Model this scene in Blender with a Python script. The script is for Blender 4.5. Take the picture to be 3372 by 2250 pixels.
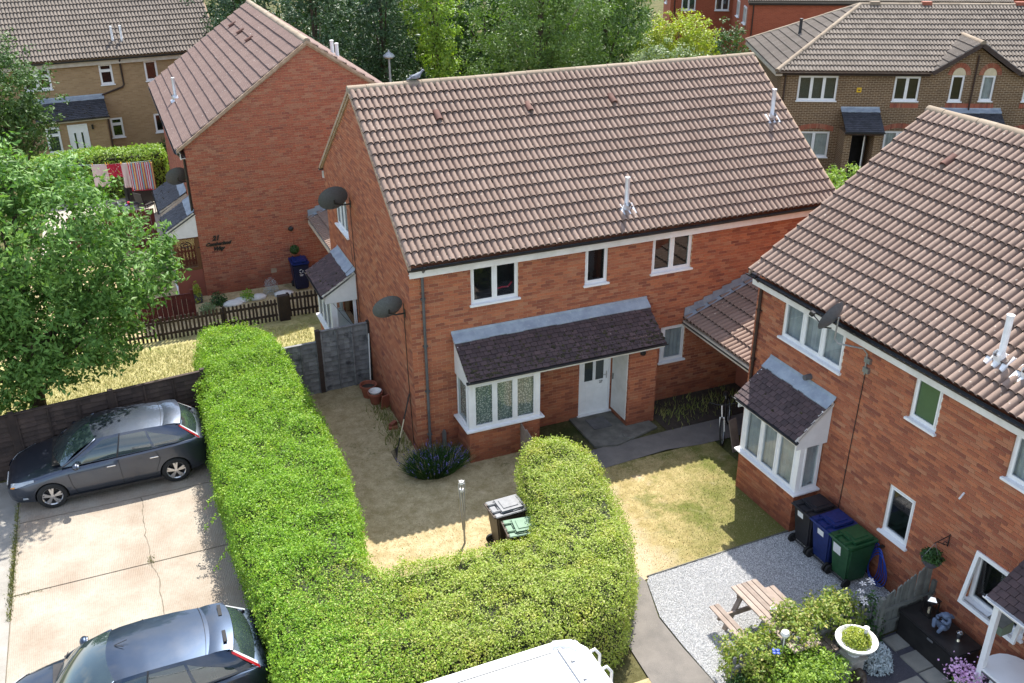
import bpy, bmesh, math, random
import numpy as np
from mathutils import Matrix, Vector
for o in list(bpy.data.objects): bpy.data.objects.remove(o)
S = bpy.context.scene
COL = S.collection
random.seed(11)
rng = np.random.default_rng(11)
# ---------------------------------------------------------------- camera
CAM = Vector((-5.303, -18.3664, 12.2718))
YAW, PITCH, ROLL, FPX = 0.397658, 0.455845, 0.004957, 3127.69
fw = Vector((math.sin(YAW)*math.cos(PITCH), math.cos(YAW)*math.cos(PITCH), -math.sin(PITCH)))
rt = Vector((math.cos(YAW), -math.sin(YAW), 0)); dn = fw.cross(rt)
rt2 = math.cos(ROLL)*rt + math.sin(ROLL)*dn; dn2 = -math.sin(ROLL)*rt + math.cos(ROLL)*dn
cd = bpy.data.cameras.new('camera'); cam = bpy.data.objects.new('camera', cd); COL.objects.link(cam)
cam.matrix_world = Matrix(((rt2.x, -dn2.x, -fw.x, CAM.x), (rt2.y, -dn2.y, -fw.y, CAM.y), (rt2.z, -dn2.z, -fw.z, CAM.z), (0, 0, 0, 1)))
cd.sensor_width = 36; cd.lens = FPX/3372*36; cd.clip_start = .1; cd.clip_end = 2000
S.camera = cam
def pix(P):
    d = Vector(P)-CAM; z = d.dot(fw)
    if z <= .1: return None
    return 1686+FPX*d.dot(rt2)/z, 1125+FPX*d.dot(dn2)/z
def inview(P, m=0):
    q = pix(P); return q is not None and -m < q[0] < 3372+m and -m < q[1] < 2250+m
# ---------------------------------------------------------------- sky and sun
SUN = Vector((.37, .52, 1.0)).normalized()
W = bpy.data.worlds.new('World'); S.world = W; W.use_nodes = True
nt = W.node_tree; bg = nt.nodes['Background']
sky = nt.nodes.new('ShaderNodeTexSky'); sky.sky_type = 'NISHITA'; sky.sun_disc = False
sky.sun_elevation = math.asin(SUN.z); sky.sun_rotation = math.atan2(SUN.x, SUN.y)
sky.air_density = 1.0; sky.dust_density = 1.2; sky.ozone_density = 1.0
tcw = nt.nodes.new('ShaderNodeTexCoord'); cn = nt.nodes.new('ShaderNodeTexNoise'); cn.inputs['Scale'].default_value = 2.6; cn.inputs['Detail'].default_value = 7; cn.inputs['Roughness'].default_value = .58
cr = nt.nodes.new('ShaderNodeValToRGB'); cr.color_ramp.elements[0].position = .46; cr.color_ramp.elements[1].position = .66
nt.links.new(tcw.outputs['Generated'], cn.inputs['Vector']); nt.links.new(cn.outputs[0], cr.inputs[0])
cm = nt.nodes.new('ShaderNodeMix'); cm.data_type = 'RGBA'; cm.inputs[7].default_value = (5.2, 5.4, 5.7, 1)   # fair-weather clouds all round the sky
nt.links.new(cr.outputs[0], cm.inputs[0]); nt.links.new(sky.outputs[0], cm.inputs[6])
nt.links.new(cm.outputs[2], bg.inputs[0]); bg.inputs[1].default_value = .135
sl = bpy.data.lights.new('sun', 'SUN'); sl.energy = 4.2; sl.angle = math.radians(.5); sl.color = (1, .955, .88)
sun = bpy.data.objects.new('sun', sl); COL.objects.link(sun); sun.rotation_euler = SUN.to_track_quat('Z', 'Y').to_euler()
S.view_settings.view_transform = 'Standard'; S.view_settings.look = 'None'
S.view_settings.exposure = 1.38; S.view_settings.gamma = 1
S.render.engine = 'CYCLES'; S.cycles.max_bounces = 7; S.cycles.transparent_max_bounces = 8
S.cycles.use_denoising = True
# ---------------------------------------------------------------- materials
def sRGB(h):
    h = h.lstrip('#'); c = [int(h[i:i+2], 16)/255 for i in (0, 2, 4)]
    return tuple(x/12.92 if x <= .04045 else ((x+.055)/1.055)**2.4 for x in c)
class N:
    def __init__(s, name):
        s.m = bpy.data.materials.new(name); s.m.use_nodes = True; s.t = s.m.node_tree
        s.b = s.t.nodes['Principled BSDF']; s.out = s.t.nodes['Material Output']
    def n(s, typ, **kw):
        nd = s.t.nodes.new(typ)
        for k, v in kw.items(): setattr(nd, k, v)
        return nd
    def l(s, a, b): s.t.links.new(a, b)
    def pos(s):
        if not hasattr(s, '_g'): s._g = s.n('ShaderNodeNewGeometry')
        return s._g.outputs['Position']
    def noise(s, scale, detail=4, rough=.6, vec=None):
        x = s.n('ShaderNodeTexNoise'); x.inputs['Scale'].default_value = scale
        x.inputs['Detail'].default_value = detail; x.inputs['Roughness'].default_value = rough
        s.l(vec or s.pos(), x.inputs['Vector']); return x.outputs[0]
    def math(s, op, a, b=None, c=None):
        x = s.n('ShaderNodeMath', operation=op)
        for i, v in enumerate((a, b, c)):
            if v is None: continue
            if isinstance(v, (int, float)): x.inputs[i].default_value = v
            else: s.l(v, x.inputs[i])
        return x.outputs[0]
    def ramp(s, fac, stops, interp='LINEAR'):
        x = s.n('ShaderNodeValToRGB'); r = x.color_ramp; r.interpolation = interp
        while len(r.elements) < len(stops): r.elements.new(.5)
        for e, (p, c) in zip(r.elements, stops):
            e.position = p; e.color = (c[0], c[1], c[2], 1) if not isinstance(c, (int, float)) else (c, c, c, 1)
        s.l(fac, x.inputs[0]); return x.outputs[0]
    def mix(s, fac, a, b, blend='MIX'):
        x = s.n('ShaderNodeMix', data_type='RGBA', blend_type=blend)
        for i, v in ((0, fac), (6, a), (7, b)):
            if isinstance(v, (int, float)): x.inputs[i].default_value = v
            elif isinstance(v, tuple): x.inputs[i].default_value = (*v[:3], 1)
            else: s.l(v, x.inputs[i])
        return x.outputs[2]
    def rnd(s):
        s.pos(); oi = s.n('ShaderNodeObjectInfo')
        return s.math('FRACT', s.math('ADD', s._g.outputs['Random Per Island'], oi.outputs['Random']))
    def color(s, c): s.l(c, s.b.inputs['Base Color'])
    def bump(s, h, strength=.3, dist=.01):
        x = s.n('ShaderNodeBump'); x.inputs['Strength'].default_value = strength; x.inputs['Distance'].default_value = dist
        s.l(h, x.inputs['Height']); s.l(x.outputs[0], s.b.inputs['Normal'])
    def set(s, rough=.6, metal=0, spec=.5, coat=0):
        s.b.inputs['Roughness'].default_value = rough; s.b.inputs['Metallic'].default_value = metal
        s.b.inputs['Specular IOR Level'].default_value = spec; s.b.inputs['Coat Weight'].default_value = coat
        return s.m
MATS = {}
def mk(name, c1, c2=None, rough=.6, metal=0, spec=.4, coat=0, scale=6, isl=0, bump=0, bscale=60, spots=None, grime=None):
    """two-tone noise material; isl = brightness variation per piece; spots = (colour, scale, threshold)"""
    n = N(name); c2 = c2 or tuple(x*.82 for x in c1)
    c = n.mix(n.ramp(n.noise(scale), [(.35, 0.0), (.65, 1.0)]), c1, c2)
    if grime:
        c = n.mix(n.ramp(n.noise(grime[1], 5, .65), [(grime[2], 0.0), (min(grime[2]+.14, 1), 1.0)]), c, grime[0])
    if isl:
        v = n.math('MULTIPLY_ADD', n.rnd(), 2*isl, 1-isl)
        cc = n.n('ShaderNodeCombineColor')
        for i in range(3): n.l(v, cc.inputs[i])
        c = n.mix(1.0, c, cc.outputs[0], 'MULTIPLY')
    if spots:
        c = n.mix(n.ramp(n.noise(spots[1], 3, .5), [(spots[2], 0.0), (spots[2]+.03, 1.0)]), c, spots[0])
    n.color(c)
    if bump: n.bump(n.noise(bscale, 5, .65), bump, .01)
    MATS[name] = n.set(rough, metal, spec, coat); return n.m
def brick_mat(name, cols, patch):
    n = N(name)
    c = n.ramp(n.rnd(), [(i/(len(cols)-1), k) for i, k in enumerate(cols)])
    c = n.mix(n.ramp(n.noise(.9, 3, .6), [(.35, 0.0), (.7, .30)]), c, patch)
    c = n.mix(n.ramp(n.noise(70, 3, .6), [(.3, 0.0), (.75, .4)]), c, tuple(x*.55 for x in cols[0]))
    c = n.mix(n.ramp(n.noise(2.3, 6, .7), [(.60, 0.0), (.80, .22)]), c, (.50, .30, .19))
    spz = n.n('ShaderNodeSeparateXYZ'); n.l(n.pos(), spz.inputs[0])
    damp_shade = n.math('MULTIPLY_ADD', n.noise(1.6, 5, .7), 1.6, n.math('MULTIPLY', spz.outputs[2], -1.1))     # wall foot darkened in the colour: damp stain plus weaker fill light
    c = n.mix(n.ramp(damp_shade, [(.1, 0.0), (.8, .5)]), c, tuple(x*.5 for x in cols[3]))
    n.color(c); n.bump(n.noise(120, 4, .6), .35, .004)
    MATS[name] = n.set(.88, 0, .25); return n.m
brick_mat('brick_red', [(.235, .080, .050), (.40, .135, .070), (.50, .185, .090), (.33, .104, .058), (.46, .215, .12), (.42, .14, .07), (.20, .068, .048), (.44, .155, .078)], (.43, .145, .074))
brick_mat('brick_deep', [(.28, .092, .062), (.37, .122, .075), (.42, .145, .085), (.32, .102, .064), (.42, .20, .125), (.22, .072, .055)], (.38, .122, .076))
def mortar_mat(name, c1, c2):
    n = N(name); c = n.mix(n.ramp(n.noise(5), [(.35, 0.0), (.65, 1.0)]), c1, c2)
    spz = n.n('ShaderNodeSeparateXYZ'); n.l(n.pos(), spz.inputs[0])
    damp_shade = n.math('MULTIPLY_ADD', n.noise(1.6, 5, .7), 1.6, n.math('MULTIPLY', spz.outputs[2], -.8))  # mortar darkened alike: wall-foot stain and weaker light put into the colour
    n.color(n.mix(n.ramp(damp_shade, [(.0, 0.0), (.7, .8)]), c, (.17, .075, .045))); n.bump(n.noise(60), .4, .01); MATS[name] = n.set(.95, 0, .2)
mortar_mat('mortar', (.60, .38, .235), (.48, .28, .165)); mk('mortar_grey', (.40, .30, .22), (.30, .2, .13), .95, bump=.4)
mk('tile_edge', (.060, .036, .029), (.042, .026, .022), .95, scale=20)  # tile tail faces: algae dirt, plus the course-line shade put into the colour
def tile_mat(name, c1, c2, dark, lich):
    n = N(name)
    c = n.mix(n.rnd(), c1, c2)
    c = n.mix(n.ramp(n.noise(.7, 4, .65), [(.42, 0.0), (.75, .35)]), c, dark)
    c = n.mix(n.ramp(n.noise(40, 5, .7), [(.52, 0.0), (.70, .4)]), c, dark)
    c = n.mix(n.ramp(n.noise(5, 6, .75), [(.60, 0.0), (.76, .3)]), c, tuple(x*1.2 for x in c1))
    c = n.mix(n.ramp(n.noise(19, 1, .3), [(.745, 0.0), (.765, .7)]), c, lich)
    n.color(c); n.bump(n.noise(90, 5, .7), .45, .006)
    MATS[name] = n.set(.9, 0, .25)
tile_mat('tile_brown', (.235, .172, .140), (.205, .146, .117), (.135, .092, .073), (.48, .43, .36))
tile_mat('tile_plum', (.205, .142, .122), (.185, .127, .11), (.145, .097, .083), (.5, .46, .41))
tile_mat('tile_grey', (.185, .158, .134), (.15, .128, .108), (.095, .08, .068), (.45, .41, .35))
tile_mat('tile_ridge', (.30, .245, .185), (.24, .19, .14), (.14, .105, .072), (.42, .38, .26))
mk('slate', (.075, .047, .047), (.052, .034, .036), .7, isl=.25, bump=.4, spots=((.34, .30, .28), 17, .735))
mk('slate_blue', (.05, .052, .062), (.036, .038, .046), .65, isl=.25, bump=.4, spots=((.26, .26, .27), 19, .73))
mk('moss', (.030, .024, .014), (.045, .04, .017), .95, isl=.4, bump=.6)
mk('lead', (.33, .38, .43), (.24, .28, .33), .55, .25, bump=.25, bscale=20, scale=4, grime=((.42, .45, .46), 12, .58))
mk('white_upvc', (.80, .80, .80), (.74, .74, .74), .35, spec=.5)
mk('white_paint', (.75, .73, .70), (.62, .60, .56), .55, scale=3)
mk('cream_board', (.56, .50, .42), (.44, .38, .31), .6, scale=3)
mk('black_plastic', (.018, .017, .017), (.030, .028, .027), .4)
mk('grey_plastic', (.11, .11, .115), (.07, .07, .072), .55)
mk('brown_pipe', (.05, .028, .022), (.035, .02, .016), .5)
mk('metal_flue', (.62, .63, .66), (.50, .52, .55), .35, .5)
mk('white_flue', (.78, .78, .78), (.66, .66, .66), .45)
mk('dish_grey', (.10, .11, .12), (.075, .08, .088), .5, scale=30)
mk('galv', (.35, .36, .37), (.27, .28, .29), .45, .7)
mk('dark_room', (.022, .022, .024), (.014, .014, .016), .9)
mk('blind', (.40, .41, .40), (.34, .35, .34), .7)
mk('wood_brown', (.17, .075, .03), (.12, .05, .022), .5)
mk('wood_dark', (.050, .034, .027), (.034, .023, .02), .85, isl=.3, bump=.4, bscale=30)
mk('wood_grey', (.19, .19, .19), (.13, .13, .132), .85, isl=.22, bump=.5, bscale=25, grime=((.055, .055, .058), 4, .55))
mk('wood_greygreen', (.17, .175, .155), (.12, .125, .115), .85, isl=.2, bump=.4)
mk('wood_red', (.12, .022, .018), (.08, .016, .014), .7, isl=.2)
mk('wood_bench', (.27, .215, .18), (.205, .16, .13), .8, isl=.18, bump=.4, bscale=40)
mk('concrete', (.38, .35, .30), (.31, .28, .23), .95, scale=1.7, bump=.3, bscale=80, grime=((.37, .315, .26), 1.6, .5))
mk('concrete_dark', (.155, .15, .13), (.095, .092, .08), .95, scale=4, bump=.3)
mk('paving', (.30, .29, .25), (.22, .215, .19), .9, scale=3, isl=.15, bump=.3)
mk('stone_cast', (.40, .38, .34), (.30, .28, .25), .9, bump=.4)
mk('asphalt', (.165, .15, .135), (.125, .115, .105), .95, scale=2.5, bump=.7, bscale=160, spots=((.24, .22, .2), 90, .66))
mk('road_pale', (.30, .28, .25), (.23, .215, .19), .95, scale=2, bump=.7, bscale=160, spots=((.36, .34, .3), 90, .66))
mk('terracotta_dark', (.13, .06, .045), (.09, .045, .035), .85, bump=.4)
mk('soil', (.055, .042, .032), (.034, .027, .021), 1, bump=.7, bscale=35)
mk('terracotta', (.30, .095, .055), (.23, .07, .042), .8, isl=.15)
mk('crack_weed', (.10, .11, .045), (.16, .13, .075), .95, scale=12)
mk('joint_dark', (.10, .085, .062), (.15, .125, .09), .95, scale=9)
mk('rubber', (.014, .014, .014), (.02, .02, .02), .8)
mk('alloy', (.62, .62, .63), (.55, .55, .56), .28, .85)
mk('chrome', (.8, .8, .8), (.75, .75, .75), .12, 1)
mk('bin_black', (.022, .022, .026), (.016, .016, .02), .45, scale=14)
mk('bin_grey', (.17, .175, .185), (.13, .135, .145), .4, scale=14)
mk('bin_blue', (.012, .028, .14), (.009, .02, .10), .42, scale=14)
mk('bin_navy', (.010, .014, .05), (.008, .011, .035), .42, scale=14)
mk('bin_green', (.020, .085, .032), (.014, .062, .024), .42, scale=14)
mk('bin_palegreen', (.10, .19, .12), (.07, .15, .09), .42, scale=14)
mk('bin_brown', (.075, .055, .04), (.05, .037, .028), .5, scale=8)
mk('sticker', (.72, .73, .73), (.62, .65, .66), .5, scale=50)
mk('hose_blue', (.018, .06, .36), (.014, .045, .28), .4)
mk('statue_blue', (.13, .17, .25), (.09, .12, .18), .7)
mk('bird_green', (.17, .21, .15), (.12, .16, .11), .8)
mk('gold', (.55, .36, .10), (.45, .28, .08), .35, .6)
mk('yellow_box', (.70, .45, .02), (.62, .38, .02), .5)
mk('cladding', (.72, .72, .72), (.66, .66, .66), .5)
mk('black_metal', (.014, .013, .013), (.02, .018, .018), .45)
mk('lamp_grey', (.42, .45, .46), (.36, .38, .40), .4, .3)
mk('cream_tex', (.62, .53, .36), (.52, .44, .30), .9)
mk('pigeon_grey', (.25, .27, .31), (.14, .15, .18), .8, scale=14)
mk('cloth_pink', (.72, .50, .50), (.66, .56, .50), .9, scale=7)
mk('cloth_red', (.50, .02, .05), (.42, .015, .04), .9, spots=((.75, .7, .7), 24, .64))
mk('cord', (.45, .60, .55), None, .6)
mk('camper_white', (.82, .82, .82), (.77, .77, .77), .3, scale=2, grime=((.64, .64, .62), 3, .62))
mk('camper_grey', (.36, .36, .35), (.28, .28, .27), .5)
mk('table_glass', (.03, .033, .04), (.02, .022, .028), .12)
mk('red_glass', (.30, .008, .012), (.22, .006, .01), .12)
mk('amber_glass', (.75, .26, .02), None, .12)
mk('lamp_glass', (.45, .48, .50), (.30, .33, .36), .08)
mk('plant_pot', (.09, .085, .10), (.07, .065, .08), .7)
mk('white_stone', (.62, .62, .60), (.52, .52, .50), .85, bump=.5, bscale=40)
# striped towel
n = N('cloth_stripes'); tc = n.n('ShaderNodeTexCoord'); sp = n.n('ShaderNodeSeparateXYZ'); n.l(tc.outputs['Object'], sp.inputs[0])
fr = n.math('FRACT', n.math('MULTIPLY', sp.outputs[0], 2.9))
n.color(n.ramp(fr, [(0, (.60, .04, .07)), (.12, (.75, .70, .68)), (.22, (.55, .04, .10)), (.34, (.20, .50, .52)), (.5, (.62, .05, .09)), (.6, (.75, .60, .20)), (.72, (.55, .05, .12)), (.84, (.28, .45, .52)), (.93, (.7, .64, .62))], 'CONSTANT'))
MATS['cloth_stripes'] = n.set(.9)
# car paint
def paint(name, c):
    n = N(name); lw = n.n('ShaderNodeLayerWeight'); lw.inputs[0].default_value = .35
    fl = n.noise(900, 1, .5)
    base = n.mix(n.ramp(fl, [(.4, 0.0), (.7, .4)]), c, tuple(min(1, x*1.8+.01) for x in c))
    dust = n.ramp(n.noise(2.2, 5, .6), [(.45, 0.0), (.8, .16)])
    n.color(n.mix(dust, base, (.16, .15, .14))); n.b.inputs['Coat Roughness'].default_value = .03
    MATS[name] = n.set(.40, .85, .5, 1.0)
paint('paint_indigo', (.050, .062, .088)); paint('paint_navy', (.022, .036, .062))
# brushed concrete slabs: fine ribs across the slab
n = N('concrete_ribbed'); sp = n.n('ShaderNodeSeparateXYZ'); n.l(n.pos(), sp.inputs[0])
wob = n.noise(2.2, 3)
rib = n.math('SINE', n.math('ADD', n.math('MULTIPLY', sp.outputs[0], 190.0), n.math('MULTIPLY', wob, 14.0)))
c = n.mix(n.ramp(n.noise(.75, 5, .65), [(.38, 0.0), (.66, 1.0)]), (.325, .295, .245), (.245, .195, .15))
c = n.mix(n.ramp(n.noise(22, 5, .7), [(.48, 0.0), (.75, .5)]), c, (.20, .155, .11))
c = n.mix(n.ramp(n.math('MULTIPLY', n.math('MULTIPLY_ADD', rib, .5, .5), n.noise(5, 3)), [(.42, 0.0), (.75, .35)]), c, (.30, .25, .20))
c = n.mix(n.ramp(n.noise(140, 3, .6), [(.62, 0.0), (.7, .55)]), c, (.2, .16, .11))
n.color(c); n.bump(n.math('ADD', rib, n.math('MULTIPLY', n.noise(60, 4), 2.5)), .35, .006); MATS['concrete_ribbed'] = n.set(.95, 0, .2)
# lawns
def lawn(name, dry, green, bare, gthr, bthr, worn=False):
    n = N(name)
    c = n.mix(n.ramp(n.noise(38, 5, .75), [(.35, 0.0), (.7, 1.0)]), dry, tuple(x*.6 for x in dry))
    c = n.mix(n.ramp(n.noise(3.5, 6, .75), [(.42, 0.0), (.60, .75)]), c, tuple(x*y for x, y in zip(dry, (.50, .49, .40))))
    c = n.mix(n.ramp(n.noise(11, 6, .8), [(.50, 0.0), (.66, .6)]), c, tuple(x*y for x, y in zip(dry, (.42, .44, .36))))
    g = n.math('ADD', n.math('MULTIPLY', n.noise(.8, 4, .65), .75), n.math('MULTIPLY', n.noise(14, 4, .7), .25))
    c = n.mix(n.ramp(g, [(gthr, 0.0), (gthr+.11, .9)]), c, n.mix(n.noise(60, 3), green, tuple(x*.45 for x in green)))
    c = n.mix(n.ramp(n.noise(1.3, 5, .7), [(bthr, 0.0), (bthr+.12, .85)]), c, bare)
    if worn:
        spx = n.n('ShaderNodeSeparateXYZ'); n.l(n.pos(), spx.inputs[0]); w2 = n.noise(1.6, 6, .7)
        gm = n.math('ADD', n.math('MULTIPLY_ADD', spx.outputs[0], .22, -1.15), n.math('MULTIPLY', spx.outputs[1], -.13))      # trodden less, greener
        c = n.mix(n.ramp(n.math('ADD', n.math('MULTIPLY_ADD', w2, 1.5, -.75), gm), [(.22, 0.0), (.72, .8)]), c, n.mix(n.noise(70, 3), green, tuple(x*.5 for x in green)))
        wx = n.math('ADD', n.math('MULTIPLY', w2, -2.6), spx.outputs[0])
        c = n.mix(n.ramp(n.math('MULTIPLY_ADD', wx, -1.0, 2.5), [(.1, 0.0), (.9, .95)]), c, n.mix(n.noise(45, 4, .7), bare, tuple(x*.75 for x in bare)))
    n.color(c); n.bump(n.noise(120, 5, .75), .9, .02); MATS[name] = n.set(1, 0, .1)
lawn('lawn_dry', (.56, .45, .27), (.15, .15, .05), (.60, .48, .32), .57, .60)
lawn('lawn_mixed', (.46, .37, .18), (.15, .17, .04), (.50, .40, .27), .52, .60, True)
lawn('lawn_hay', (.50, .45, .22), (.25, .28, .08), (.48, .38, .22), .55, .62)
lawn('ground_far', (.14, .13, .06), (.06, .08, .025), (.14, .11, .07), .48, .62)
mk('worn_earth', (.52, .40, .26), (.43, .33, .20), 1, scale=3, bump=.6, bscale=90, grime=((.30, .25, .10), 9, .60))
mk('gravel_bed', (.34, .34, .34), (.20, .20, .205), 1, scale=60, bump=.8, bscale=90)
mk('pebble', (.60, .60, .59), (.50, .50, .51), .85, isl=.36, scale=30)
mk('slate_chips', (.075, .075, .092), (.05, .05, .064), .8, scale=40, bump=.9, bscale=60, spots=((.3, .3, .3), 40, .7))
def blades(name, c1, c2, tr=.25):
    n = N(name); n.color(n.mix(n.rnd(), c1, c2)); MATS[name] = n.set(.8, 0, .15)
blades('grass_dry', (.62, .51, .32), (.40, .31, .16)); blades('grass_hay', (.56, .52, .26), (.36, .38, .14)); blades('grass_green', (.12, .16, .035), (.26, .24, .08))
blades('lavender_flower', (.10, .085, .26), (.18, .15, .34)); blades('pink_flower', (.55, .28, .52), (.70, .48, .66)); blades('silver_leaf', (.30, .36, .38), (.44, .50, .52))
# leaves: bright and dark leaves, some light passing through
def leaf(name, cols, trans=.35, rough=.45, spec=.35):
    n = N(name)
    c = n.ramp(n.rnd(), [(i/(len(cols)-1), k) for i, k in enumerate(cols)])
    c = n.mix(n.ramp(n.noise(1.1, 3, .6), [(.44, 0.0), (.72, .5)]), c, n.mix(1.0, c, (.70, .74, .6), 'MULTIPLY'))
    c = n.mix(n.ramp(n.noise(2.1, 2, .5, n.n('ShaderNodeTexCoord').outputs['Object']), [(.50, 0.0), (.72, .55)]), c, n.mix(1.0, c, (1.5, 1.2, 1.25), 'MULTIPLY'))
    n.color(c); n.set(rough, 0, spec)
    tl = n.n('ShaderNodeBsdfTranslucent'); n.l(n.mix(1.0, c, (1.0, 1.1, .45), 'MULTIPLY'), tl.inputs[0])
    mx = n.n('ShaderNodeMixShader'); mx.inputs[0].default_value = trans
    n.l(n.b.outputs[0], mx.inputs[1]); n.l(tl.outputs[0], mx.inputs[2]); n.l(mx.outputs[0], n.out.inputs[0])
    MATS[name] = n.m
leaf('leaf_privet', [(.121, .243, .024), (.176, .338, .030), (.243, .432, .041), (.338, .486, .068), (.149, .297, .027)], .42)
leaf('leaf_box', [(.21, .31, .035), (.29, .39, .05), (.36, .45, .075), (.42, .46, .13), (.24, .34, .04), (.47, .45, .20)], .40)
leaf('leaf_viburnum', [(.068, .150, .033), (.098, .210, .045), (.135, .270, .060), (.180, .315, .075), (.090, .180, .042)], .32, .5, .25)
leaf('leaf_dark', [(.039, .084, .022), (.059, .119, .031), (.084, .154, .042), (.050, .105, .025)], .25, .5, .25)
leaf('leaf_conifer', [(.027, .063, .027), (.042, .090, .036), (.068, .132, .045), (.030, .075, .030)], .15)
leaf('leaf_lime', [(.156, .273, .039), (.221, .351, .046), (.286, .403, .058), (.130, .234, .039)], .4)
leaf('leaf_mid', [(.083, .150, .033), (.120, .210, .045), (.165, .270, .060), (.068, .120, .030)], .32)
leaf('leaf_silver', [(.140, .210, .091), (.210, .280, .140), (.280, .350, .196), (.112, .168, .070)], .28)
leaf('leaf_yellow', [(.275, .350, .037), (.375, .425, .050), (.225, .312, .037), (.450, .450, .088)], .4)
leaf('leaf_rose', [(.175, .275, .037), (.275, .350, .062), (.112, .200, .031), (.413, .388, .125), (.213, .312, .044)], .38)
leaf('leaf_deepgreen', [(.022, .061, .017), (.039, .094, .024), (.061, .132, .033)], .2, .45, .3)
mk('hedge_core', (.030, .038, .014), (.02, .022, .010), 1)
mk('bark', (.085, .062, .042), (.055, .04, .028), .95, bump=.6, bscale=25)
# glass
def glass(name, tint, refl):
    n = N(name); tr = n.n('ShaderNodeBsdfTransparent'); tr.inputs[0].default_value = (*tint, 1)
    gl = n.n('ShaderNodeBsdfGlossy'); gl.inputs['Roughness'].default_value = .02
    fr = n.n('ShaderNodeFresnel'); n.pos(); n.l(n.math('MULTIPLY_ADD', n._g.outputs['Backfacing'], -.8333, 1.5), fr.inputs[0])
    mx = n.n('ShaderNodeMixShader'); n.l(n.math('MULTIPLY_ADD', fr.outputs[0], 1.0, refl), mx.inputs[0])
    n.l(tr.outputs[0], mx.inputs[1]); n.l(gl.outputs[0], mx.inputs[2]); n.l(mx.outputs[0], n.out.inputs[0]); MATS[name] = n.m
glass('pane', (.82, .86, .85), .05)
n = N('frosted'); n.color(n.mix(n.noise(3, 2), (.09, .15, .07), (.055, .10, .055))); MATS['frosted'] = n.set(.25, 0, .5)
n = N('auto_glass'); n.color(n.mix(n.noise(2.5, 3), (.012, .020, .022), (.035, .055, .055))); MATS['auto_glass'] = n.set(.03, 0, .8, 1)
n = N('lace'); v = n.n('ShaderNodeTexVoronoi'); v.inputs['Scale'].default_value = 26; n.l(n.pos(), v.inputs['Vector'])
n.color(n.mix(n.ramp(v.outputs[0], [(.25, 0.0), (.5, 1.0)]), (.62, .63, .58), (.17, .22, .20))); MATS['lace'] = n.set(.9)
mk('net_curtain', (.42, .45, .47), (.30, .33, .36), .9, scale=3)
def tex_brick(name, c1, c2, mortar, scale=1):
    n = N(name); tc = n.n('ShaderNodeTexCoord'); sp = n.n('ShaderNodeSeparateXYZ'); n.l(tc.outputs['Object'], sp.inputs[0])
    cx = n.n('ShaderNodeCombineXYZ'); n.l(n.math('ADD', sp.outputs[0], sp.outputs[1]), cx.inputs[0]); n.l(sp.outputs[2], cx.inputs[1])
    b = n.n('ShaderNodeTexBrick'); n.l(cx.outputs[0], b.inputs['Vector'])
    b.inputs['Scale'].default_value = 1; b.inputs['Brick Width'].default_value = .225; b.inputs['Row Height'].default_value = .075
    b.inputs['Mortar Size'].default_value = .007; b.inputs['Mortar Smooth'].default_value = .1; b.offset = .5
    b.inputs['Color1'].default_value = (*c1, 1); b.inputs['Color2'].default_value = (*c2, 1); b.inputs['Mortar'].default_value = (*mortar, 1)
    c = n.mix(n.ramp(n.noise(1.2, 4), [(.4, 0.0), (.75, .35)]), b.outputs[0], tuple(x*.7 for x in c1))
    n.color(c); n.bump(n.math('MULTIPLY', b.outputs[1], -1), .5, .008); MATS[name] = n.set(.9, 0, .2)
tex_brick('brick_buff', (.40, .27, .15), (.31, .205, .11), (.36, .26, .165))
tex_brick('brick_brown', (.115, .07, .04), (.165, .10, .052), (.46, .37, .26))
tex_brick('brick_far', (.37, .095, .052), (.29, .075, .042), (.36, .15, .09))
# ---------------------------------------------------------------- mesh helpers
I4 = Matrix.Identity(4)
def Rz(a): return Matrix.Rotation(a, 4, 'Z')
def T(x, y=0, z=0): return Matrix.Translation((x, y, z))
def tag(o, label=None, cat=None, group=None, kind=None):
    if label: o['label'] = label
    if cat: o['category'] = cat
    if group: o['group'] = group
    if kind: o['kind'] = kind
    return o
def link(name, me, parent=None, mat=None):
    o = bpy.data.objects.new(name, me); COL.objects.link(o)
    if mat and not me.materials: me.materials.append(MATS[mat])
    if parent: o.parent = parent
    return o
def empty(name, loc=(0, 0, 0), rz=0, **kw):
    o = bpy.data.objects.new(name, None); COL.objects.link(o); o.location = loc; o.rotation_euler = (0, 0, rz)
    o.empty_display_size = .2
    return tag(o, **kw)
def wm(o):
    m = Matrix.LocRotScale(o.location, o.rotation_euler, o.scale)
    return (wm(o.parent) @ m) if o.parent else m
def npmesh(name, V, F, mat=None, smooth=False):
    V = np.ascontiguousarray(V, dtype=np.float32); F = np.ascontiguousarray(F, dtype=np.int32)
    me = bpy.data.meshes.new(name); me.vertices.add(len(V)); me.vertices.foreach_set('co', V.ravel())
    m, k = F.shape; me.loops.add(m*k); me.loops.foreach_set('vertex_index', F.ravel())
    me.polygons.add(m); me.polygons.foreach_set('loop_start', np.arange(0, m*k, k, dtype=np.int32))
    me.update(calc_edges=True)
    me.polygons.foreach_set('use_smooth', np.full(m, bool(smooth)))
    if mat: me.materials.append(MATS[mat])
    return me
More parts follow.
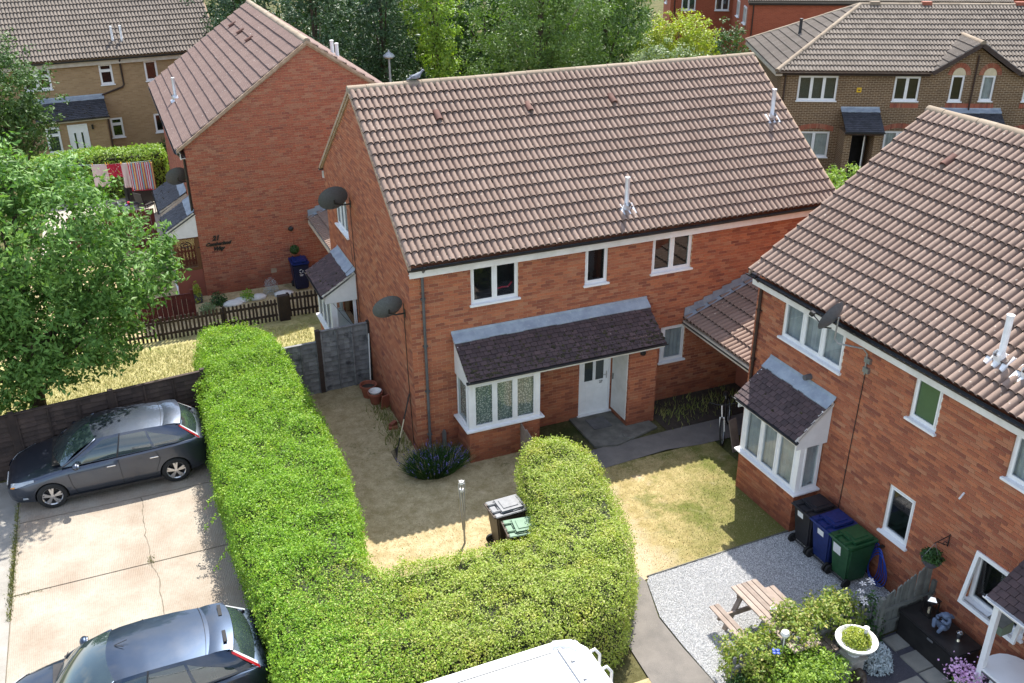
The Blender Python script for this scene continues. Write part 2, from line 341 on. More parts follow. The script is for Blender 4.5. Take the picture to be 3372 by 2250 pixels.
class MB:
    def __init__(s, M=None): s.v = []; s.f = []; s.M = M
    def add(s, vs, fs):
        n = len(s.v); s.v += [tuple(v) for v in vs]; s.f += [tuple(i+n for i in f) for f in fs]; return s
    def box(s, x0, x1, y0, y1, z0, z1, R=None):
        vs = [(x, y, z) for z in (z0, z1) for y in (y0, y1) for x in (x0, x1)]
        if R is not None: vs = [R @ Vector(v) for v in vs]
        return s.add(vs, [(0, 2, 3, 1), (4, 5, 7, 6), (0, 1, 5, 4), (2, 6, 7, 3), (0, 4, 6, 2), (1, 3, 7, 5)])
    def bbox(s, x0, x1, y0, y1, z0, z1, b=.01, R=None):
        """box with chamfered edges"""
        bm = bmesh.new(); bmesh.ops.create_cube(bm, size=1)
        for v in bm.verts: v.co = Vector(((x0+x1)/2+v.co.x*(x1-x0), (y0+y1)/2+v.co.y*(y1-y0), (z0+z1)/2+v.co.z*(z1-z0)))
        bmesh.ops.bevel(bm, geom=list(bm.edges), offset=b, segments=2, affect='EDGES')
        bm.verts.index_update()
        vs = [(R @ v.co) if R is not None else v.co.copy() for v in bm.verts]; fs = [tuple(v.index for v in f.verts) for f in bm.faces]
        bm.free(); return s.add(vs, fs)
    def beam(s, p, q, w, h, up=(0, 0, 1)):
        p, q, up = Vector(p), Vector(q), Vector(up); d = (q-p); L = d.length; d.normalize()
        a = d.cross(up)
        if a.length < 1e-4: a = d.cross(Vector((1, 0, 0)))
        a.normalize(); u = a.cross(d)
        R = Matrix(((d.x, a.x, u.x, p.x), (d.y, a.y, u.y, p.y), (d.z, a.z, u.z, p.z), (0, 0, 0, 1)))
        return s.box(0, L, -w/2, w/2, -h/2, h/2, R)
    def tube(s, pts, r, n=8, closed=False):
        pts = [Vector(p) for p in pts]; rs = r if isinstance(r, (list, tuple)) else [r]*len(pts); base = len(s.v); m = len(pts); prev = None
        for i, p in enumerate(pts):
            a = pts[(i-1) % m] if (closed or i) else p; b = pts[(i+1) % m] if (closed or i < m-1) else p
            d = (b-a).normalized()
            if prev is None: prev = d.orthogonal().normalized()
            u = (prev-d*prev.dot(d))
            u = u.normalized() if u.length > 1e-5 else d.orthogonal().normalized(); prev = u; w = d.cross(u)
            for k in range(n):
                t = 2*math.pi*k/n; s.v.append(tuple(p+(u*math.cos(t)+w*math.sin(t))*rs[i]))
        for i in range(m if closed else m-1):
            for k in range(n):
                j = (i+1) % m; s.f.append((base+i*n+k, base+i*n+(k+1) % n, base+j*n+(k+1) % n, base+j*n+k))
        if not closed:
            s.f.append(tuple(base+k for k in reversed(range(n)))); s.f.append(tuple(base+(m-1)*n+k for k in range(n)))
        return s
    def lathe(s, prof, n=16, c=(0, 0, 0), R=None):
        base = len(s.v); c = Vector(c)
        for r, z in prof:
            for k in range(n):
                t = 2*math.pi*k/n; p = Vector((r*math.cos(t), r*math.sin(t), z))
                s.v.append(tuple(c+((R @ p) if R is not None else p)))
        for i in range(len(prof)-1):
            for k in range(n): s.f.append((base+i*n+k, base+i*n+(k+1) % n, base+(i+1)*n+(k+1) % n, base+(i+1)*n+k))
        return s
    def prism(s, poly, z0, z1):
        n = len(poly); vs = [(x, y, z0) for x, y in poly]+[(x, y, z1) for x, y in poly]
        fs = [tuple(reversed(range(n))), tuple(range(n, 2*n))]+[(i, (i+1) % n, n+(i+1) % n, n+i) for i in range(n)]
        return s.add(vs, fs)
    def xprism(s, poly, x0, x1):
        """polygon in (y,z) extruded along x"""
        n = len(poly); vs = [(x0, y, z) for y, z in poly]+[(x1, y, z) for y, z in poly]
        fs = [tuple(range(n)), tuple(reversed(range(n, 2*n)))]+[(i, n+i, n+(i+1) % n, (i+1) % n) for i in range(n)]
        return s.add(vs, fs)
    def yprism(s, poly, y0, y1):
        n = len(poly); vs = [(x, y0, z) for x, z in poly]+[(x, y1, z) for x, z in poly]
        fs = [tuple(range(n)), tuple(reversed(range(n, 2*n)))]+[(i, n+i, n+(i+1) % n, (i+1) % n) for i in range(n)]
        return s.add(vs, fs)
    def sheet(s, poly, z=0): return s.add([(x, y, z) for x, y in poly], [tuple(range(len(poly)))])
    def sphere(s, c, r, n=10, m=7):
        r = r if isinstance(r, tuple) else (r, r, r)
        base = len(s.v)
        for i in range(m+1):
            t = math.pi*i/m
            for k in range(n):
                a = 2*math.pi*k/n
                s.v.append((c[0]+r[0]*math.sin(t)*math.cos(a), c[1]+r[1]*math.sin(t)*math.sin(a), c[2]+r[2]*math.cos(t)))
        for i in range(m):
            for k in range(n): s.f.append((base+i*n+k, base+(i+1)*n+k, base+(i+1)*n+(k+1) % n, base+i*n+(k+1) % n))
        return s
    def mesh(s, name, mat, M=None, smooth=False, fix=True):
        me = bpy.data.meshes.new(name); M = M if M is not None else s.M
        vs = [tuple(M @ Vector(v)) for v in s.v] if M is not None else s.v
        me.from_pydata(vs, [], s.f)
        if fix and len(s.f) < 6000:
            bm = bmesh.new(); bm.from_mesh(me); bmesh.ops.recalc_face_normals(bm, faces=bm.faces); bm.to_mesh(me); bm.free()
        if smooth:
            me.polygons.foreach_set('use_smooth', np.ones(len(me.polygons), dtype=bool))
            if smooth != 'all': me.set_sharp_from_angle(angle=math.radians(38))
        me.materials.append(MATS[mat]); return me
    def build(s, name, mat, parent=None, M=None, smooth=False, **kw):
        return tag(link(name, s.mesh(name, mat, M, smooth), parent), **kw)
def copy_tree(o, parent=None):
    c = o.copy(); COL.objects.link(c); c.parent = parent
    for ch in list(o.children): copy_tree(ch, c)
    return c
def arc(cx, cy, r, a0, a1, n): return [(cx+r*math.cos(a0+(a1-a0)*i/n), cy+r*math.sin(a0+(a1-a0)*i/n)) for i in range(n+1)]
# ---------------------------------------------------------------- bricks
BL, BH, GAP, CH = .215, .065, .010, .075
def courses(xa, xb, z0, z1, ops):
    out = []; k = 0
    while z0+k*CH < z1-.02:
        za = z0+k*CH; zc = za+BH/2; a, b = xa(zc), xb(zc)
        iv = [(a, b)] if b-a > .06 else []
        for (p, q, r, t) in ops:
            if r < zc < t:
                nv = []
                for (u, v) in iv:
                    if q <= u or p >= v: nv.append((u, v)); continue
                    if p-u > .03: nv.append((u, p))
                    if v-q > .03: nv.append((q, v))
                iv = nv
        off = (k % 2)*.1125
        for (u, v) in iv:
            i = math.floor((u-off)/.225)
            while i*.225+off < v:
                s0, s1 = max(u, i*.225+off), min(v, i*.225+off+BL)
                if s1-s0 > .03: out.append((s0, s1, za, min(za+BH, z1)))
                i += 1
        k += 1
    return out
_bm = {}
def brick_mesh(mat):
    if mat not in _bm:
        b = MB(); b.box(-BL/2, BL/2, 0, .025, -BH/2, BH/2); b.f = [f for f in b.f if f != (2, 6, 7, 3)]
        _bm[mat] = b.mesh('brick', mat)
    return _bm[mat]
def brickwork(wall, faces, mat, nobj=300, root=None):
    """faces: list of (Matrix, rects, weight or None). Nearest full bricks become objects, the rest one joined part."""
    H = wm(root) if root else I4; cand = []; rest = []
    for (Fm, rects, vis) in faces:
        MW = H @ Fm
        for r in rects:
            c = MW @ Vector(((r[0]+r[1])/2, 0, (r[2]+r[3])/2)); full = r[1]-r[0] > BL-.002 and r[3]-r[2] > BH-.002
            if full and vis and vis(c) and inview(c, -10): cand.append(((c-CAM).length, Fm, r))
            else: rest.append((Fm, r))
    cand.sort(key=lambda t: t[0]); me = brick_mesh(mat)
    for d, Fm, r in cand[:nobj]:
        o = bpy.data.objects.new('brick', me); COL.objects.link(o); o.parent = wall
        o.matrix_basis = Fm @ T((r[0]+r[1])/2, random.uniform(-.0025, .001), (r[2]+r[3])/2)
    rest += [(Fm, r) for d, Fm, r in cand[nobj:]]
    if rest:
        Vs = []; 
        for Fm, r in rest:
            j = random.uniform(-.0025, .001); R3 = Fm
            Vs += [R3 @ Vector((x, y, z)) for z in (r[2], r[3]) for y in (j, .025) for x in (r[0], r[1])]
        V = np.array([tuple(v) for v in Vs]); nb = len(rest)
        q = np.array([(4, 5, 1, 0), (1, 5, 7, 3), (0, 2, 6, 4), (4, 6, 7, 5), (0, 1, 3, 2)])[:, ::-1]
        F = (q[None]+8*np.arange(nb)[:, None, None]).reshape(-1, 4)
        tag(link('brick_courses', npmesh('brick_courses', V, F, mat), wall), kind='stuff')
def backing(b, Fm, xa, xb, z0, z1, ops, y=.008, dep=.13):
    """mortar plane behind the bricks, cut at the openings, with reveals"""
    zs = sorted({z0, z1, *[o[2] for o in ops], *[o[3] for o in ops]}); zs = [z for z in zs if z0 <= z <= z1]
    for za, zb in zip(zs, zs[1:]):
        zc = (za+zb)/2; iv = [(None, None)]; cuts = sorted((o[0], o[1]) for o in ops if o[2] < zc < o[3])
        segs = []; cur = None
        pts = [(xa(za), xa(zb))]
        for (p, q) in cuts: segs.append((pts[-1], (p, p))); pts.append((q, q))
        segs.append((pts[-1], (xb(za), xb(zb))))
        for (l, r) in segs:
            if r[0]-l[0] < .001 and r[1]-l[1] < .001: continue
            b.add([Fm @ Vector(p) for p in ((l[0], y, za), (r[0], y, za), (r[1], y, zb), (l[1], y, zb))], [(0, 1, 2, 3)])
    for (p, q, r, t) in ops:
        e = .004
        for a, c in (((p-e, r), (p-e, t)), ((q+e, r), (q+e, t)), ((p, r-e), (q, r-e)), ((p, t+e), (q, t+e))):
            b.add([Fm @ Vector(v) for v in ((a[0], y, a[1]), (c[0], y, c[1]), (c[0], y+dep, c[1]), (a[0], y+dep, a[1]))], [(0, 1, 2, 3)])
# ---------------------------------------------------------------- roof tiles
def tile_base(w, L=.42, seg=7, h=.042, lift=.054, th=.046, rolls=2):
    xs = []; hs = []
    for r in range(rolls):
        for u, k in ((0, 0), (.09, .0), (.16, .48), (.30, .87), (.51, 1.0), (.72, .87), (.86, .48), (.93, .0))[:seg+1]:
            xs.append((r+u)/rolls*w); hs.append(h*k)
    xs.append(w); hs.append(0); n = len(xs)
    V = [(x, 0, lift+k) for x, k in zip(xs, hs)]+[(x, L, k) for x, k in zip(xs, hs)]+[(x, .006, lift-th+k*.72) for x, k in zip(xs, hs)]+[(x, 0, lift+k) for x, k in zip(xs, hs)]
    F = [(i, i+1, n+i+1, n+i) for i in range(n-1)]+[(2*n+i, 2*n+i+1, 3*n+i+1, 3*n+i) for i in range(n-1)]
    return np.array(V), np.array(F)
def tile_slope(roof, root, Sm, Wd, Ls, nc, mat, nobj, clip=None, rolls=2, wide=.30, h=.062, smooth=True, vis=None, skip=None):
    """Sm: frame at the eave (x along eave, y up the slope, z normal)"""
    g = Ls/nc; ntl = max(1, round(Wd/wide)); w = Wd/ntl
    V, F = tile_base(w, g*1.2, h=h, rolls=rolls); H = wm(root) @ Sm; cand = []; rest = []
    for j in range(nc):
        for i in range(ntl):
            c = Vector((i*w+w/2, j*g+g/2, 0)); d = H @ c
            inside = clip is None or all(f((i+a)*w, (j+b)*g) for a in (0, 1) for b in (0, 1.2) for f in clip)
            part = clip is None or any(all(f((i+a)*w, (j+b)*g) for f in clip) for a in (0, .5, 1) for b in (0, .6, 1.2))
            if not part or (skip and skip(i*w+w/2, j*g+g/2)): continue
            (cand if (nobj and inside and inview(d, 20) and (vis is None or vis(d))) else rest).append(((d-CAM).length, i, j))
    cand.sort(); rest += cand[nobj:]
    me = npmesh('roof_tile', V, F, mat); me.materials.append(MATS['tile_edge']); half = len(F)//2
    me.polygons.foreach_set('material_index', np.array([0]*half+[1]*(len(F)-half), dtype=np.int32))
    if smooth:
        me.polygons.foreach_set('use_smooth', np.array([1]*(len(F)//2)+[0]*(len(F)-len(F)//2), dtype=bool))
    for d, i, j in cand[:nobj]:
        o = bpy.data.objects.new('roof_tile', me); COL.objects.link(o); o.parent = roof
        o.matrix_basis = Sm @ T(i*w+random.uniform(-.002, .002), j*g+random.uniform(-.005, .005), random.uniform(0, .004)) @ Rz(random.uniform(-.006, .006))
    if rest:
        off = np.array([(i*w+random.uniform(-.002, .002), j*g+random.uniform(-.005, .005), random.uniform(0, .004)) for d, i, j in rest])
        VV = (V[None]+off[:, None]).reshape(-1, 3); FF = (F[None]+len(V)*np.arange(len(rest))[:, None, None]).reshape(-1, F.shape[1])
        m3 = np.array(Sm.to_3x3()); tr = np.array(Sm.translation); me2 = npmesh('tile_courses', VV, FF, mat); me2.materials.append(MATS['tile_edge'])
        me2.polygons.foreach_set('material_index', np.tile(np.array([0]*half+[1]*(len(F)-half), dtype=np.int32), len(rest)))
        if clip:
            bm = bmesh.new(); bm.from_mesh(me2)
            for f in clip:
                bmesh.ops.bisect_plane(bm, geom=list(bm.verts)+list(bm.edges)+list(bm.faces), plane_co=f.co, plane_no=f.no, clear_outer=True)
            bm.to_mesh(me2); bm.free()
        if smooth and not clip:
            me2.polygons.foreach_set('use_smooth', np.tile(np.array([1]*(len(F)//2)+[0]*(len(F)-len(F)//2), dtype=bool), len(rest)))
        me2.transform(Sm)
        tag(link('tile_courses', me2, roof), kind='stuff')
class Half:
    """half plane n.(p-c)<=0 keeps"""
    def __init__(s, co, no): s.co = Vector((*co, 0)); s.no = Vector((*no, 0))
    def __call__(s, x, y): return (Vector((x, y, 0))-s.co).dot(s.no) <= .001
def ridge_line(roof, p, q, mat='tile_ridge', r=.115, seg=.45):
    p, q = Vector(p), Vector(q); L = (q-p).length; n = max(1, round(L/seg)); d = (q-p)/n
    ax = d.normalized(); side = ax.cross(Vector((0, 0, 1))).normalized(); up = side.cross(ax)
    l = d.length; b = MB(); prof = [(math.cos(a)*r, math.sin(a)*r) for a in [math.pi*(-.08+1.16*k/9) for k in range(10)]]
    for x0, s0 in ((0, 1.0), (l*.985, .985)):
        b.v += [(x0, u*s0, v*s0) for u, v in prof]
    b.f += [(k, k+1, 10+k+1, 10+k) for k in range(9)]+[tuple(range(10)), tuple(range(19, 9, -1))]
    me = b.mesh('ridge_tile', mat, smooth=True)
    for i in range(n):
        o = link('ridge_tile', me, roof); c = p+d*i
        o.matrix_basis = Matrix(((ax.x, side.x, up.x, c.x), (ax.y, side.y, up.y, c.y), (ax.z, side.z, up.z, c.z), (0, 0, 0, 1))) @ T(0, random.uniform(-.006, .006), random.uniform(-.005, .005)) @ Rz(random.uniform(-.008, .008))
# ---------------------------------------------------------------- windows
def window(root, Fm, x0, x1, z0, z1, lights=1, y=.04, sill=True, curtain=None, fw_=.055, glassmat='pane', name='window', transoms=(), room=True, fmat='white_upvc', dep=.5, sillw=.06):
    b = MB(Fm); t = .07
    zb = z0+(.045 if sill else 0)
    b.box(x0, x0+fw_, y, y+t, zb, z1); b.box(x1-fw_, x1, y, y+t, zb, z1)
    b.box(x0+fw_, x1-fw_, y+.001, y+t, z1-fw_, z1); b.box(x0+fw_, x1-fw_, y+.001, y+t, zb, zb+fw_)
    n = lights if isinstance(lights, int) else len(lights)
    edges = [x0+fw_+(x1-x0-2*fw_)*i/n for i in range(n+1)] if isinstance(lights, int) else [x0+fw_]+[x0+(x1-x0)*k for k in lights[:-1]]+[x1-fw_]
    for e in edges[1:-1]: b.box(e-.03, e+.03, y+.002, y+t, zb+fw_, z1-fw_)
    for tz in transoms: b.box(x0+fw_, x1-fw_, y+.003, y+t, tz-.03, tz+.03)
    s = .032                                         # opening sash standing proud of the frame
    for i in range(n):
        a, c = edges[i]+(.03 if i else 0), edges[i+1]-(.03 if i < n-1 else 0)
        zz = [zb+fw_]+[v for k in transoms for v in (k-.03, k+.03)]+[z1-fw_]
        for q in range(0, len(zz), 2):
            u, w = zz[q], zz[q+1]
            b.box(a, a+s, y-.014, y+.01, u, w); b.box(c-s, c, y-.014, y+.01, u, w); b.box(a+s, c-s, y-.0135, y+.01, w-s, w); b.box(a+s, c-s, y-.0135, y+.01, u, u+s)
    w = b.build(name, fmat, root)
    for i in range(n):
        a, c = edges[i]+(.03 if i else 0)+s, edges[i+1]-(.03 if i < n-1 else 0)-s
        MB(Fm).add([(a, y+.02, zb+fw_), (c, y+.02, zb+fw_), (c, y+.02, z1-fw_), (a, y+.02, z1-fw_)], [(0, 1, 2, 3)]).build('pane', glassmat, w)
    if sill: MB(Fm).bbox(x0-.04, x1+.04, y-.10, y+.05, z0-.005, z0+.043, .008).build('sill', fmat, w)
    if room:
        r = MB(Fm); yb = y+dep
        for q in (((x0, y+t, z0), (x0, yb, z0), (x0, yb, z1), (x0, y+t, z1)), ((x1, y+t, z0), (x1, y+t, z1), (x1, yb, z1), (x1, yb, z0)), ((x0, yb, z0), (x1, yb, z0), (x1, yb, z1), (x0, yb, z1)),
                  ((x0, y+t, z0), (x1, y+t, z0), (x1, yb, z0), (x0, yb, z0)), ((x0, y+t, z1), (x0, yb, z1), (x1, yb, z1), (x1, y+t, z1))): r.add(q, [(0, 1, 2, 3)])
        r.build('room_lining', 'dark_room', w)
    if curtain:
        r = MB(Fm); m = max(8, int((x1-x0)/.035)); yc = y+.075; zt, zl = z1-.03, z0+.06
        for i in range(m+1):
            x = x0+.03+(x1-x0-.06)*i/m; yy = yc+.018*math.sin(i*1.9)+.012*math.sin(i*.7)
            r.v += [(x, yy, zl), (x, yy, zt)]
        r.f += [(2*i, 2*i+2, 2*i+3, 2*i+1) for i in range(m)]
        r.build('curtain', curtain, w, smooth='all')
    return w
def blinds(w, Fm, x0, x1, z0, z1, y):
    b = MB(Fm); z = z0
    while z < z1: b.box(x0, x1, y, y+.022, z, z+.004); z += .036
    b.build('blind', 'blind', w)
# ---------------------------------------------------------------- lean-to canopy of small slates
def canopy(root, Fm, x0, x1, ye, ze, zt, mat='slate', sw=.165, gauge=.115, lead=.24, moss=0, fascia='white_paint', name='canopy', gut='black_plastic', nobj=300, cheek=(0, 0), soffit=True):
    L = math.hypot(ye, zt-ze); ang = math.atan2(zt-ze, -ye); H = root
    b = MB(Fm); d = .05
    b.xprism([(ye+.03, ze-.03), (0, zt-.035), (0, zt-.035-d), (ye+.03, ze-.03-d)], x0+.02, x1-.02)
    c = b.build(name, 'black_plastic', root)
    Sm = Fm @ T(x0, ye, ze) @ Matrix.Rotation(ang, 4, 'X')
    n = int((L-lead*.6)/gauge)+1; cols = int((x1-x0)/sw)+1; items = []
    for j in range(n):
        off = (j % 2)*sw/2
        for i in range(-1, cols+1):
            a, e = max(0, i*sw+off), min(x1-x0, (i+1)*sw+off-.010)
            if e-a > .04: items.append((a, e, j*gauge-.02))
    V0 = [(0, 0, .034), (1, 0, .034), (1, gauge*1.75, .002), (0, gauge*1.75, .002), (0, .001, .012), (1, .001, .012)]
    me = None; cnt = 0; rest = []
    sm = MB(); sm.add([(v[0]*(sw-.010), v[1], v[2]) for v in V0], [(0, 1, 2, 3), (4, 5, 1, 0), (0, 3, 4), (1, 5, 2)]); me = sm.mesh('slate', mat)
    items.sort(key=lambda t: t[2])
    for (a, e, y) in items:
        if abs(e-a-(sw-.010)) < .002 and cnt < nobj:
            o = link('slate', me, c); o.matrix_basis = Sm @ T(a, y+random.uniform(-.005, .005), random.uniform(0, .004)) @ Rz(random.uniform(-.012, .012)); cnt += 1
        else: rest.append((a, e, y))
    if rest:
        rb = MB(Sm)
        for a, e, y in rest: rb.add([(a+v[0]*(e-a), y+v[1], v[2]) for v in V0], [(0, 1, 2, 3), (4, 5, 1, 0)])
        tag(rb.build('slate_courses', mat, c), kind='stuff')
    lb = MB(Fm); sy, sz = math.cos(ang), math.sin(ang)
    ny, nz = -sz*.05, sy*.05
    k = 12; xs = [x0-.015+(x1-x0+.03)*i/k for i in range(k+1)]
    for i in range(k):
        j = random.uniform(-.012, .012)
        p0 = (-lead*sy+ny+j*sy, zt-lead*sz+nz+j*sz); p1 = (ny, zt+nz)
        lb.add([(xs[i], p0[0], p0[1]), (xs[i+1], p0[0], p0[1]), (xs[i+1], p1[0], p1[1]), (xs[i], p1[0], p1[1]), (xs[i], -.008, zt+.10), (xs[i+1], -.008, zt+.10), (xs[i], p0[0], p0[1]-.02), (xs[i+1], p0[0], p0[1]-.02)], [(0, 1, 2, 3), (3, 2, 5, 4), (6, 7, 1, 0)])
    lb.build('lead_flashing', 'lead', c)
    MB(Fm).box(x0, x1, ye+.028, ye+.05, ze-.14, ze-.005).build('fascia', fascia, c)
    g = MB(Fm); pr = [(ye-.07+.05+.05*math.cos(a), ze-.02+.05*math.sin(a)) for a in [math.pi+math.pi*i/6 for i in range(7)]]
    pr += [(y+(.006 if y < ye-.02 else -.006), z+.006) for y, z in reversed(pr)]
    g.xprism(pr, x0-.04, x1+.04); g.build('gutter', gut, c)
    for s, on in zip((x0, x1), cheek):
        if not on: continue
        e = .0 if s == x0 else -.03
        MB(Fm).xprism([(ye+.06, ze-.06), (-.002, zt-.09), (-.002, ze-.26), (ye+.06, ze-.26)], s+e+.045*(1 if s == x0 else -1), s+e+.03+.045*(1 if s == x0 else -1)).build('cheek_boarding', 'cladding', c)
        MB(Fm).beam(*[(s+(.035 if s == x0 else -.035), y, z) for y, z in ((ye+.02, ze-.05), (-.01, zt-.055))], .03, .12).build('bargeboard', fascia, c)
    if moss:
        mb = MB(Sm)
        for _ in range(moss):
            a, y = random.uniform(0, x1-x0), abs(random.gauss(0, .32))*L
            if y > L*.85: continue
            r = random.uniform(.012, .04); mb.sphere((a, y, .022), (r*random.uniform(.8, 1.8), r, r*.55), 6, 4)
        tag(mb.build('moss', 'moss', c, smooth='all'), kind='stuff')
    return c
def downpipe(root, Fm, x, z0, z1, y=-.05, mat='grey_plastic', r=.034, top=None, yt=-.22):
    b = MB(Fm); pts = [(x, y, z0), (x, y, z1-.28)]
    if top is not False: pts += [(x, y-.01, z1-.22), (x, yt+.01, z1-.06), (x, yt, z1)]
    b.tube(pts, r, 8)
    z = z0+.5
    while z < z1-.3: b.box(x-.055, x+.055, y-.02, .0, z, z+.03); b.lathe([(r+.006, 0), (r+.006, .05)], 10, (x, y, z-.01)); z += 1.15
    return b.build('downpipe', mat, root, smooth=True)
def flue(root, M, h=.75, r=.052, mat='metal_flue', name='flue'):
    b = MB(M); b.lathe([(r*1.25, -.25), (r*1.25, .12), (r*1.3, .13), (r, .16), (r, h-.04), (r*1.15, h-.04), (r*1.15, h), (r*.6, h+.01), (0, h+.01)], 14)
    f = b.build(name, mat, root, smooth=True); return f
def house(name, loc, rz, Wd, d, He, Hr, front_ops, left_ops=(), right_ops=(), mat='brick_red', tmat='tile_brown', mortar='mortar', o=.25, vg=.06, nb=300, ntl=300, bricks=True,
          visf=None, left=True, right=True, backtiles=True, fascia='white_paint', gut='black_plastic', courses_n=15, lead_tiles=None, tile_h=.062, **kw):
    R = empty(name, loc, rz, **kw); Dp = 2*d
    tan = (Hr-He)/(d+o); vz = He+o*tan                  # roof height above the wall face
    FF = I4; FL = T(0, Dp, 0) @ Rz(-math.pi/2); FR = T(Wd, 0, 0) @ Rz(math.pi/2); FB = T(Wd, Dp, 0) @ Rz(math.pi)
    gz = lambda z: max(0.0, (z-(vz-.03))/tan)
    wb = MB(); c0 = lambda v: (lambda z: v)
    backing(wb, FF, c0(0), c0(Wd), 0, vz-.06, list(front_ops))
    backing(wb, FB, c0(0), c0(Wd), 0, vz-.06, [])
    for on, Fm, ops in ((left, FL, left_ops), (right, FR, right_ops)):
        backing(wb, Fm, c0(0), c0(Dp), 0, vz-.03, list(ops))
        backing(wb, Fm, gz, (lambda z: Dp-gz(z)), vz-.03, Hr-.06, [])
    wall = wb.build('wall', mortar if bricks else mat, R)
    if bricks:
        fs = [(FF, courses(c0(0), c0(Wd), 0, vz-.1, front_ops), visf)]
        for on, Fm, ops in ((left, FL, left_ops), (right, FR, right_ops)):
            if on: fs.append((Fm, courses((lambda z: gz(z)+.01), (lambda z: Dp-gz(z)-.01), 0, Hr-.12, ops), visf))
        brickwork(wall, fs, mat, nb, R)
    rb = MB(); th = math.atan(tan); e = .05
    e_ = .12; rb.xprism([(-o+e_, He-.02+e_*tan), (d, Hr-.035), (Dp+o-e_, He-.02+e_*tan), (Dp+o-e_, He-.10+e_*tan), (d, Hr-.14), (-o+e_, He-.10+e_*tan)], -vg+.02, Wd+vg-.02)
    roof = rb.build('roof', 'mortar_grey', R)
    Ls = math.hypot(d+o, Hr-He)
    tile_slope(roof, R, T(-vg, -o, He) @ Matrix.Rotation(th, 4, 'X'), Wd+2*vg, Ls-.04, courses_n, tmat, ntl, h=tile_h, vis=lead_tiles)
    if backtiles: tile_slope(roof, R, T(Wd+vg, Dp+o, He) @ Rz(math.pi) @ Matrix.Rotation(th, 4, 'X'), Wd+2*vg, Ls-.04, courses_n, tmat, 0, h=tile_h)
    ridge_line(roof, (-vg-.02, d, Hr-.03), (Wd+vg+.02, d, Hr-.03))
    for x in (-vg, Wd+vg):                              # mortared verge under the end tiles
        vb = MB()
        for sgn in (0, 1):
            a, b_ = ((-o, He), (d, Hr)) if not sgn else ((Dp+o, He), (d, Hr))
            vb.add([(x+dx, y, z+dz) for (y, z) in (a, b_) for dx in (-.012, .05) for dz in (-.07, .028)], [(0, 1, 3, 2), (4, 6, 7, 5), (0, 4, 5, 1), (2, 3, 7, 6), (1, 5, 7, 3), (0, 2, 6, 4)])
        vb.build('verge', 'mortar_grey', roof)
    for Fm in (FF, FB):
        MB(Fm).box(-.02, Wd+.02, -.16, -.135, He-.30, He-.10).build('fascia', fascia, R)
        MB(Fm).box(0, Wd, -.135, .0, He-.28, He-.265).build('soffit', fascia, R)
        pr = [(-o-.015+.06*math.cos(a), He-.045+.06*math.sin(a)) for a in [math.pi+math.pi*i/6 for i in range(7)]]
        pr += [((-o-.015)+.052*math.cos(a), He-.045+.052*math.sin(a)) for a, (y, z) in zip([2*math.pi-math.pi*i/6 for i in range(7)], pr)]
        MB(Fm).xprism(pr, -.08, Wd+.08).build('gutter', gut, R)
    return R, roof, wall
def vent_tile(roof, x, y, o, He, tan, mat='terracotta_dark'):
    th = math.atan(tan); M = T(x, y, He+(y+o)*tan) @ Matrix.Rotation(th, 4, 'X')
    b = MB(M); pr = [(.085*math.cos(a), .07+.085*math.sin(a)) for a in [math.pi*i/8 for i in range(9)]]
    n = 9; b.v += [(u, -.14, v+.02) for u, v in pr]+[(u, .18, v*.8) for u, v in pr]+[(u*.75, -.13, v*.75+.015) for u, v in pr]+[(u*.75, .1, v*.6) for u, v in pr]
    b.f += [(i, i+1, n+i+1, n+i) for i in range(8)]+[(i, 2*n+i, 2*n+i+1, i+1) for i in range(8)]+[(2*n+i, 3*n+i, 3*n+i+1, 2*n+i+1) for i in range(8)]+[tuple(range(3*n, 4*n))]
    b.build('vent_tile', 'terracotta_dark', roof, smooth=True)
def dish(loc, rz, az, label, r=(.36, .33), mat='dish_grey', arm=.28, el=.32, group='satellite dishes on the house walls'):
    """wall bracket at loc (frame: wall faces local -y), dish turned by az"""
    R = empty('satellite_dish', loc, rz, label=label, cat='satellite dish', group=group)
    b = MB(); b.box(-.05, .05, -.012, 0, -.09, .09); b.tube([(0, -.01, 0), (0, -arm*.6, .0), (0, -arm, .06), (0, -arm, .16)], .02, 8); b.build('bracket', 'black_metal', R, smooth=True)
    M = T(0, -arm, .16) @ Rz(az) @ Matrix.Rotation(-el, 4, 'X')
    b = MB(M); n = 20; prof = [(0, 0), (.25, .006), (.5, .022), (.75, .05), (1, .088)]
    for k, (q, dz) in enumerate(prof):
        for i in range(n):
            a = 2*math.pi*i/n; b.v.append((r[0]*q*math.cos(a), -dz, r[1]*q*math.sin(a)))
    for k in range(len(prof)-1):
        for i in range(n): b.f.append((k*n+i, k*n+(i+1) % n, (k+1)*n+(i+1) % n, (k+1)*n+i))
    m = len(b.v); b.v += [(x, y+.006, z) for x, y, z in b.v]; b.f += [tuple(reversed([i+m for i in f])) for f in b.f]
    b.build('reflector', mat, R, smooth='all')
    b = MB(M); b.tube([(0, .02, -r[1]*.6), (0, -.1, -r[1]*.95), (0, -.42, -r[1]*.75)], .012, 6); b.build('feed_arm', 'black_metal', R)
    b = MB(M); b.lathe([(0, 0), (.028, 0), (.028, .09), (.018, .11), (0, .11)], 10, (0, -.40, -r[1]*.70), Matrix.Rotation(math.radians(70), 4, 'X')); b.build('receiver', 'grey_plastic', R, smooth=True)
    return R
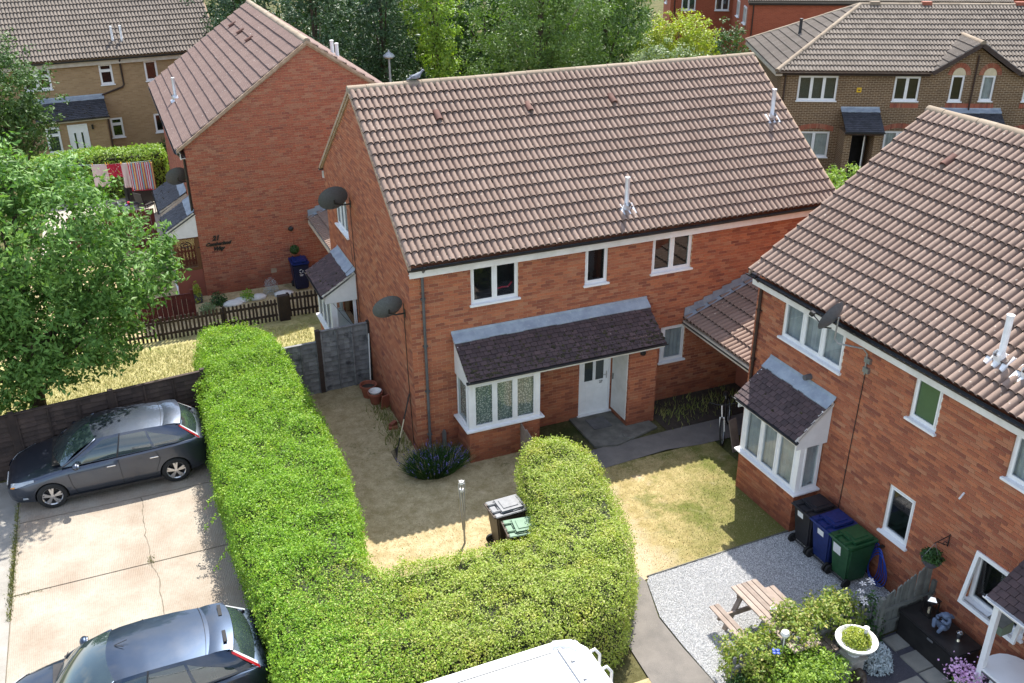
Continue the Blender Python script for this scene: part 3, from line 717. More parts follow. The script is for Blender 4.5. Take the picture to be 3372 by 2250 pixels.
# ---------------------------------------------------------------- leaves
def leaf_mesh(name, P, Nn, size, mat, asp=.5, jit=.6, sz_var=.35, rngl=None):
    """one rhombic leaf per point, roughly facing Nn"""
    g = rngl or rng; n = len(P); nn = Nn+g.normal(0, jit, (n, 3)); nn /= np.linalg.norm(nn, axis=1)[:, None]+1e-9
    t = g.normal(0, 1, (n, 3)); t -= nn*(t*nn).sum(1)[:, None]; t /= np.linalg.norm(t, axis=1)[:, None]+1e-9
    b = np.cross(nn, t); s = (size*(1+g.uniform(-sz_var, sz_var, n)))[:, None]
    V = np.stack([P-t*s*.5, P+b*s*asp*.5+t*s*.05-nn*s*.06, P+t*s*.5, P-b*s*asp*.5+t*s*.05-nn*s*.06], 1).reshape(-1, 3)
    F = np.arange(4*n).reshape(n, 4)
    return npmesh(name, V, F, mat)
def tree(name, base, lobes, nleaf, size, mat, label, trunk=.13, clump=.32, group=None, cat='tree', per=34, asp=.5, th=None, shell=.55, limbs=True, jit=.75, flat=0):
    R = empty(name, base, 0, label=label, cat=cat, group=group)
    vol = np.array([l[3]*l[4]+l[4]*l[5]+l[3]*l[5] for l in lobes]); vol = vol/vol.sum(); Ps = []; Ns = []
    for l, wgt in zip(lobes, vol):
        nc = max(6, int(nleaf*wgt/per)); d = rng.normal(0, 1, (nc, 3)); d /= np.linalg.norm(d, axis=1)[:, None]
        rr = shell+(1-shell)*rng.random(nc)**.6; c = np.array(l[:3]); rad = np.array(l[3:6])
        ctr = c+d*rr[:, None]*rad*(1+.10*rng.normal(0, 1, (nc, 1)))
        if flat: ctr[:, 2] -= flat*np.abs(rng.normal(0, 1, nc))
        nrm = d/rad; nrm /= np.linalg.norm(nrm, axis=1)[:, None]
        k = rng.poisson(per, nc); idx = np.repeat(np.arange(nc), k)
        cl = clump*(.6+.8*rng.random(nc))
        off = rng.normal(0, 1, (len(idx), 3)); off /= np.linalg.norm(off, axis=1)[:, None]; off *= (rng.random(len(idx))**.45)[:, None]*cl[idx][:, None]
        off[:, 2] *= .75
        Ps.append(ctr[idx]+off); Ns.append(nrm[idx]*.55+off/cl[idx][:, None]*.5+np.array([0, 0, .55]))
    P = np.concatenate(Ps); Nn = np.concatenate(Ns); ok = P[:, 2]+base[2] > .02
    tag(link('crown', leaf_mesh('crown', P[ok], Nn[ok], size, mat, asp, jit), R))
    if trunk:
        b = MB(); top = max(l[2]+l[5]*.3 for l in lobes); cx = np.mean([l[0] for l in lobes]); cy = np.mean([l[1] for l in lobes])
        pts = [(0, 0, -.05), (cx*.12+.03, cy*.1, top*.3), (cx*.5, cy*.5, top*.6), (cx, cy, top)]
        b.tube(pts, [trunk*1.25, trunk, trunk*.6, trunk*.18], 8)
        if limbs:
            for l in lobes:
                for _ in range(2):
                    e = [l[i]+random.uniform(-.5, .5)*l[3+i] for i in range(3)]; z0 = min(top*.65, max(.3, e[2]*.5)); f = z0/top
                    b.tube([(cx*f, cy*f, z0), ((cx*f+e[0])/2, (cy*f+e[1])/2, (z0+e[2])/2+.15), tuple(e)], [trunk*.45, trunk*.28, trunk*.1], 6)
        b.build('trunk', 'bark', R, smooth='all')
    return R
def grass_mesh(name, P, h, wid, mat, lean=.5, kind='stuff', label=None, cat=None):
    n = len(P); a = rng.uniform(0, 2*math.pi, n); hh = h*(1+rng.uniform(-.5, .5, n)); wd = wid*(1+rng.uniform(-.4, .4, n))
    dx, dy = np.cos(a)*wd/2, np.sin(a)*wd/2; la = rng.uniform(0, 2*math.pi, n); ll = lean*hh*rng.random(n)
    z = np.zeros(n)
    V = np.stack([P+np.stack([dx, dy, z], 1), P-np.stack([dx, dy, z], 1), P+np.stack([np.cos(la)*ll, np.sin(la)*ll, hh], 1)], 1).reshape(-1, 3)
    return tag(link(name, npmesh(name, V, np.arange(3*n).reshape(n, 3), mat)), label, cat, kind=kind)
def in_poly(P, poly):
    x, y = P[:, 0], P[:, 1]; r = np.zeros(len(P), bool); n = len(poly); j = n-1
    for i in range(n):
        xi, yi = poly[i]; xj, yj = poly[j]
        c = ((yi > y) != (yj > y)) & (x < (xj-xi)*(y-yi)/(yj-yi+1e-12)+xi); r ^= c; j = i
    return r
def rand_poly(poly, n):
    p = np.array(poly); lo, hi = p.min(0), p.max(0); out = []; got = 0
    while got < n:
        q = rng.uniform(lo, hi, (n*2, 2)); q = q[in_poly(q, poly)]; out.append(q); got += len(q)
    return np.concatenate(out)[:n]
def edge_dist(P, poly):
    d = np.full(len(P), 1e9); p = np.array(poly); n = len(p)
    for i in range(n):
        a, b = p[i], p[(i+1) % n]; ab = b-a; t = np.clip(((P[:, :2]-a)@ab)/(ab@ab), 0, 1)
        d = np.minimum(d, np.linalg.norm(P[:, :2]-(a+t[:, None]*ab), axis=1))
    return d
def smooth_poly(poly, k=2):
    for _ in range(k):
        q = []
        for i in range(len(poly)):
            a, b = poly[i], poly[(i+1) % len(poly)]
            q += [(a[0]*.75+b[0]*.25, a[1]*.75+b[1]*.25), (a[0]*.25+b[0]*.75, a[1]*.25+b[1]*.75)]
        poly = q
    return poly

_lat = rng.random((48, 48, 48))
def vnoise(P, sc):
    q = np.asarray(P)*sc; i = np.floor(q).astype(int); f = q-i; f = f*f*(3-2*f); r = 0
    for dx in (0, 1):
        for dy in (0, 1):
            for dz in (0, 1):
                w = (f[:, 0] if dx else 1-f[:, 0])*(f[:, 1] if dy else 1-f[:, 1])*(f[:, 2] if dz else 1-f[:, 2])
                r = r+w*_lat[(i[:, 0]+dx) % 48, (i[:, 1]+dy) % 48, (i[:, 2]+dz) % 48]
    return r
# ================================================================ ground
def sheet(name, poly, z, mat, **kw): return MB().sheet(poly, z).build(name, mat, None, kind='structure', **kw)
sheet('ground', [(-400, -120), (400, -120), (400, 600), (-400, 600)], -.02, 'ground_far')
GARDEN = [(-2.9, -6.4), (2.3, -6.4), (2.9, -2.2), (2.9, 0.1), (0, .1), (0, 4.0), (-2.9, 4.0)]
sheet('garden_lawn', GARDEN, .0, 'lawn_dry')
LAWNR = [(1.7, -6.3), (2.7, -5.98), (6.75, -5.87), (6.75, -2.2), (2.7, -2.2)]
sheet('front_lawn', LAWNR, .0, 'lawn_mixed')
YARD = [(-14, 2.6), (-4.2, 3.1), (-4.2, 4.0), (0, 4.0), (0, 9.2), (-14, 9.2)]
sheet('yard_grass', YARD, .0, 'lawn_hay')
sheet('back_garden', [(-14, 9.2), (.6, 9.2), (.6, 11.9), (-3.5, 11.9), (-3.5, 18), (-14, 18)], -.004, 'lawn_dry')
sheet('patio', [(-8.5, 18), (-3.5, 18), (-3.5, 25), (-8.5, 25)], .004, 'concrete')
PATH = [(1.2, -14), (2.45, -14), (2.42, -8.7), (2.37, -7.8), (2.37, -7.0), (2.66, -6.06), (2.62, -5.75), (1.6, -5.9), (1.45, -8.3), (1.2, -9)]
sheet('path', PATH, .012, 'asphalt')
sheet('front_path', [(2.4, -2.35), (5.5, -2.15), (6.4, -2.28), (9.5, -2.3), (9.5, -1.45), (5.97, -1.41), (2.4, -1.5)], .012, 'asphalt')
sheet('flower_bed', [(5.95, -1.41), (9.5, -1.41), (9.5, .05), (5.95, .05)], .008, 'soil')
sheet('verge_strip', [(-.5, -8.2), (1.5, -8.2), (1.3, -14), (-.5, -14)], .004, 'lawn_dry')
sheet('road', [(-30, -60), (-8.64, -60), (-8.64, 2.6), (-30, 2.6)], .004, 'road_pale')
# concrete drive in slabs with open joints
drive = empty('driveway', (-6.5, -2, 0), kind='structure')
MB().sheet([(-2.14, -40), (2.6, -40), (2.6, 4.9), (-2.14, 4.9)], .002).build('joint_bed', 'joint_dark', drive)
for y0, y1 in ((.77, 3.2), (-1.68, .75), (-4.13, -1.70), (-6.58, -4.15), (-9.03, -6.60), (-12, -9.05)):
    MB().bbox(-2.12, 2.5, y0+2, y1+2, -.08, .018, .006).build('concrete_slab', 'concrete_ribbed', drive)
cb = MB(); pts = [(-6.16, .74), (-6.13, .4), (-6.17, .1), (-6.14, -.43), (-6.17, -.8), (-6.10, -1.25), (-6.12, -1.7), (-6.05, -2.0), (-6.0, -2.28), (-6.03, -2.8), (-6.0, -3.25), (-5.95, -3.8), (-5.98, -4.1)]
pp = []
for a, b_ in zip(pts, pts[1:]):
    for k in range(4): pp.append((a[0]+(b_[0]-a[0])*k/4+random.uniform(-.018, .018)+6.5, a[1]+(b_[1]-a[1])*k/4+2))
for a, b_ in zip(pp, pp[1:]):
    w = random.uniform(.004, .010); cb.add([(a[0]-w, a[1], .0225), (a[0]+w, a[1], .0225), (b_[0]+w, b_[1], .0225), (b_[0]-w, b_[1], .0225)], [(0, 1, 2, 3)])
cb.build('crack', 'joint_dark', drive)
# weeds in the joint between road and drive, tufts by the joints
q = np.stack([rng.normal(-8.64, .035, 2600), rng.uniform(-2.4, 1.6, 2600), np.zeros(2600)], 1)
q = q[rng.random(2600) < np.clip(1.1-np.abs(q[:, 1]+.9)*.38, .12, 1)]
grass_mesh('joint_weeds', q, .055, .014, 'grass_green', .8, label='green weeds growing in the joint between road and drive', cat='weeds')
q = np.concatenate([np.stack([rng.normal(-6.11, .04, 90), rng.normal(-1.62, .09, 90), np.full(90, .018)], 1), np.stack([rng.normal(-8.3, .2, 40), rng.normal(-1.73, .02, 40), np.full(40, .018)], 1)])
grass_mesh('joint_tufts', q, .04, .012, 'grass_green', .8, label='small weed tuft in the crack of the concrete slabs', cat='weeds')
# gravel
GRAV = [(2.45, -9.0), (2.40, -7.8), (2.40, -7.0), (2.68, -6.05), (2.8, -5.93), (4.6, -5.86), (6.1, -5.86), (6.75, -5.9), (6.75, -8.85), (4.5, -9.1)]
sheet('gravel_bed', GRAV, .006, 'gravel_bed')
P2 = rand_poly(GRAV, 52000); n_ = len(P2); s_ = rng.uniform(.006, .0135, n_)
octv = np.array([(1, 0, 0), (-.3, .95, 0), (-.6, -.7, 0), (0, 0, .75), (.5, -.8, -.1)]); octf = np.array([(0, 1, 3), (1, 2, 3), (2, 4, 3), (4, 0, 3)])
an = rng.uniform(0, 2*math.pi, n_); ca, sa = np.cos(an)[:, None], np.sin(an)[:, None]
vx = (octv[None, :, 0]*ca-octv[None, :, 1]*sa)*s_[:, None]; vy = (octv[None, :, 0]*sa+octv[None, :, 1]*ca)*s_[:, None]*rng.uniform(.6, 1.1, (n_, 1)); vz_ = octv[None, :, 2]*s_[:, None]
tl = rng.normal(0, .35, (n_, 1)); vz_ = vz_+vx*tl
Vg = np.stack([P2[:, 0:1]+vx, P2[:, 1:2]+vy, .012+vz_], 2).reshape(-1, 3); Fg = (octf[None]+5*np.arange(n_)[:, None, None]).reshape(-1, 3)
tag(link('gravel', npmesh('gravel', Vg, Fg, 'pebble')), 'pale grey stone chippings spread between lawn and bins', 'gravel', kind='stuff')
MB().beam((2.75, -5.93, .015), (6.2, -5.84, .015), .02, .035).build('gravel_edging', 'concrete_dark', None, kind='structure')
# grass blades on the lawns
def lawn_blades(name, poly, n, h, w, mat, label, keep=None):
    p = rand_poly(poly, n); P = np.stack([p[:, 0], p[:, 1], np.zeros(n)], 1)
    if keep is not None: P = P[keep(P)]
    return grass_mesh(name, P, h, w, mat, .9, label=label, cat='grass')
lawn_blades('dry_grass', GARDEN, 22000, .022, .010, 'grass_dry', 'short parched brown grass of the garden inside the hedge')
lawn_blades('patchy_grass', LAWNR, 34000, .024, .010, 'grass_green', 'patchy half-green lawn beside the bay window', lambda P: rng.random(len(P)) < np.clip(.02+.20*(P[:, 0]-3.9)-.16*(P[:, 1]+4.2), .0, .6))
lawn_blades('straw_grass', [(2.9, -5.8), (6.1, -5.8), (6.1, -2.3), (2.9, -2.3)], 9000, .018, .008, 'grass_dry', 'bleached straw-coloured blades in the lawn by the path')
lawn_blades('long_grass', [(-10, 2.9), (-4.2, 3.2), (-2.4, 4.1), (-.9, 4.1), (-.9, 8.4), (-10, 8.4)], 42000, .075, .014, 'grass_hay', 'long hay-coloured grass in the yard behind the dark fence')
# ================================================================ main house
D_, HE, HR, OV = 4.01, 4.83, 7.783, .25; TAN = (HR-HE)/(D_+OV)
main_front = [(1.42, 2.58, 3.57, 4.60), (4.27, 4.87, 3.57, 4.60), (6.07, 7.18, 3.57, 4.60), (6.46, 7.18, 1.07, 2.09), (1.06, 2.70, .9, 2.2), (4.2, 5.08, .05, 2.08)]
gab = [(8.02-6.85, 8.02-5.5, 3.55, 4.58), (8.02-6.8, 8.02-5.2, .9, 2.1)]
main, mroof, mwall = house('semi_detached_house', (0, 0, 0), 0, 11.3, D_, HE, HR, main_front, gab, (), mat='brick_red', tmat='tile_brown', right=True,
    visf=lambda c: c.x < 7.2 and c.y < 2.5, lead_tiles=lambda c: c.x < 9.5,
    label='red brick house with long brown tiled roof and lean-to porch over door 27', cat='house')
FW = I4
window(main, FW, 1.42, 2.58, 3.57, 4.60, 2)
b = MB(); b.tube([(2.12, .26, 3.78), (2.28, .24, 3.82), (2.42, .25, 3.80), (2.52, .26, 3.9)], .018, 6); b.build('room_ornament', 'cloth_red', main)
window(main, FW, 4.27, 4.87, 3.57, 4.60, 1); window(main, FW, 6.07, 7.18, 3.57, 4.60, 2)
window(main, FW, 6.46, 7.18, 1.07, 2.09, (.12, 1), curtain='net_curtain')
FG = T(0, 8.02, 0) @ Rz(-math.pi/2)
window(main, FG, gab[0][0], gab[0][1], 3.55, 4.58, 3)
def cab(root, Fm, pts, r=.008, mat='black_plastic'): MB(Fm).tube(pts, r, 5).build('cable', mat, root)
# front door, recessed under the canopy
def door(root, Fm, x0, x1, z0, z1, y, mat='white_upvc', panes=(), glassm='pane', name='door', panels=(), sill=True, handle=.92):
    b = MB(Fm); f = .05
    b.box(x0, x0+f, y-.01, y+.06, z0, z1); b.box(x1-f, x1, y-.01, y+.06, z0, z1); b.box(x0+f, x1-f, y-.01, y+.06, z1-f, z1)
    b.box(x0+f, x1-f, y+.012, y+.05, z0, z1-f)
    for (a, c, u, w) in panels: 
        b.box(a, c, y+.004, y+.02, u, w); b.box(a+.035, c-.035, y-.002, y+.02, u+.035, w-.035)
    for (a, c, u, w) in panes:
        for q in ((a-.03, a, u-.03, w+.03), (c, c+.03, u-.03, w+.03), (a, c, w, w+.03), (a, c, u-.03, u)): b.box(q[0], q[1], y+.0, y+.02, q[2], q[3])
    d = b.build(name, mat, root)
    for (a, c, u, w) in panes: MB(Fm).box(a, c, y+.006, y+.0105, u, w).build('pane', glassm, d)
    if handle: MB(Fm).box(x1-.12, x1-.095, y-.012, y+.012, z0+handle, z0+handle+.2).tube([(x1-.108, y-.03, z0+handle+.12), (x1-.2, y-.035, z0+handle+.12)], .01, 6).build('handle', 'chrome', d)
    if sill: MB(Fm).box(x0-.03, x1+.03, y-.09, y+.02, z0-.045, z0+.012).build('threshold', mat, d)
    return d
fd = door(main, FW, 4.2, 5.08, .06, 2.1, .03, panes=((4.36, 4.59, .99, 1.9), (4.67, 4.89, .99, 1.9)), glassm='dark_glass' if 'dark_glass' in MATS else 'auto_glass', panels=((4.37, 4.60, .26, .82), (4.67, 4.90, .26, .82)))
def text(body, size, M, mat, parent, name='lettering', shear=0, ext=.004, bold=0):
    cu = bpy.data.curves.new(name, 'FONT'); cu.body = body; cu.size = size; cu.align_x = 'CENTER'; cu.shear = shear; cu.extrude = ext; cu.offset = bold; cu.resolution_u = 3
    ob = bpy.data.objects.new(name, cu); COL.objects.link(ob)
    me = bpy.data.meshes.new_from_object(ob.evaluated_get(bpy.context.evaluated_depsgraph_get())); bpy.data.objects.remove(ob)
    me.transform(M); me.materials.clear(); me.materials.append(MATS[mat]); me.name = name
    return link(name, me, parent)
UPR = Matrix.Rotation(math.pi/2, 4, 'X')
text('27', .095, T(4.82, .016, .885) @ UPR, 'black_metal', fd, 'house_number')
# bay with brick base
def bay(root, Fm, x0, x1, dep, zs, zh, mat, curtain, lights=3, sides=(1, 1), wall_parent=None, vis=None, nbr=60, side_curtain=None):
    wb = MB(Fm); e = .008
    wb.box(x0+e, x1-e, -dep+e, .05, 0, zs-.03)
    w = wb.build('bay_wall', 'mortar', root)
    c0 = lambda v: (lambda z: v)
    fs = [(Fm @ T(0, -dep, 0), courses(c0(x0), c0(x1), 0, zs-.04, []), vis), (Fm @ T(x0, 0, 0) @ Rz(-math.pi/2), courses(c0(0), c0(dep), 0, zs-.04, []), vis), (Fm @ T(x1, -dep, 0) @ Rz(math.pi/2), courses(c0(0), c0(dep), 0, zs-.04, []), vis)]
    brickwork(w, fs, mat, nbr, root)
    b = MB(Fm); b.bbox(x0-.09, x1+.09, -dep-.09, .0, zs-.035, zs+.012, .008); b.build('bay_sill', 'white_upvc', root)
    MB(Fm).box(x0-.0, x1+.0, -dep+.0, -.002, zh, zh+.16).build('bay_head', 'white_upvc', root)
    for sx in (x0, x1):
        MB(Fm).box(sx-.004, sx+.075, -dep-.004, -dep+.07, zs+.012, zh-.001) .build('corner_post', 'white_upvc', root) if sx == x0 else MB(Fm).box(sx-.075, sx+.004, -dep-.004, -dep+.07, zs+.012, zh-.001).build('corner_post', 'white_upvc', root)
    window(root, Fm @ T(0, -dep, 0), x0+.075, x1-.075, zs+.012, zh, lights, y=.005, sill=False, curtain=curtain, room=False, name='bay_window')
    if sides[0]: window(root, Fm @ T(x0, 0, 0) @ Rz(-math.pi/2), .03, dep-.072, zs+.012, zh, 1, y=.005, sill=False, curtain=side_curtain or curtain, room=False, name='bay_side_window')
    if sides[1]: window(root, Fm @ T(x1, -dep, 0) @ Rz(math.pi/2), .072, dep-.03, zs+.012, zh, 1, y=.005, sill=False, curtain=side_curtain or curtain, room=False, name='bay_side_window')
    r = MB(Fm); r.box(x0+.09, x1-.09, -dep+.22, .5, zs-.02, zs+.01); r.add([(x0+.09, .5, zs), (x1-.09, .5, zs), (x1-.09, .5, zh), (x0+.09, .5, zh)], [(0, 1, 2, 3)])
    r.build('room_lining', 'dark_room', root)
bay(main, FW, 1.0, 2.76, .83, .88, 2.06, 'brick_red', 'lace', 3, vis=lambda c: True)
canopy(main, FW, .93, 5.97, -1.02, 2.25, 2.95, moss=420, cheek=(1, 0))
# porch pillar with meter cupboard
pw = MB(); pw.box(5.118, 5.882, -.822, -.002, 0, 2.42); pil = pw.build('porch_pillar', 'mortar', main); c0 = lambda v: (lambda z: v)
brickwork(pil, [(T(0, -.83, 0), courses(c0(5.11), c0(5.89), 0, 2.14, []), lambda c: True), (T(5.11, 0, 0) @ Rz(-math.pi/2), courses(c0(0), c0(.83), 0, 2.3, [(.05, .78, .16, 2.04)]), None), (T(5.89, -.83, 0) @ Rz(math.pi/2), courses(c0(0), c0(.83), 0, 2.3, []), None)], 'brick_red', 120, main)
sdm = MB(T(5.11, 0, 0) @ Rz(-math.pi/2)); sdm.box(.05, .78, -.02, .02, .17, 2.03); sd = sdm.build('cupboard_door', 'white_paint', main)
MB(T(5.11, 0, 0) @ Rz(-math.pi/2)).box(.10, .13, -.035, -.02, 1.0, 1.16).build('handle', 'black_metal', sd)
b = MB(T(5.47, -.83, 1.98)); b.lathe([(0, -.06), (.05, -.06), (.075, -.02), (.075, 0)], 14, (0, 0, 0), Matrix.Rotation(-math.pi/2, 4, 'X')); b.build('porch_light', 'black_plastic', main, smooth=True)
downpipe(main, FW, .29, 0, 4.78)
cab(main, FG, [(8.02-.5, -.012, 3.7), (8.02-.45, -.012, 2), (8.02-.3, -.012, .1)])
cab(main, FG, [(8.02-5.02, -.012, 4.85), (8.02-4.95, -.012, 2.9), (8.02-4.9, -.012, 1.4)])
cab(main, FG, [(8.02-5.3, -.012, 3.5), (8.02-5.2, -.012, 2.9), (8.02-5.15, -.85, 2.25), (8.02-5.1, -.4, 1.5), (8.02-4.95, -.012, 1.0)], .006)
MB().box(.60, .68, -.09, -.005, .12, .50).box(.61, .66, -.12, -.04, .46, .56).build('gas_riser', 'galv', main)
for x, y in ((1.81, 3.06), (4.15, 3.06), (6.46, 3.06)): vent_tile(mroof, x, y, OV, HE, TAN)
def roof_flue(root, roof, x, y, h, mat='metal_flue', slope=True):
    z = HE+(y+OV)*TAN; f = flue(root, T(x, y, z), h, .055, mat)
    M = T(x, y, z+.04) @ Matrix.Rotation(math.atan(TAN), 4, 'X')
    b = MB(M)
    for k in range(3):
        px = -.15+.15*k; pr = [(px+.065*math.cos(a), .0+.05*math.sin(a)) for a in [math.pi*i/6 for i in range(7)]]
        b.yprism(pr, -.19, .12)
    b.box(-.2, .2, -.16, .14, -.01, .008); b.lathe([(.11, .0), (.075, .16)], 12); b.build('flashing', 'white_flue' if mat == 'white_flue' else 'metal_flue', f, smooth=True)
roof_flue(main, mroof, 5.46, .30, .80); roof_flue(main, mroof, 10.75, 2.1, .80)
# rear-left bay and canopy on the gable
bay(main, FG, 8.02-6.95, 8.02-5.15, .72, .88, 2.06, 'brick_red', None, 3)
canopy(main, FG, 8.02-7.05, 8.02-5.05, -.95, 2.22, 2.78, cheek=(1, 1), moss=25)
b = MB(FG)
for k in range(4): b.box(8.02-6.95, 8.02-5.11, -.02, -.004, 2.1+k*.14, 2.225+k*.14)
# ---- the little roof between the main house and the house on the left
def link_roof(name, root, x0, y0, y1, xe, ze, run, rise, flash_y, label, steps=9, nobj=300, wallx=None):
    """eave along y at x=xe, rising towards +x"""
    R = empty(name, (xe, y0, 0), 0, label=label, cat='lean-to roof', group='tiled link roofs between houses')
    Ls = math.hypot(run, rise); th = math.atan2(rise, run); ln = y1-y0
    b = MB(); b.xprism([(0, 0), (1, 0), (1, 0)], 0, 0); b = MB()
    b.yprism([(.02, ze-.03), (run, ze+rise-.03), (run, ze+rise-.10), (.02, ze-.12)], .01, ln-.01); roof = b.build('roof', 'mortar_grey', R)
    # frame: x along eave (towards -y), y up-slope (+x)
    Sm = T(0, ln, ze) @ Rz(-math.pi/2) @ Matrix.Rotation(th, 4, 'X')
    tile_slope(roof, R, Sm, ln, Ls, max(3, round(Ls/.345)), 'tile_brown', nobj)
    MB().box(-.02, .02, .02, ln-.02, ze-.16, ze-.02).build('fascia', 'cream_board', R)
    fl = MB(); yf = ln-.02 if flash_y else .02; s = -1
    for i in range(steps):
        a, c = run*i/steps, run*(i+1)/steps; za, zc = ze+rise*i/steps, ze+rise*(i+1)/steps
        fl.add([(a, yf, za+.02), (c, yf, zc+.02), (c, yf, za+.26+rise/steps), (a, yf, za+.22+rise/steps)], [(0, 1, 2, 3)])
        fl.add([(a, yf, za+.09), (c, yf, zc+.09), (c, yf-.15, zc+.085), (a, yf-.15, za+.085)], [(0, 1, 2, 3)])
    fl.build('stepped_flashing', 'lead', R)
    return R
lr = link_roof('link_roof', None, 0, -3.27, -.004, 7.10, 2.22, 2.4, .92, True, 'tiled lean-to roof bridging the gap between the two red brick houses')
g = MB(); pr = [(-.0+.05*math.cos(a), 2.15+.05*math.sin(a)) for a in [math.pi+math.pi*i/6 for i in range(7)]]; g.yprism(pr, 0, 3.25); g.build('gutter', 'black_plastic', lr)
wb = MB(); wb.box(8.9-7.1, 9.0-7.1, 0.0, 3.26, 0, 2.9); wb.build('rear_wall', 'brick_deep', lr)
link_roof('link_roof', None, 0, 8.03, 11.78, .1, 2.15, 2.2, .85, True, 'small tiled lean-to roof behind the gable, reaching house 21')
def roof_moss(roof, Wd, n, mat='moss'):
    th = math.atan(TAN); Sm = T(-.06, -OV, HE) @ Matrix.Rotation(th, 4, 'X'); Ls = math.hypot(D_+OV, HR-HE); g = (Ls-.04)/15; b = MB(Sm)
    w = (Wd+.12)/round((Wd+.12)/.30)/2
    for _ in range(n):
        k = random.randrange(int(Wd/w)); j = int(abs(random.gauss(0, 6))) % 15
        if random.random() < .35: j = 14
        x = k*w+.01+random.uniform(-.012, .02); y = j*g+random.uniform(.0, .34)
        r = random.uniform(.006, .018); b.sphere((x, y, .012+.046*(1-(y-j*g)/.42)), (r*1.1, r*random.uniform(1, 2.2), r*.8), 5, 3)
    tag(b.build('moss', mat, roof, smooth='all'), kind='stuff')
roof_moss(mroof, 11.3, 420)
# ================================================================ right-hand house
RA = .0163-math.pi/2
right_front = [(.87, 2.67, 3.63, 4.60), (4.42, 5.04, 3.6, 4.60), (6.48, 7.8, 3.6, 4.60), (4.33, 4.97, 1.09, 2.16), (6.38, 7.5, 1.07, 2.13), (.8, 2.5, 1.0, 2.2)]
rh, rroof, rwall = house('semi_detached_house', (6.699, -3.285, 0), RA, 11.4, D_, HE, HR, right_front, (), (), mat='brick_red', tmat='tile_brown',
    visf=lambda c: c.y > -10.3, label='red brick house at the right edge with bay window and wheelie bins', cat='house')
window(rh, FW, .87, 2.67, 3.63, 4.60, 3, curtain='net_curtain'); window(rh, FW, 4.42, 5.04, 3.6, 4.60, 1, glassmat='frosted'); window(rh, FW, 6.48, 7.8, 3.6, 4.60, 2, curtain='net_curtain')
window(rh, FW, 4.33, 4.97, 1.09, 2.16, 1)
w = window(rh, FW, 6.38, 7.5, 1.07, 2.13, 1); blinds(w, FW, 6.75, 7.45, 1.35, 2.05, .2)
ow = MB(T(0, .02, 2.12) @ Matrix.Rotation(-.16, 4, 'X') @ T(0, 0, -2.12)); ow.box(6.37, 6.44, -.05, 0, 1.06, 2.1); ow.box(7.44, 7.51, -.05, 0, 1.06, 2.1); ow.box(6.44, 7.44, -.05, 0, 2.03, 2.1); ow.box(6.44, 7.44, -.05, 0, 1.06, 1.13); ow.build('open_sash', 'white_upvc', w)
bay(rh, FW, .72, 2.56, .58, .97, 2.16, 'brick_red', 'net_curtain', 3, vis=lambda c: True, nbr=120)
canopy(rh, FW, .68, 2.68, -.83, 2.34, 3.05, cheek=(1, 1), moss=8)
for x, z in ((2.58, 2.35),): MB(T(x, -.4, z)).lathe([(0, .02), (.03, .02), (.03, 0)], 10, (0, 0, 0), Matrix.Rotation(math.pi/2, 4, 'Y')).build('overflow_pipe', 'grey_plastic', rh)
downpipe(rh, FW, .16, 0, 4.78, mat='brown_pipe')
cab(rh, FW, [(3.30, -.012, 3.97), (3.26, -.012, 2.4), (3.22, -.012, .2)])
MB(T(1.91, 0, 3.22)).lathe([(0, -.16), (.055, -.16), (.06, -.14), (.06, 0)], 14, (0, 0, 0), Matrix.Rotation(-math.pi/2, 4, 'X')).build('boiler_outlet', 'grey_plastic', rh, smooth=True)
MB().tube([(5.86, -.0, 2.93), (5.90, -.14, 2.88)], .018, 8).build('overflow_pipe', 'white_flue', rh)
roof_flue(rh, rroof, 5.65, .35, .82, 'white_flue'); roof_flue(rh, rroof, 6.22, .32, .82, 'white_flue')
roof_moss(rroof, 11.4, 1100); vent_tile(rroof, 1.56, 3.06, OV, HE, TAN); vent_tile(rroof, 3.9, 3.06, OV, HE, TAN)
canopy(rh, FW, 7.32, 10.2, -.86, 2.2, 2.85, cheek=(0, 0), moss=10, gut='white_upvc', nobj=160)
MB().box(7.46, 7.55, -.86, -.77, 0, 2.12).build('porch_post', 'white_upvc', rh)
# ================================================================ house 21 on the left
left_ops_l = []
lh, lroof, lwall = house('semi_detached_house', (-3.4126, 11.79+10.98, 0), -math.pi/2, 10.98, D_, HE, HR, [(1.0, 2.4, 3.6, 4.6), (4.2, 5.3, 3.6, 4.6)], (), (), mat='brick_deep', tmat='tile_plum',
    visf=lambda c: c.x < .2 and c.z > .2, courses_n=15, tile_h=.036, label='deep red brick house with plum tiled roof and blank gable lettered 21', cat='house')
window(lh, FW, 1.0, 2.4, 3.6, 4.6, 3); window(lh, FW, 4.2, 5.3, 3.6, 4.6, 2)
canopy(lh, FW, 6.2, 8.75, -.95, 2.30, 2.85, cheek=(0, 1), mat='slate_blue', moss=20)
b = MB(); b.box(8.55, 8.62, -.85, 0, 0, 2.1); b.build('porch_wall', 'brick_deep', lh)
canopy(lh, FW, 9.35, 11.02, -.95, 2.30, 2.85, cheek=(0, 1), mat='slate_blue', moss=10)
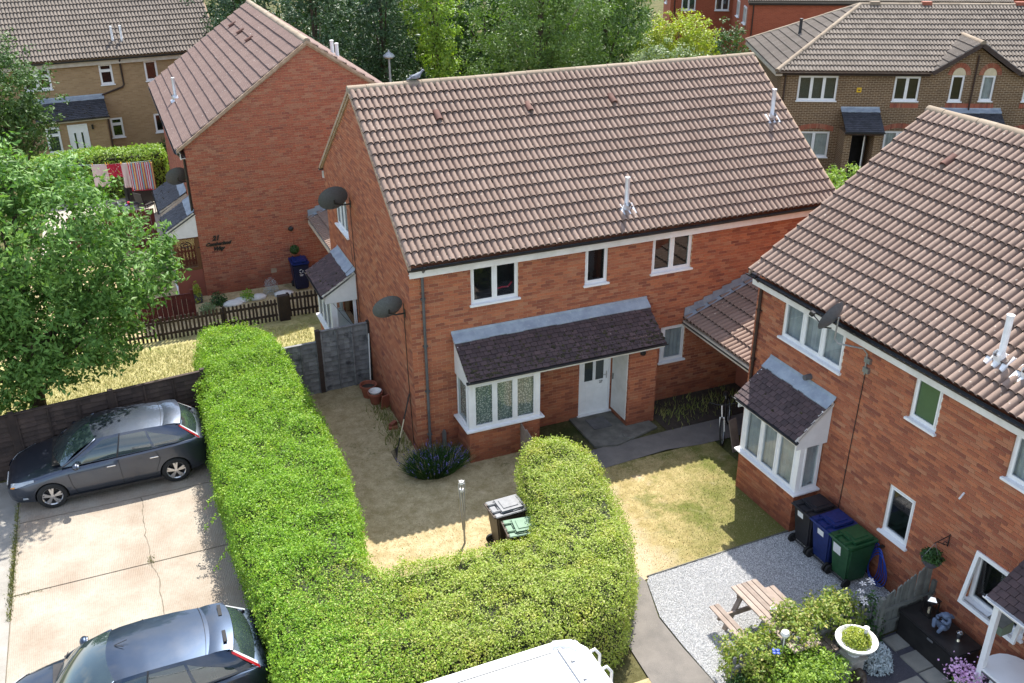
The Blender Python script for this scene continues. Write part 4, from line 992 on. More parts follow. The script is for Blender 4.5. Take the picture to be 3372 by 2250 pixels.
# porch side panel: brown timber light over brick
b = MB(); b.box(10.86, 10.94, -.84, -.005, 0, .92); b.build('porch_wall', 'brick_deep', lh)
b = MB(); b.box(10.86, 10.93, -.84, -.70, .92, 2.12); b.box(10.86, 10.93, -.14, -.01, .92, 2.12); b.box(10.86, 10.93, -.70, -.14, 1.98, 2.12); b.box(10.86, 10.93, -.70, -.14, .92, 1.02); psl = b.build('porch_window', 'wood_brown', lh)
MB().box(10.89, 10.90, -.70, -.14, 1.02, 1.98).build('pane', 'pane', psl)
b = MB()
for s_ in (-1, 1): b.tube([(10.935, -.42+s_*.02+s_*.17*math.sin(t)*math.exp(-t*.12), 1.78+.10*math.cos(t)*math.exp(-t*.12)) for t in [k*.5 for k in range(14)]], .010, 5)
b.build('scrollwork', 'black_metal', psl)
MB().box(10.4, 10.45, -.86, -.83, .4, 1.75).build('porch_door_edge', 'white_upvc', lh)
FRg = T(10.98, 0, 0) @ Rz(math.pi/2)
downpipe(lh, T(10.98, 0, 0), -.10, 0, 4.75, mat='black_plastic', r=.04)
roof_flue(lh, lroof, 5.42, .33, .78)
for x in (1.89, 3.89, 5.89): vent_tile(lroof, x, 3.06, OV, HE, TAN)
FLB = T(10.98, 2*D_, 0) @ Rz(math.pi)
for x in (2.6, 3.3): flue(lh, FLB @ T(x, 2.5, HE+2.6*TAN), .62, .06, 'white_flue')
MB(FRg).box(2.11, 2.30, -.004, .01, .46, .62).build('air_vent', 'mortar_grey', lh)
UPg = FRg
sg = empty('house_name_sign', (-2.85, 11.78, 1.75), 0, label='black script lettering 21 Cumberland Way on the deep red gable', cat='sign')
text('21', .21, T(-.05, -.012, .10) @ UPR, 'black_metal', sg, 'lettering', .3, .006, .012); text('Cumberland', .155, T(0, -.012, -.07) @ UPR, 'black_metal', sg, 'lettering', .45, .006, .010); text('Way', .18, T(-.01, -.012, -.24) @ UPR, 'black_metal', sg, 'lettering', .45, .006, .010)
# ================================================================ buff brick terrace, top left
ba = math.radians(4.1)
bops = [(3.35, 4.5, 3.64, 4.58), (6.57, 7.14, 3.64, 4.6), (8.55, 9.12, 3.64, 4.6), (6.64, 7.18, 1.17, 2.13), (8.6, 9.2, 1.2, 2.13)]
bf, broof, bwall = house('terraced_house', (-11.988, 29.67, 0), ba, 12.0, 4.1, 4.9, 7.95, bops, (), (), mat='brick_buff', tmat='tile_grey', bricks=False, fascia='cream_board', backtiles=False,
    lead_tiles=lambda c: True, label='buff brick terraced house with grey pantiled roof behind the clothes line', cat='house')
for o_ in bops:
    tall = o_[1]-o_[0] < .59 and o_[0] < 8
    window(bf, FW, *o_, 1 if o_[1]-o_[0] < .7 else 2, y=.03, transoms=(o_[3]-.3,) if o_[0] in (6.57, 6.64, 3.35) else ())
canopy(bf, FW, 3.5, 6.55, -1.2, 2.5, 3.2, mat='slate_blue', moss=90, fascia='cream_board', nobj=200)
MB().box(3.6, 6.42, -1.0, -.01, 0, 2.42).build('porch_wall', 'brick_buff', bf)
bd = door(bf, T(0, -1.03, 0), 4.72, 5.56, .1, 2.22, .0, panes=((4.95, 5.03, .7, 1.85), (5.25, 5.33, .7, 1.85)), glassm='auto_glass')
window(bf, T(0, -1.04, 0), 3.8, 4.38, 1.0, 2.2, 1, y=.0, transoms=(1.85,), room=False, glassmat='auto_glass')
MB().box(5.74, 5.82, -1.12, -1.0, 1.95, 2.15).build('wall_lantern', 'black_metal', bf)
MB().tube([(7.52, -.2, 4.75), (7.52, -.06, 4.6), (7.53, -.06, 3.62), (7.45, -.06, 3.52), (6.5, -.06, 3.24)], .04, 8).build('downpipe', 'brown_pipe', bf, smooth=True)
MB().tube([(6.5, -1.05, 2.35), (6.48, -1.05, .1)], .035, 8).build('downpipe', 'brown_pipe', bf, smooth=True)
th_b = math.atan((7.95-4.9)/4.35)
for x in (7.45, 7.85): flue(bf, T(x, .55, 4.9+.8*.70), .7, .05, 'white_flue')
for x in (4.1, 5.75, 7.3): MB(T(x, 3.2, 4.9+3.45*.70) @ Matrix.Rotation(th_b, 4, 'X')).sphere((0, 0, .05), (.09, .14, .08), 8, 5).build('vent_tile', 'tile_brown', broof, smooth='all')
# ================================================================ brown brick terrace with hipped roof, top right
ra_ = math.radians(-26.7); BW, BD, BHE, BHR = 24.0, 8.0, 4.7, 6.92
br = empty('terraced_house', (21.606, 15.601, 0), ra_, label='brown brick terrace with hipped roof and small arched window gable', cat='house')
wb = MB(); wops = [(.76, 2.44, 3.4, 4.5), (4.82, 5.9, 3.42, 4.5), (7.17, 7.72, 3.42, 4.57), (8.45, 9.0, 3.45, 4.57), (10.25, 11.3, 3.45, 4.5), (1.05, 2.4, .92, 2.1), (4.75, 5.9, .92, 2.15), (10.1, 11.4, .92, 2.15)]
backing(wb, I4, c0(0), c0(BW), 0, BHE, wops); backing(wb, T(0, BD, 0) @ Rz(-math.pi/2), c0(0), c0(BD), 0, BHE, []); backing(wb, T(BW, BD, 0) @ Rz(math.pi), c0(0), c0(BW), 0, BHE, [])
wb.add([(6.5, .006, BHE), (9.6, .006, BHE), (8.05, .006, 5.75)], [(0, 1, 2)]); wb.build('wall', 'brick_brown', br)
for i, o_ in enumerate(wops): 
    w = window(br, I4, *o_, 1 if o_[1]-o_[0] < .7 else (3 if i == 0 else 2), y=.05, curtain='net_curtain' if i in (3, 5, 6) else None)
    if i in (0, 5): blinds(w, I4, o_[0]+.05, o_[1]-.05, o_[2]+.1, o_[3]-.05, .16)
ow = MB(T(1.93, .03, 0) @ Rz(-.5)); ow.box(0, .05, -.04, 0, 3.45, 4.46); ow.box(.5, .55, -.04, 0, 3.45, 4.46); ow.box(.05, .5, -.04, 0, 4.40, 4.46); ow.box(.05, .5, -.04, 0, 3.45, 3.51)
for k, xc in enumerate((7.445, 8.725)):               # arched heads over the paired windows
    b = MB(); b.yprism([(xc-.27, 4.57)]+[(xc+.27*math.cos(a), 4.58+.30*math.sin(a)) for a in [math.pi*(1-i/10) for i in range(11)]]+[(xc+.27, 4.57)], .0, .02); b.build('arch_infill', 'cream_tex', br)
    b = MB()
    for i in range(17):
        a0, a1 = math.pi*i/17+.02, math.pi*(i+1)/17-.02
        b.yprism([(xc+r*math.cos(a), 4.58+r*1.08*math.sin(a)) for r, a in ((.28, a0), (.28, a1), (.47, a1), (.47, a0))], -.012, .01)
    b.build('brick_arch', 'brick_deep', br)
for (x0, x1, z) in ((4.78, 5.95, 3.27), (7.1, 9.05, 3.29), (10.2, 11.3, 3.3)):
    b = MB(); x = x0
    while x < x1: b.box(x, x+.062, -.012, .01, z-.10, z+.09); x += .075
    b.build('soldier_course', 'brick_deep', br)
for (x0, x1, z, r) in ((.95, 2.5, 2.12, .14), (4.65, 6.0, 2.17, .14), (10.0, 11.5, 2.17, .14)):
    b = MB(); x = x0
    while x < x1:
        u = (x-x0)/(x1-x0)*2-1; zz = z+r*(1-u*u); b.box(x, x+.062, -.012, .01, zz-.02, zz+.19); x += .075
    b.build('brick_arch', 'brick_deep', br)
tn = (BHR-BHE)/(BD/2+.25); th = math.atan(tn); Lb = math.hypot(BD/2+.25, BHR-BHE); hipx = BD/2+.25
rb = MB(); A = (-.25, -.25, BHE); Bp = (BW, -.25, BHE); C_ = (BW, BD+.25, BHE); Dd = (-.25, BD+.25, BHE); E1 = (BD/2, BD/2, BHR-.03); E2 = (BW, BD/2, BHR-.03)
gl, gr_, yq = 6.3, 9.8, 1.6; zq = BHE+(yq+.25)*(BHR-BHE)/(BD/2+.25)
rb.add([A, Bp, C_, Dd, E1, E2, (gl, -.25, BHE), (gr_, -.25, BHE), (gl, yq, zq), (gr_, yq, zq)], [(0, 6, 8, 4), (7, 1, 5, 9), (8, 9, 5, 4), (2, 3, 4, 5), (3, 0, 4)]); broof2 = rb.build('roof', 'mortar_grey', br, M=T(0, 0, -.03))
hl = Half((0, 0), (-Lb, hipx))
hl2 = Half((0, 0), (-Lb, hipx))
tile_slope(broof2, br, T(-.25, -.25, BHE) @ Matrix.Rotation(th, 4, 'X'), BW+.25, Lb-.02, 13, 'tile_grey', 300, clip=[Half((0, 0), (-Lb, hipx))], skip=lambda x, y: y*math.sin(th) < 1.22*(1-abs(x-.25-8.055)/1.82)-.04)
tile_slope(broof2, br, T(-.25, BD+.25, BHE) @ Rz(-math.pi/2) @ Matrix.Rotation(th, 4, 'X'), BD+.5, Lb-.02, 13, 'tile_grey', 0, clip=[Half((0, 0), (-Lb, hipx)), Half((BD+.5, 0), (Lb, hipx))])
ridge_line(broof2, (-.25, -.25, BHE+.03), (BD/2, BD/2, BHR+.02)); ridge_line(broof2, (-.25, BD+.25, BHE+.03), (BD/2, BD/2, BHR+.02)); ridge_line(broof2, (BD/2-.1, BD/2, BHR+.0), (BW, BD/2, BHR+.0))
for x in (4.4, 6.7, 10.8, 14.5): MB().box(x, x+.42, BD/2-.14, BD/2+.14, BHR+.02, BHR+.17).build('ridge_vent', 'terracotta' if x > 6 else 'tile_ridge', broof2)
# small cross gable
gw = 1.82; gx = 8.055; gh = 1.22; gt = math.atan2(gh, gw); Lg = math.hypot(gw, gh)
gb = MB(); gb.add([(gx-gw, -.3, BHE-.02), (gx, -.3, BHE+gh-.02), (gx+gw, -.3, BHE-.02), (gx-gw, 2.6, BHE-.02), (gx, 2.6, BHE+gh-.02), (gx+gw, 2.6, BHE-.02)], [(0, 1, 4, 3), (1, 2, 5, 4)]); gr = gb.build('gable_roof', 'mortar_grey', br)
tile_slope(gr, br, T(gx-gw, 2.55, BHE) @ Rz(-math.pi/2) @ Matrix.Rotation(gt, 4, 'X'), 2.85, Lg, 6, 'tile_grey', 60); tile_slope(gr, br, T(gx+gw, -.3, BHE) @ Rz(math.pi/2) @ Matrix.Rotation(gt, 4, 'X'), 2.85, Lg, 6, 'tile_grey', 60)
ridge_line(gr, (gx, -.32, BHE+gh), (gx, 2.2, BHE+gh))
for s_ in (-1, 1): MB().beam((gx+s_*gw, -.30, BHE-.03), (gx, -.30, BHE+gh-.06), .03, .17).build('bargeboard', 'wood_dark', br)
MB().box(0, 6.2, -.20, -.17, BHE-.16, BHE-.0).box(9.9, BW, -.20, -.17, BHE-.16, BHE-.0).build('fascia', 'wood_dark', br)
g = MB(); pr = [(-.25+.05*math.cos(a), BHE-.03+.05*math.sin(a)) for a in [math.pi+math.pi*i/6 for i in range(7)]]; g.xprism(pr, -.3, 6.2); g.xprism(pr, 9.9, BW); g.build('gutter', 'brown_pipe', br)
MB().box(-.28, .0, -.2, BD+.2, BHE-.18, BHE-.02).build('eaves_box', 'cream_board', br)
for x in (.18, 8.1): MB().tube([(x, -.05, 0 if x < 1 else 3.1), (x, -.05, 4.6 if x < 1 else 5.4)], .035, 8).build('downpipe', 'brown_pipe', br)
flue(br, T(1.44, 4.0, BHE+1.69*tn), .75, .07, 'black_metal')
canopy(br, I4, 2.72, 4.34, -1.3, 2.4, 3.1, mat='slate_blue', fascia='wood_dark', nobj=120); canopy(br, I4, 6.65, 9.45, -1.3, 2.4, 3.1, mat='slate_blue', fascia='wood_dark', nobj=200)
b = MB(); 
for x_ in ((2.75, 3.05), (4.0, 4.3), (6.75, 7.1), (9.0, 9.35)): MB().box(*x_, -1.12, 0, 0, 2.3).build('porch_wall', 'brick_brown', br)
MB().box(3.05, 4.0, -.06, -.03, 0, 2.2).build('doorway', 'dark_room', br)
MB(T(3.95, -.1, 0) @ Rz(1.2)).box(-.8, 0, -.02, .02, .1, 2.1).build('door', 'white_upvc', br)
b = MB(); b.bbox(3.26, 3.46, -.05, 0, 3.82, 4.02, .01); al = b.build('alarm_box', 'yellow_box', br)
MB().box(3.31, 3.41, -.054, -.051, 3.89, 3.94).build('alarm_mark', 'brown_pipe', al)
# ================================================================ red brick houses beyond
def far_house(loc, rz, Wd, Dp, He, Hr, label, wins, mat='brick_far', tm='tile_grey'):
    R = empty('brick_house', loc, rz, label=label, cat='house', group='red brick houses beyond the trees'); d = Dp/2; o = .2; tanf = (Hr-He)/(d+o)
    b = MB(); b.xprism([(0, 0), (0, He+o*tanf-.05), (d, Hr-.06), (Dp, He+o*tanf-.05), (Dp, 0)], 0, Wd); b.build('wall', mat, R)
    rb = MB(); rb.xprism([(-o, He), (d, Hr-.03), (Dp+o, He), (Dp+o, He-.1), (d, Hr-.13), (-o, He-.1)], -.1, Wd+.1); rf = rb.build('roof', 'tile_grey', R)
    thf = math.atan(tanf); tile_slope(rf, R, T(-.1, -o, He) @ Matrix.Rotation(thf, 4, 'X'), Wd+.2, math.hypot(d+o, Hr-He), 13, tm, 0)
    ridge_line(rf, (-.1, d, Hr-.02), (Wd+.1, d, Hr-.02)); MB().box(-.05, Wd+.05, -.16, -.13, He-.22, He-.08).build('fascia', 'wood_dark', R)
    for (side, x0, x1, z0, z1) in wins:
        Fm = I4 if side == 'f' else T(0, Dp, 0) @ Rz(-math.pi/2)
        window(R, Fm @ T(0, -.06, 0), x0, x1, z0, z1, 2, y=.0, room=False, glassmat='auto_glass')
    MB().tube([(.3, -.05, 0), (.3, -.05, He-.1)], .04, 8).build('downpipe', 'brown_pipe', R)
    return R
far_house((33.4, 34.5, 0), math.radians(-28), 16, 8, 5.05, 8.0, 'red brick house with blank front wall just above the hipped roof', [('l', 6.2, 7.4, 3.5, 4.6), ('l', 2.8, 3.9, 3.5, 4.6), ('f', 7.7, 8.9, 3.9, 4.8)])
far_house((33.6, 44.2, 0), math.radians(-28), 9, 8, 5.1, 8.1, 'red brick house half hidden behind the yellow-green bush', [('f', .8, 1.8, 3.4, 4.5), ('f', 3.2, 4.2, 3.4, 4.5), ('l', 3.0, 4.2, 3.4, 4.5)])
far_house((48, 33, 0), math.radians(-28), 14, 8, 5.0, 8.0, 'far grey-roofed house at the top right edge', [('f', 1, 2.2, 3.5, 4.5), ('f', 4, 5.2, 3.5, 4.5)])
# ================================================================ hedge
HP = smooth_poly([(-4.25, 5.55), (-3.4, 5.75), (-2.5, 5.35), (-2.32, 4.0), (-2.18, 1.3), (-2.1, -1.7), (-2.25, -3.3), (-2.5, -4.7), (-2.45, -5.3), (-2.0, -5.45), (-1.2, -5.45), (-.3, -5.47), (.5, -5.5), (.72, -5.1), (.95, -4.4), (1.2, -3.3), (1.45, -2.7), (2.15, -2.52), (2.72, -2.85), (2.78, -3.7), (2.5, -5.0), (2.15, -6.25), (1.72, -7.1), (1.2, -7.75), (.6, -8.0), (-1.0, -8.02), (-2.6, -8.12), (-3.8, -8.2), (-4.4, -7.7), (-4.42, -5.9), (-4.5, -3.5), (-4.6, -1.2), (-4.5, 1.2), (-4.4, 4)], 1)
HZ = 1.5
hedge = empty('hedge', (0, 0, 0), 0, label='large clipped green hedge wrapping round the front garden in a U', cat='hedge')
def wob(P, ramp): P3 = np.column_stack([P[:, 0], P[:, 1], np.zeros(len(P))]); return .22*(vnoise(P3, 1.1)-.5)+.16*(vnoise(P3+9, 2.7)-.5)+.10*(vnoise(P3+5, 6)-.5)+(np.where(P[:, 1] > 2.5, .05*(P[:, 1]-2.5), 0) if ramp else 0)
def hedge_leaves(poly, HZ, ntop, nside, far=None):
    q = rand_poly(poly, ntop); d = edge_dist(q, poly); r = .34
    k = np.clip(1-d/r, 0, 1); z = HZ-r*.75*(1-np.sqrt(np.maximum(0, 1-k*k)))+wob(q, far is None)
    P = np.stack([q[:, 0], q[:, 1], z], 1)
    e = 1e-3; gx = edge_dist(q+np.array([e, 0]), poly)-d; gy = edge_dist(q+np.array([0, e]), poly)-d
    Nn = np.stack([-gx/e*k*1.1, -gy/e*k*1.1, np.ones(len(q))], 1)
    p = np.array(poly); nx = np.roll(p, -1, 0); L = np.linalg.norm(nx-p, axis=1); i = rng.choice(len(p), nside, p=L/L.sum()); t = rng.random(nside)
    area = (p[:, 0]*nx[:, 1]-nx[:, 0]*p[:, 1]).sum(); sg = 1 if area > 0 else -1
    tg = (nx-p)/L[:, None]; out = np.stack([tg[:, 1], -tg[:, 0]], 1)*sg
    zz = rng.uniform(.03, HZ-.2, nside); b2 = p[i]+(nx-p)[i]*t[:, None]+out[i]*(.16*(vnoise(np.column_stack([p[i]+(nx-p)[i]*t[:, None], zz]), 1.8)-.5)+.02)[:, None]
    P2 = np.stack([b2[:, 0], b2[:, 1], zz], 1); N2 = np.stack([out[i][:, 0], out[i][:, 1], np.full(nside, .5)], 1)
    P = np.concatenate([P, P2]); Nn = np.concatenate([Nn, N2]); Nn /= np.linalg.norm(Nn, axis=1)[:, None]
    P = P+Nn*(rng.normal(.0, .045, len(P))-.01)[:, None]+rng.normal(0, .015, P.shape)
    return P, Nn
P, Nn = hedge_leaves(HP, HZ, 205000, 105000)
up_ = (rng.random(len(P)) < .16) & (P[:, 0] < -1.9) & (P[:, 2] > 1.2)          # loose upright shoots on the unclipped arm
P[up_, 2] += rng.exponential(.07, up_.sum()).clip(0, .28); Nn[up_] = rng.normal(0, 1, (up_.sum(), 3))
gap = vnoise(P, 5.5)*.6+vnoise(P+3, 11)*.4
kp = (gap < .68) | (rng.random(len(P)) < .2); P, Nn = P[kp], Nn[kp]
isbox = (P[:, 1] < -4.9+.25*P[:, 0]*0) & (P[:, 0] > -3.0+.9*rng.normal(0, 1, len(P))) | (P[:, 0] > .2)
link('leaves', leaf_mesh('leaves', P[~isbox], Nn[~isbox], .046, 'leaf_privet', .5, .65), hedge)
link('clipped_leaves', leaf_mesh('clipped_leaves', P[isbox], Nn[isbox], .040, 'leaf_box', .55, .6), hedge)
cp = np.array(HP); c_ = []
for i in range(len(cp)):
    a, b_ = cp[i-1], cp[(i+1) % len(cp)]; tg = (b_-a)/np.linalg.norm(b_-a); c_.append(tuple(cp[i]+np.array([tg[1], -tg[0]])*.10))
if not in_poly(np.array([c_[0]]), HP)[0]: c_ = [tuple(2*cp[i]-np.array(c_[i])) for i in range(len(cp))]
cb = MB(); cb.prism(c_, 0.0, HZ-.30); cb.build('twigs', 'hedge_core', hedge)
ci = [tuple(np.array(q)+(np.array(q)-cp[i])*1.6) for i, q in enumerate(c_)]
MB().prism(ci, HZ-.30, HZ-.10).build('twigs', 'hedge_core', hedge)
# stray shoots over the drive
sp_, sn_ = [], []
for (x, y, z, dx, dy) in ((-4.5, -1.9, .9, -.55, -.25), (-4.55, -1.7, 1.15, -.35, .1), (-4.5, -2.9, .8, -.5, -.35), (-4.4, 2.6, 1.5, -.25, .1), (-3.9, 5.6, 1.5, -.3, .1)):
    m = 60; t = rng.random(m); sp_.append(np.stack([x+dx*t, y+dy*t, z+.12*np.sin(t*3)-.18*t*t], 1)+rng.normal(0, .03, (m, 3))); sn_.append(rng.normal(0, 1, (m, 3))+np.array([0, 0, .8]))
tag(link('stray_shoots', leaf_mesh('stray_shoots', np.concatenate(sp_), np.concatenate(sn_), .055, 'leaf_privet'), hedge), kind='stuff')
tw = MB()
for (x, y, z, dx, dy) in ((-4.5, -1.9, .9, -.55, -.25), (-4.55, -1.7, 1.15, -.35, .1), (-4.5, -2.9, .8, -.5, -.35)): tw.tube([(x+.3, y+.1, z), (x+dx*.5, y+dy*.5, z+.1), (x+dx, y+dy, z-.15)], .004, 4)
tw.build('shoot_stems', 'bark', hedge)
# hedge by the clothes line
hp2 = [(-9, 24.2), (-3.45, 24.0), (-3.45, 25.6), (-9, 25.8)]
h2 = empty('hedge', (0, 0, 0), 0, label='clipped yellow-green hedge behind the clothes line', cat='hedge')
P, Nn = hedge_leaves(hp2, 1.85, 6500, 9000, True); link('leaves', leaf_mesh('leaves', P, Nn, .11, 'leaf_lime', .5, .6), h2)
MB().prism([(-8.9, 24.3), (-3.55, 24.1), (-3.55, 25.5), (-8.9, 25.7)], 0, 1.7).build('twigs', 'hedge_core', h2)
# ================================================================ trees
tree('viburnum_tree', (-8.2, 4.7, 0), [(1.0, -.3, 5.3, 1.9, 1.7, 1.7), (2.2, .2, 3.9, 1.5, 1.5, 1.25), (-.4, -.2, 4.6, 2.0, 1.8, 1.9), (.8, -.5, 2.8, 1.9, 1.5, 1.5), (-.9, -.4, 2.2, 1.7, 1.3, 1.4), (2.9, .5, 3.55, .95, .8, .55), (-1.6, .6, 3.5, 1.7, 1.6, 2.0), (1.5, .5, 2.4, 1.4, 1.2, 1.1), (.1, .6, 6.1, 1.1, 1.1, .9)], 46000, .15, 'leaf_viburnum', 'big leafy broadleaf tree overhanging the dark fence at left', trunk=.16, clump=.30, per=26, asp=.42, shell=.6)
tree('bay_tree', (-8.7, 19.2, 0), [(0, 0, 5.8, 1.75, 1.6, 1.6), (-.9, .2, 4.6, 1.8, 1.5, 1.5), (.5, 0, 4.4, 1.1, 1.1, 1.0)], 14000, .13, 'leaf_dark', 'dark glossy round tree at the left edge before the buff terrace', clump=.3)
TG = 'trees behind the main roof'
tree('conifer_tree', (3.6, 25.2, 0), [(0, 0, 6.4, 1.7, 1.6, 2.4), (-.3, -.1, 3.8, 2.2, 2.0, 2.4), (.2, 0, 8.8, 1.0, 1.0, 1.6)], 15000, .20, 'leaf_conifer', 'dark conifer directly behind the left house ridge', clump=.42, group=TG, asp=.3, flat=.25, shell=.4)
tree('conifer_tree', (6.9, 26.0, 0), [(0, 0, 6.3, 1.9, 1.8, 2.4), (0, 0, 3.6, 2.3, 2.1, 2.2), (0, 0, 9, 1.1, 1.1, 1.6)], 16000, .20, 'leaf_conifer', 'dark conifer behind the street lamp', clump=.42, group=TG, asp=.3, flat=.25, shell=.4)
tree('conifer_tree', (1.2, 30.0, 0), [(0, 0, 6.3, 2.3, 2, 2.6), (0, 0, 3.6, 2.6, 2.1, 2.4), (0, 0, 9, 1.3, 1.1, 1.8)], 12000, .22, 'leaf_conifer', 'dark conifer between buff terrace and left house ridge', clump=.45, group=TG, asp=.3, flat=.25, shell=.4)
tree('birch_tree', (9.0, 24.6, 0), [(0, 0, 6.6, 1.3, 1.3, 1.6), (.2, 0, 4.9, 1.1, 1.1, 1.2), (-.3, 0, 8.3, 1.1, 1.1, 1.2), (.7, -.2, 3.3, .9, .9, .9)], 9000, .15, 'leaf_lime', 'light green slender tree to the right of the street lamp', trunk=.09, clump=.34, group=TG, shell=.35)
tree('willow_tree', (13.6, 23.5, 0), [(-.6, 0, 6.0, 2.7, 2.4, 2.3), (1.8, .3, 6.2, 2.3, 2.2, 2.2), (-1.8, .1, 3.9, 1.9, 1.8, 1.6), (.6, .2, 8.4, 2.4, 2.2, 1.7), (2.2, 0, 3.8, 1.8, 1.6, 1.5), (.2, -.3, 3.6, 1.6, 1.4, 1.6)], 30000, .16, 'leaf_mid', 'broad mid-green tree with dark trunk behind the main ridge', trunk=.22, clump=.42, group=TG, asp=.32, shell=.4)
tree('willow_tree', (18.6, 26.0, 0), [(0, 0, 5.6, 2.2, 2, 2.0), (-1.2, 0, 3.6, 1.8, 1.6, 1.6), (.8, 0, 7.4, 1.8, 1.7, 1.6)], 13000, .17, 'leaf_mid', 'mid-green tree left of the silver-leaved bush', trunk=.16, clump=.42, group=TG, asp=.36, shell=.4)
tree('silver_bush', (18.6, 20.6, 0), [(0, 0, 4.2, 1.5, 1.3, 1.5), (-1.6, -.3, 3.3, 1.2, 1.1, 1.2), (1.5, .2, 3.3, 1.3, 1.2, 1.2)], 11000, .13, 'leaf_silver', 'grey-green silver-leaved bush behind the right end of the main ridge', trunk=.1, clump=.32, group=TG, cat='bush', shell=.4)
tree('silver_bush', (21.4, 22.0, 0), [(0, 0, 3.2, 1.4, 1.3, 1.3), (1.2, .4, 2.4, 1.1, 1.1, 1.0)], 7000, .13, 'leaf_silver', 'lower silver-leaved bush beside the hipped roof corner', trunk=.08, clump=.32, group=TG, cat='bush', shell=.4)
tree('acacia_tree', (22.6, 25.5, 0), [(0, 0, 4.7, 1.8, 1.7, 1.4), (1.3, .3, 3.9, 1.3, 1.2, 1.1), (-1.1, 0, 4.2, 1.2, 1.2, 1.1)], 10000, .15, 'leaf_yellow', 'bright yellow-green tree near the far red brick houses', trunk=.1, clump=.34, group=TG, shell=.4)
tree('dark_bush', (26.3, 27.0, 0), [(0, 0, 3.3, 1.6, 1.5, 1.6), (.9, .2, 2.2, 1.3, 1.2, 1.3)], 8000, .15, 'leaf_dark', 'dark green bush left of the red brick corner', trunk=.1, clump=.34, group=TG, cat='bush', shell=.4)
for k, (x, y, s_, mt, lb) in enumerate(((4, 40, 1.2, 'leaf_conifer', 'dark tree far behind the conifers'), (11, 38, 1.25, 'leaf_mid', 'dim tree far behind the light green birch'), (18, 38, 1.3, 'leaf_dark', 'dim tree far behind the broad mid-green tree'), (25, 41, 1.25, 'leaf_mid', 'dim tree far behind the yellow-green tree'), (-6, 44, 1.3, 'leaf_dark', 'tree hidden behind the buff terrace roof'), (14, 31, 1.0, 'leaf_dark', 'dark tree filling the gap behind the broad tree'), (8, 31.5, 1.0, 'leaf_conifer', 'dark tree filling the gap behind the street lamp'), (21, 32, .95, 'leaf_dark', 'dark tree in the gap left of the yellow-green tree'))):
    tree('background_tree', (x, y, 0), [(0, 0, 5.2*s_, 3.4*s_, 3*s_, 3.2*s_), (1.5*s_, 0, 2.6*s_, 2.6*s_, 2*s_, 2.2*s_), (-1.7*s_, 0, 2.6*s_, 2.6*s_, 2*s_, 2.2*s_)], 9000, .30, mt, lb, clump=.6, group='background trees', shell=.5)
for (x, y, r, h, mt, lb) in ((-2.75, 28.4, .75, .85, 'leaf_deepgreen', 'rounded green shrub below the buff terrace window'), (18.6, 8.3, .9, 1.5, 'leaf_lime', 'bright green bush between the two roofs, left part'), (20.3, 9.0, 1.0, 1.35, 'leaf_lime', 'bright green bush below the brown terrace porch'), (17.5, 6.4, .9, 1.2, 'leaf_yellow', 'yellow-green low bush in the gap between the roofs'), (19.4, 7.0, 1.0, 1.0, 'leaf_lime', 'low green bush nearest the right roof verge')):
    tree('shrub', (x, y, 0), [(0, 0, h, r, r, h*.75), (.4*r, .2*r, h*1.3, r*.6, r*.6, h*.5), (-.5*r, 0, h*.8, r*.7, r*.6, h*.6)], 3200, .10, mt, lb, trunk=.03, clump=.2, cat='shrub', group='shrubs beside the houses', shell=.4)
# lavender
lv = empty('lavender_bush', (.15, -.8, 0), 0, label='spiky lavender bush below the front wall corner', cat='shrub')
n_ = 5200; a = rng.uniform(0, 2*math.pi, n_); rr = np.sqrt(rng.random(n_))*.34; tilt = rng.uniform(.0, .85, n_); L = rng.uniform(.22, .6, n_)
base = np.stack([np.cos(a)*rr*1.6, np.sin(a)*rr, np.zeros(n_)], 1); dr = np.stack([np.cos(a)*np.sin(tilt)*1.25, np.sin(a)*np.sin(tilt), np.cos(tilt)], 1); tip = base+dr*L[:, None]
sd_ = np.cross(dr, rng.normal(0, 1, (n_, 3))); sd_ /= np.linalg.norm(sd_, axis=1)[:, None]; sd_ *= .008
link('foliage', npmesh('foliage', np.stack([base+sd_, base-sd_, tip], 1).reshape(-1, 3), np.arange(3*n_).reshape(-1, 3), 'leaf_deepgreen'), lv)
k_ = rng.choice(n_, 300, False); Pf = np.concatenate([tip[k_]-dr[k_]*u for u in (0, .03, .06, .09)]); Pf += rng.normal(0, .008, Pf.shape)
link('flower_spikes', leaf_mesh('flower_spikes', Pf, rng.normal(0, 1, Pf.shape), .034, 'lavender_flower', .6), lv)
k_ = rng.choice(n_, 160, False); link('dry_stalks', npmesh('dry_stalks', np.stack([base[k_]+sd_[k_]*.6, base[k_]-sd_[k_]*.6, tip[k_]*1.12+np.array([0, 0, .08])], 1).reshape(-1, 3), np.arange(480).reshape(-1, 3), 'grass_dry'), lv)
# weeds along the wall foot
q = np.concatenate([np.stack([rng.normal(-.25, .15, 500), rng.uniform(.2, 2.6, 500), np.zeros(500)], 1), np.stack([rng.uniform(6.1, 8.6, 500), rng.normal(-.7, .3, 500), np.zeros(500)], 1)])
grass_mesh('wall_weeds', q, .14, .02, 'grass_green', .9, label='straggling weeds along the foot of the main house walls', cat='weeds')
def plants(name, root_loc, n, r, h, size, mat, label, cat='plant', group=None, asp=.5, pot=None):
    R = empty(name, root_loc, 0, label=label, cat=cat, group=group)
    d = rng.normal(0, 1, (n, 3)); d /= np.linalg.norm(d, axis=1)[:, None]; d[:, 2] = np.abs(d[:, 2]); rad = rng.random(n)**.4
    P = d*rad[:, None]*np.array([r, r, h])+np.array([0, 0, .02]); link('foliage', leaf_mesh('foliage', P, d+np.array([0, 0, .4]), size, mat, asp, .7), R)
    return R
GP = 'plants along the foot of the left gable'
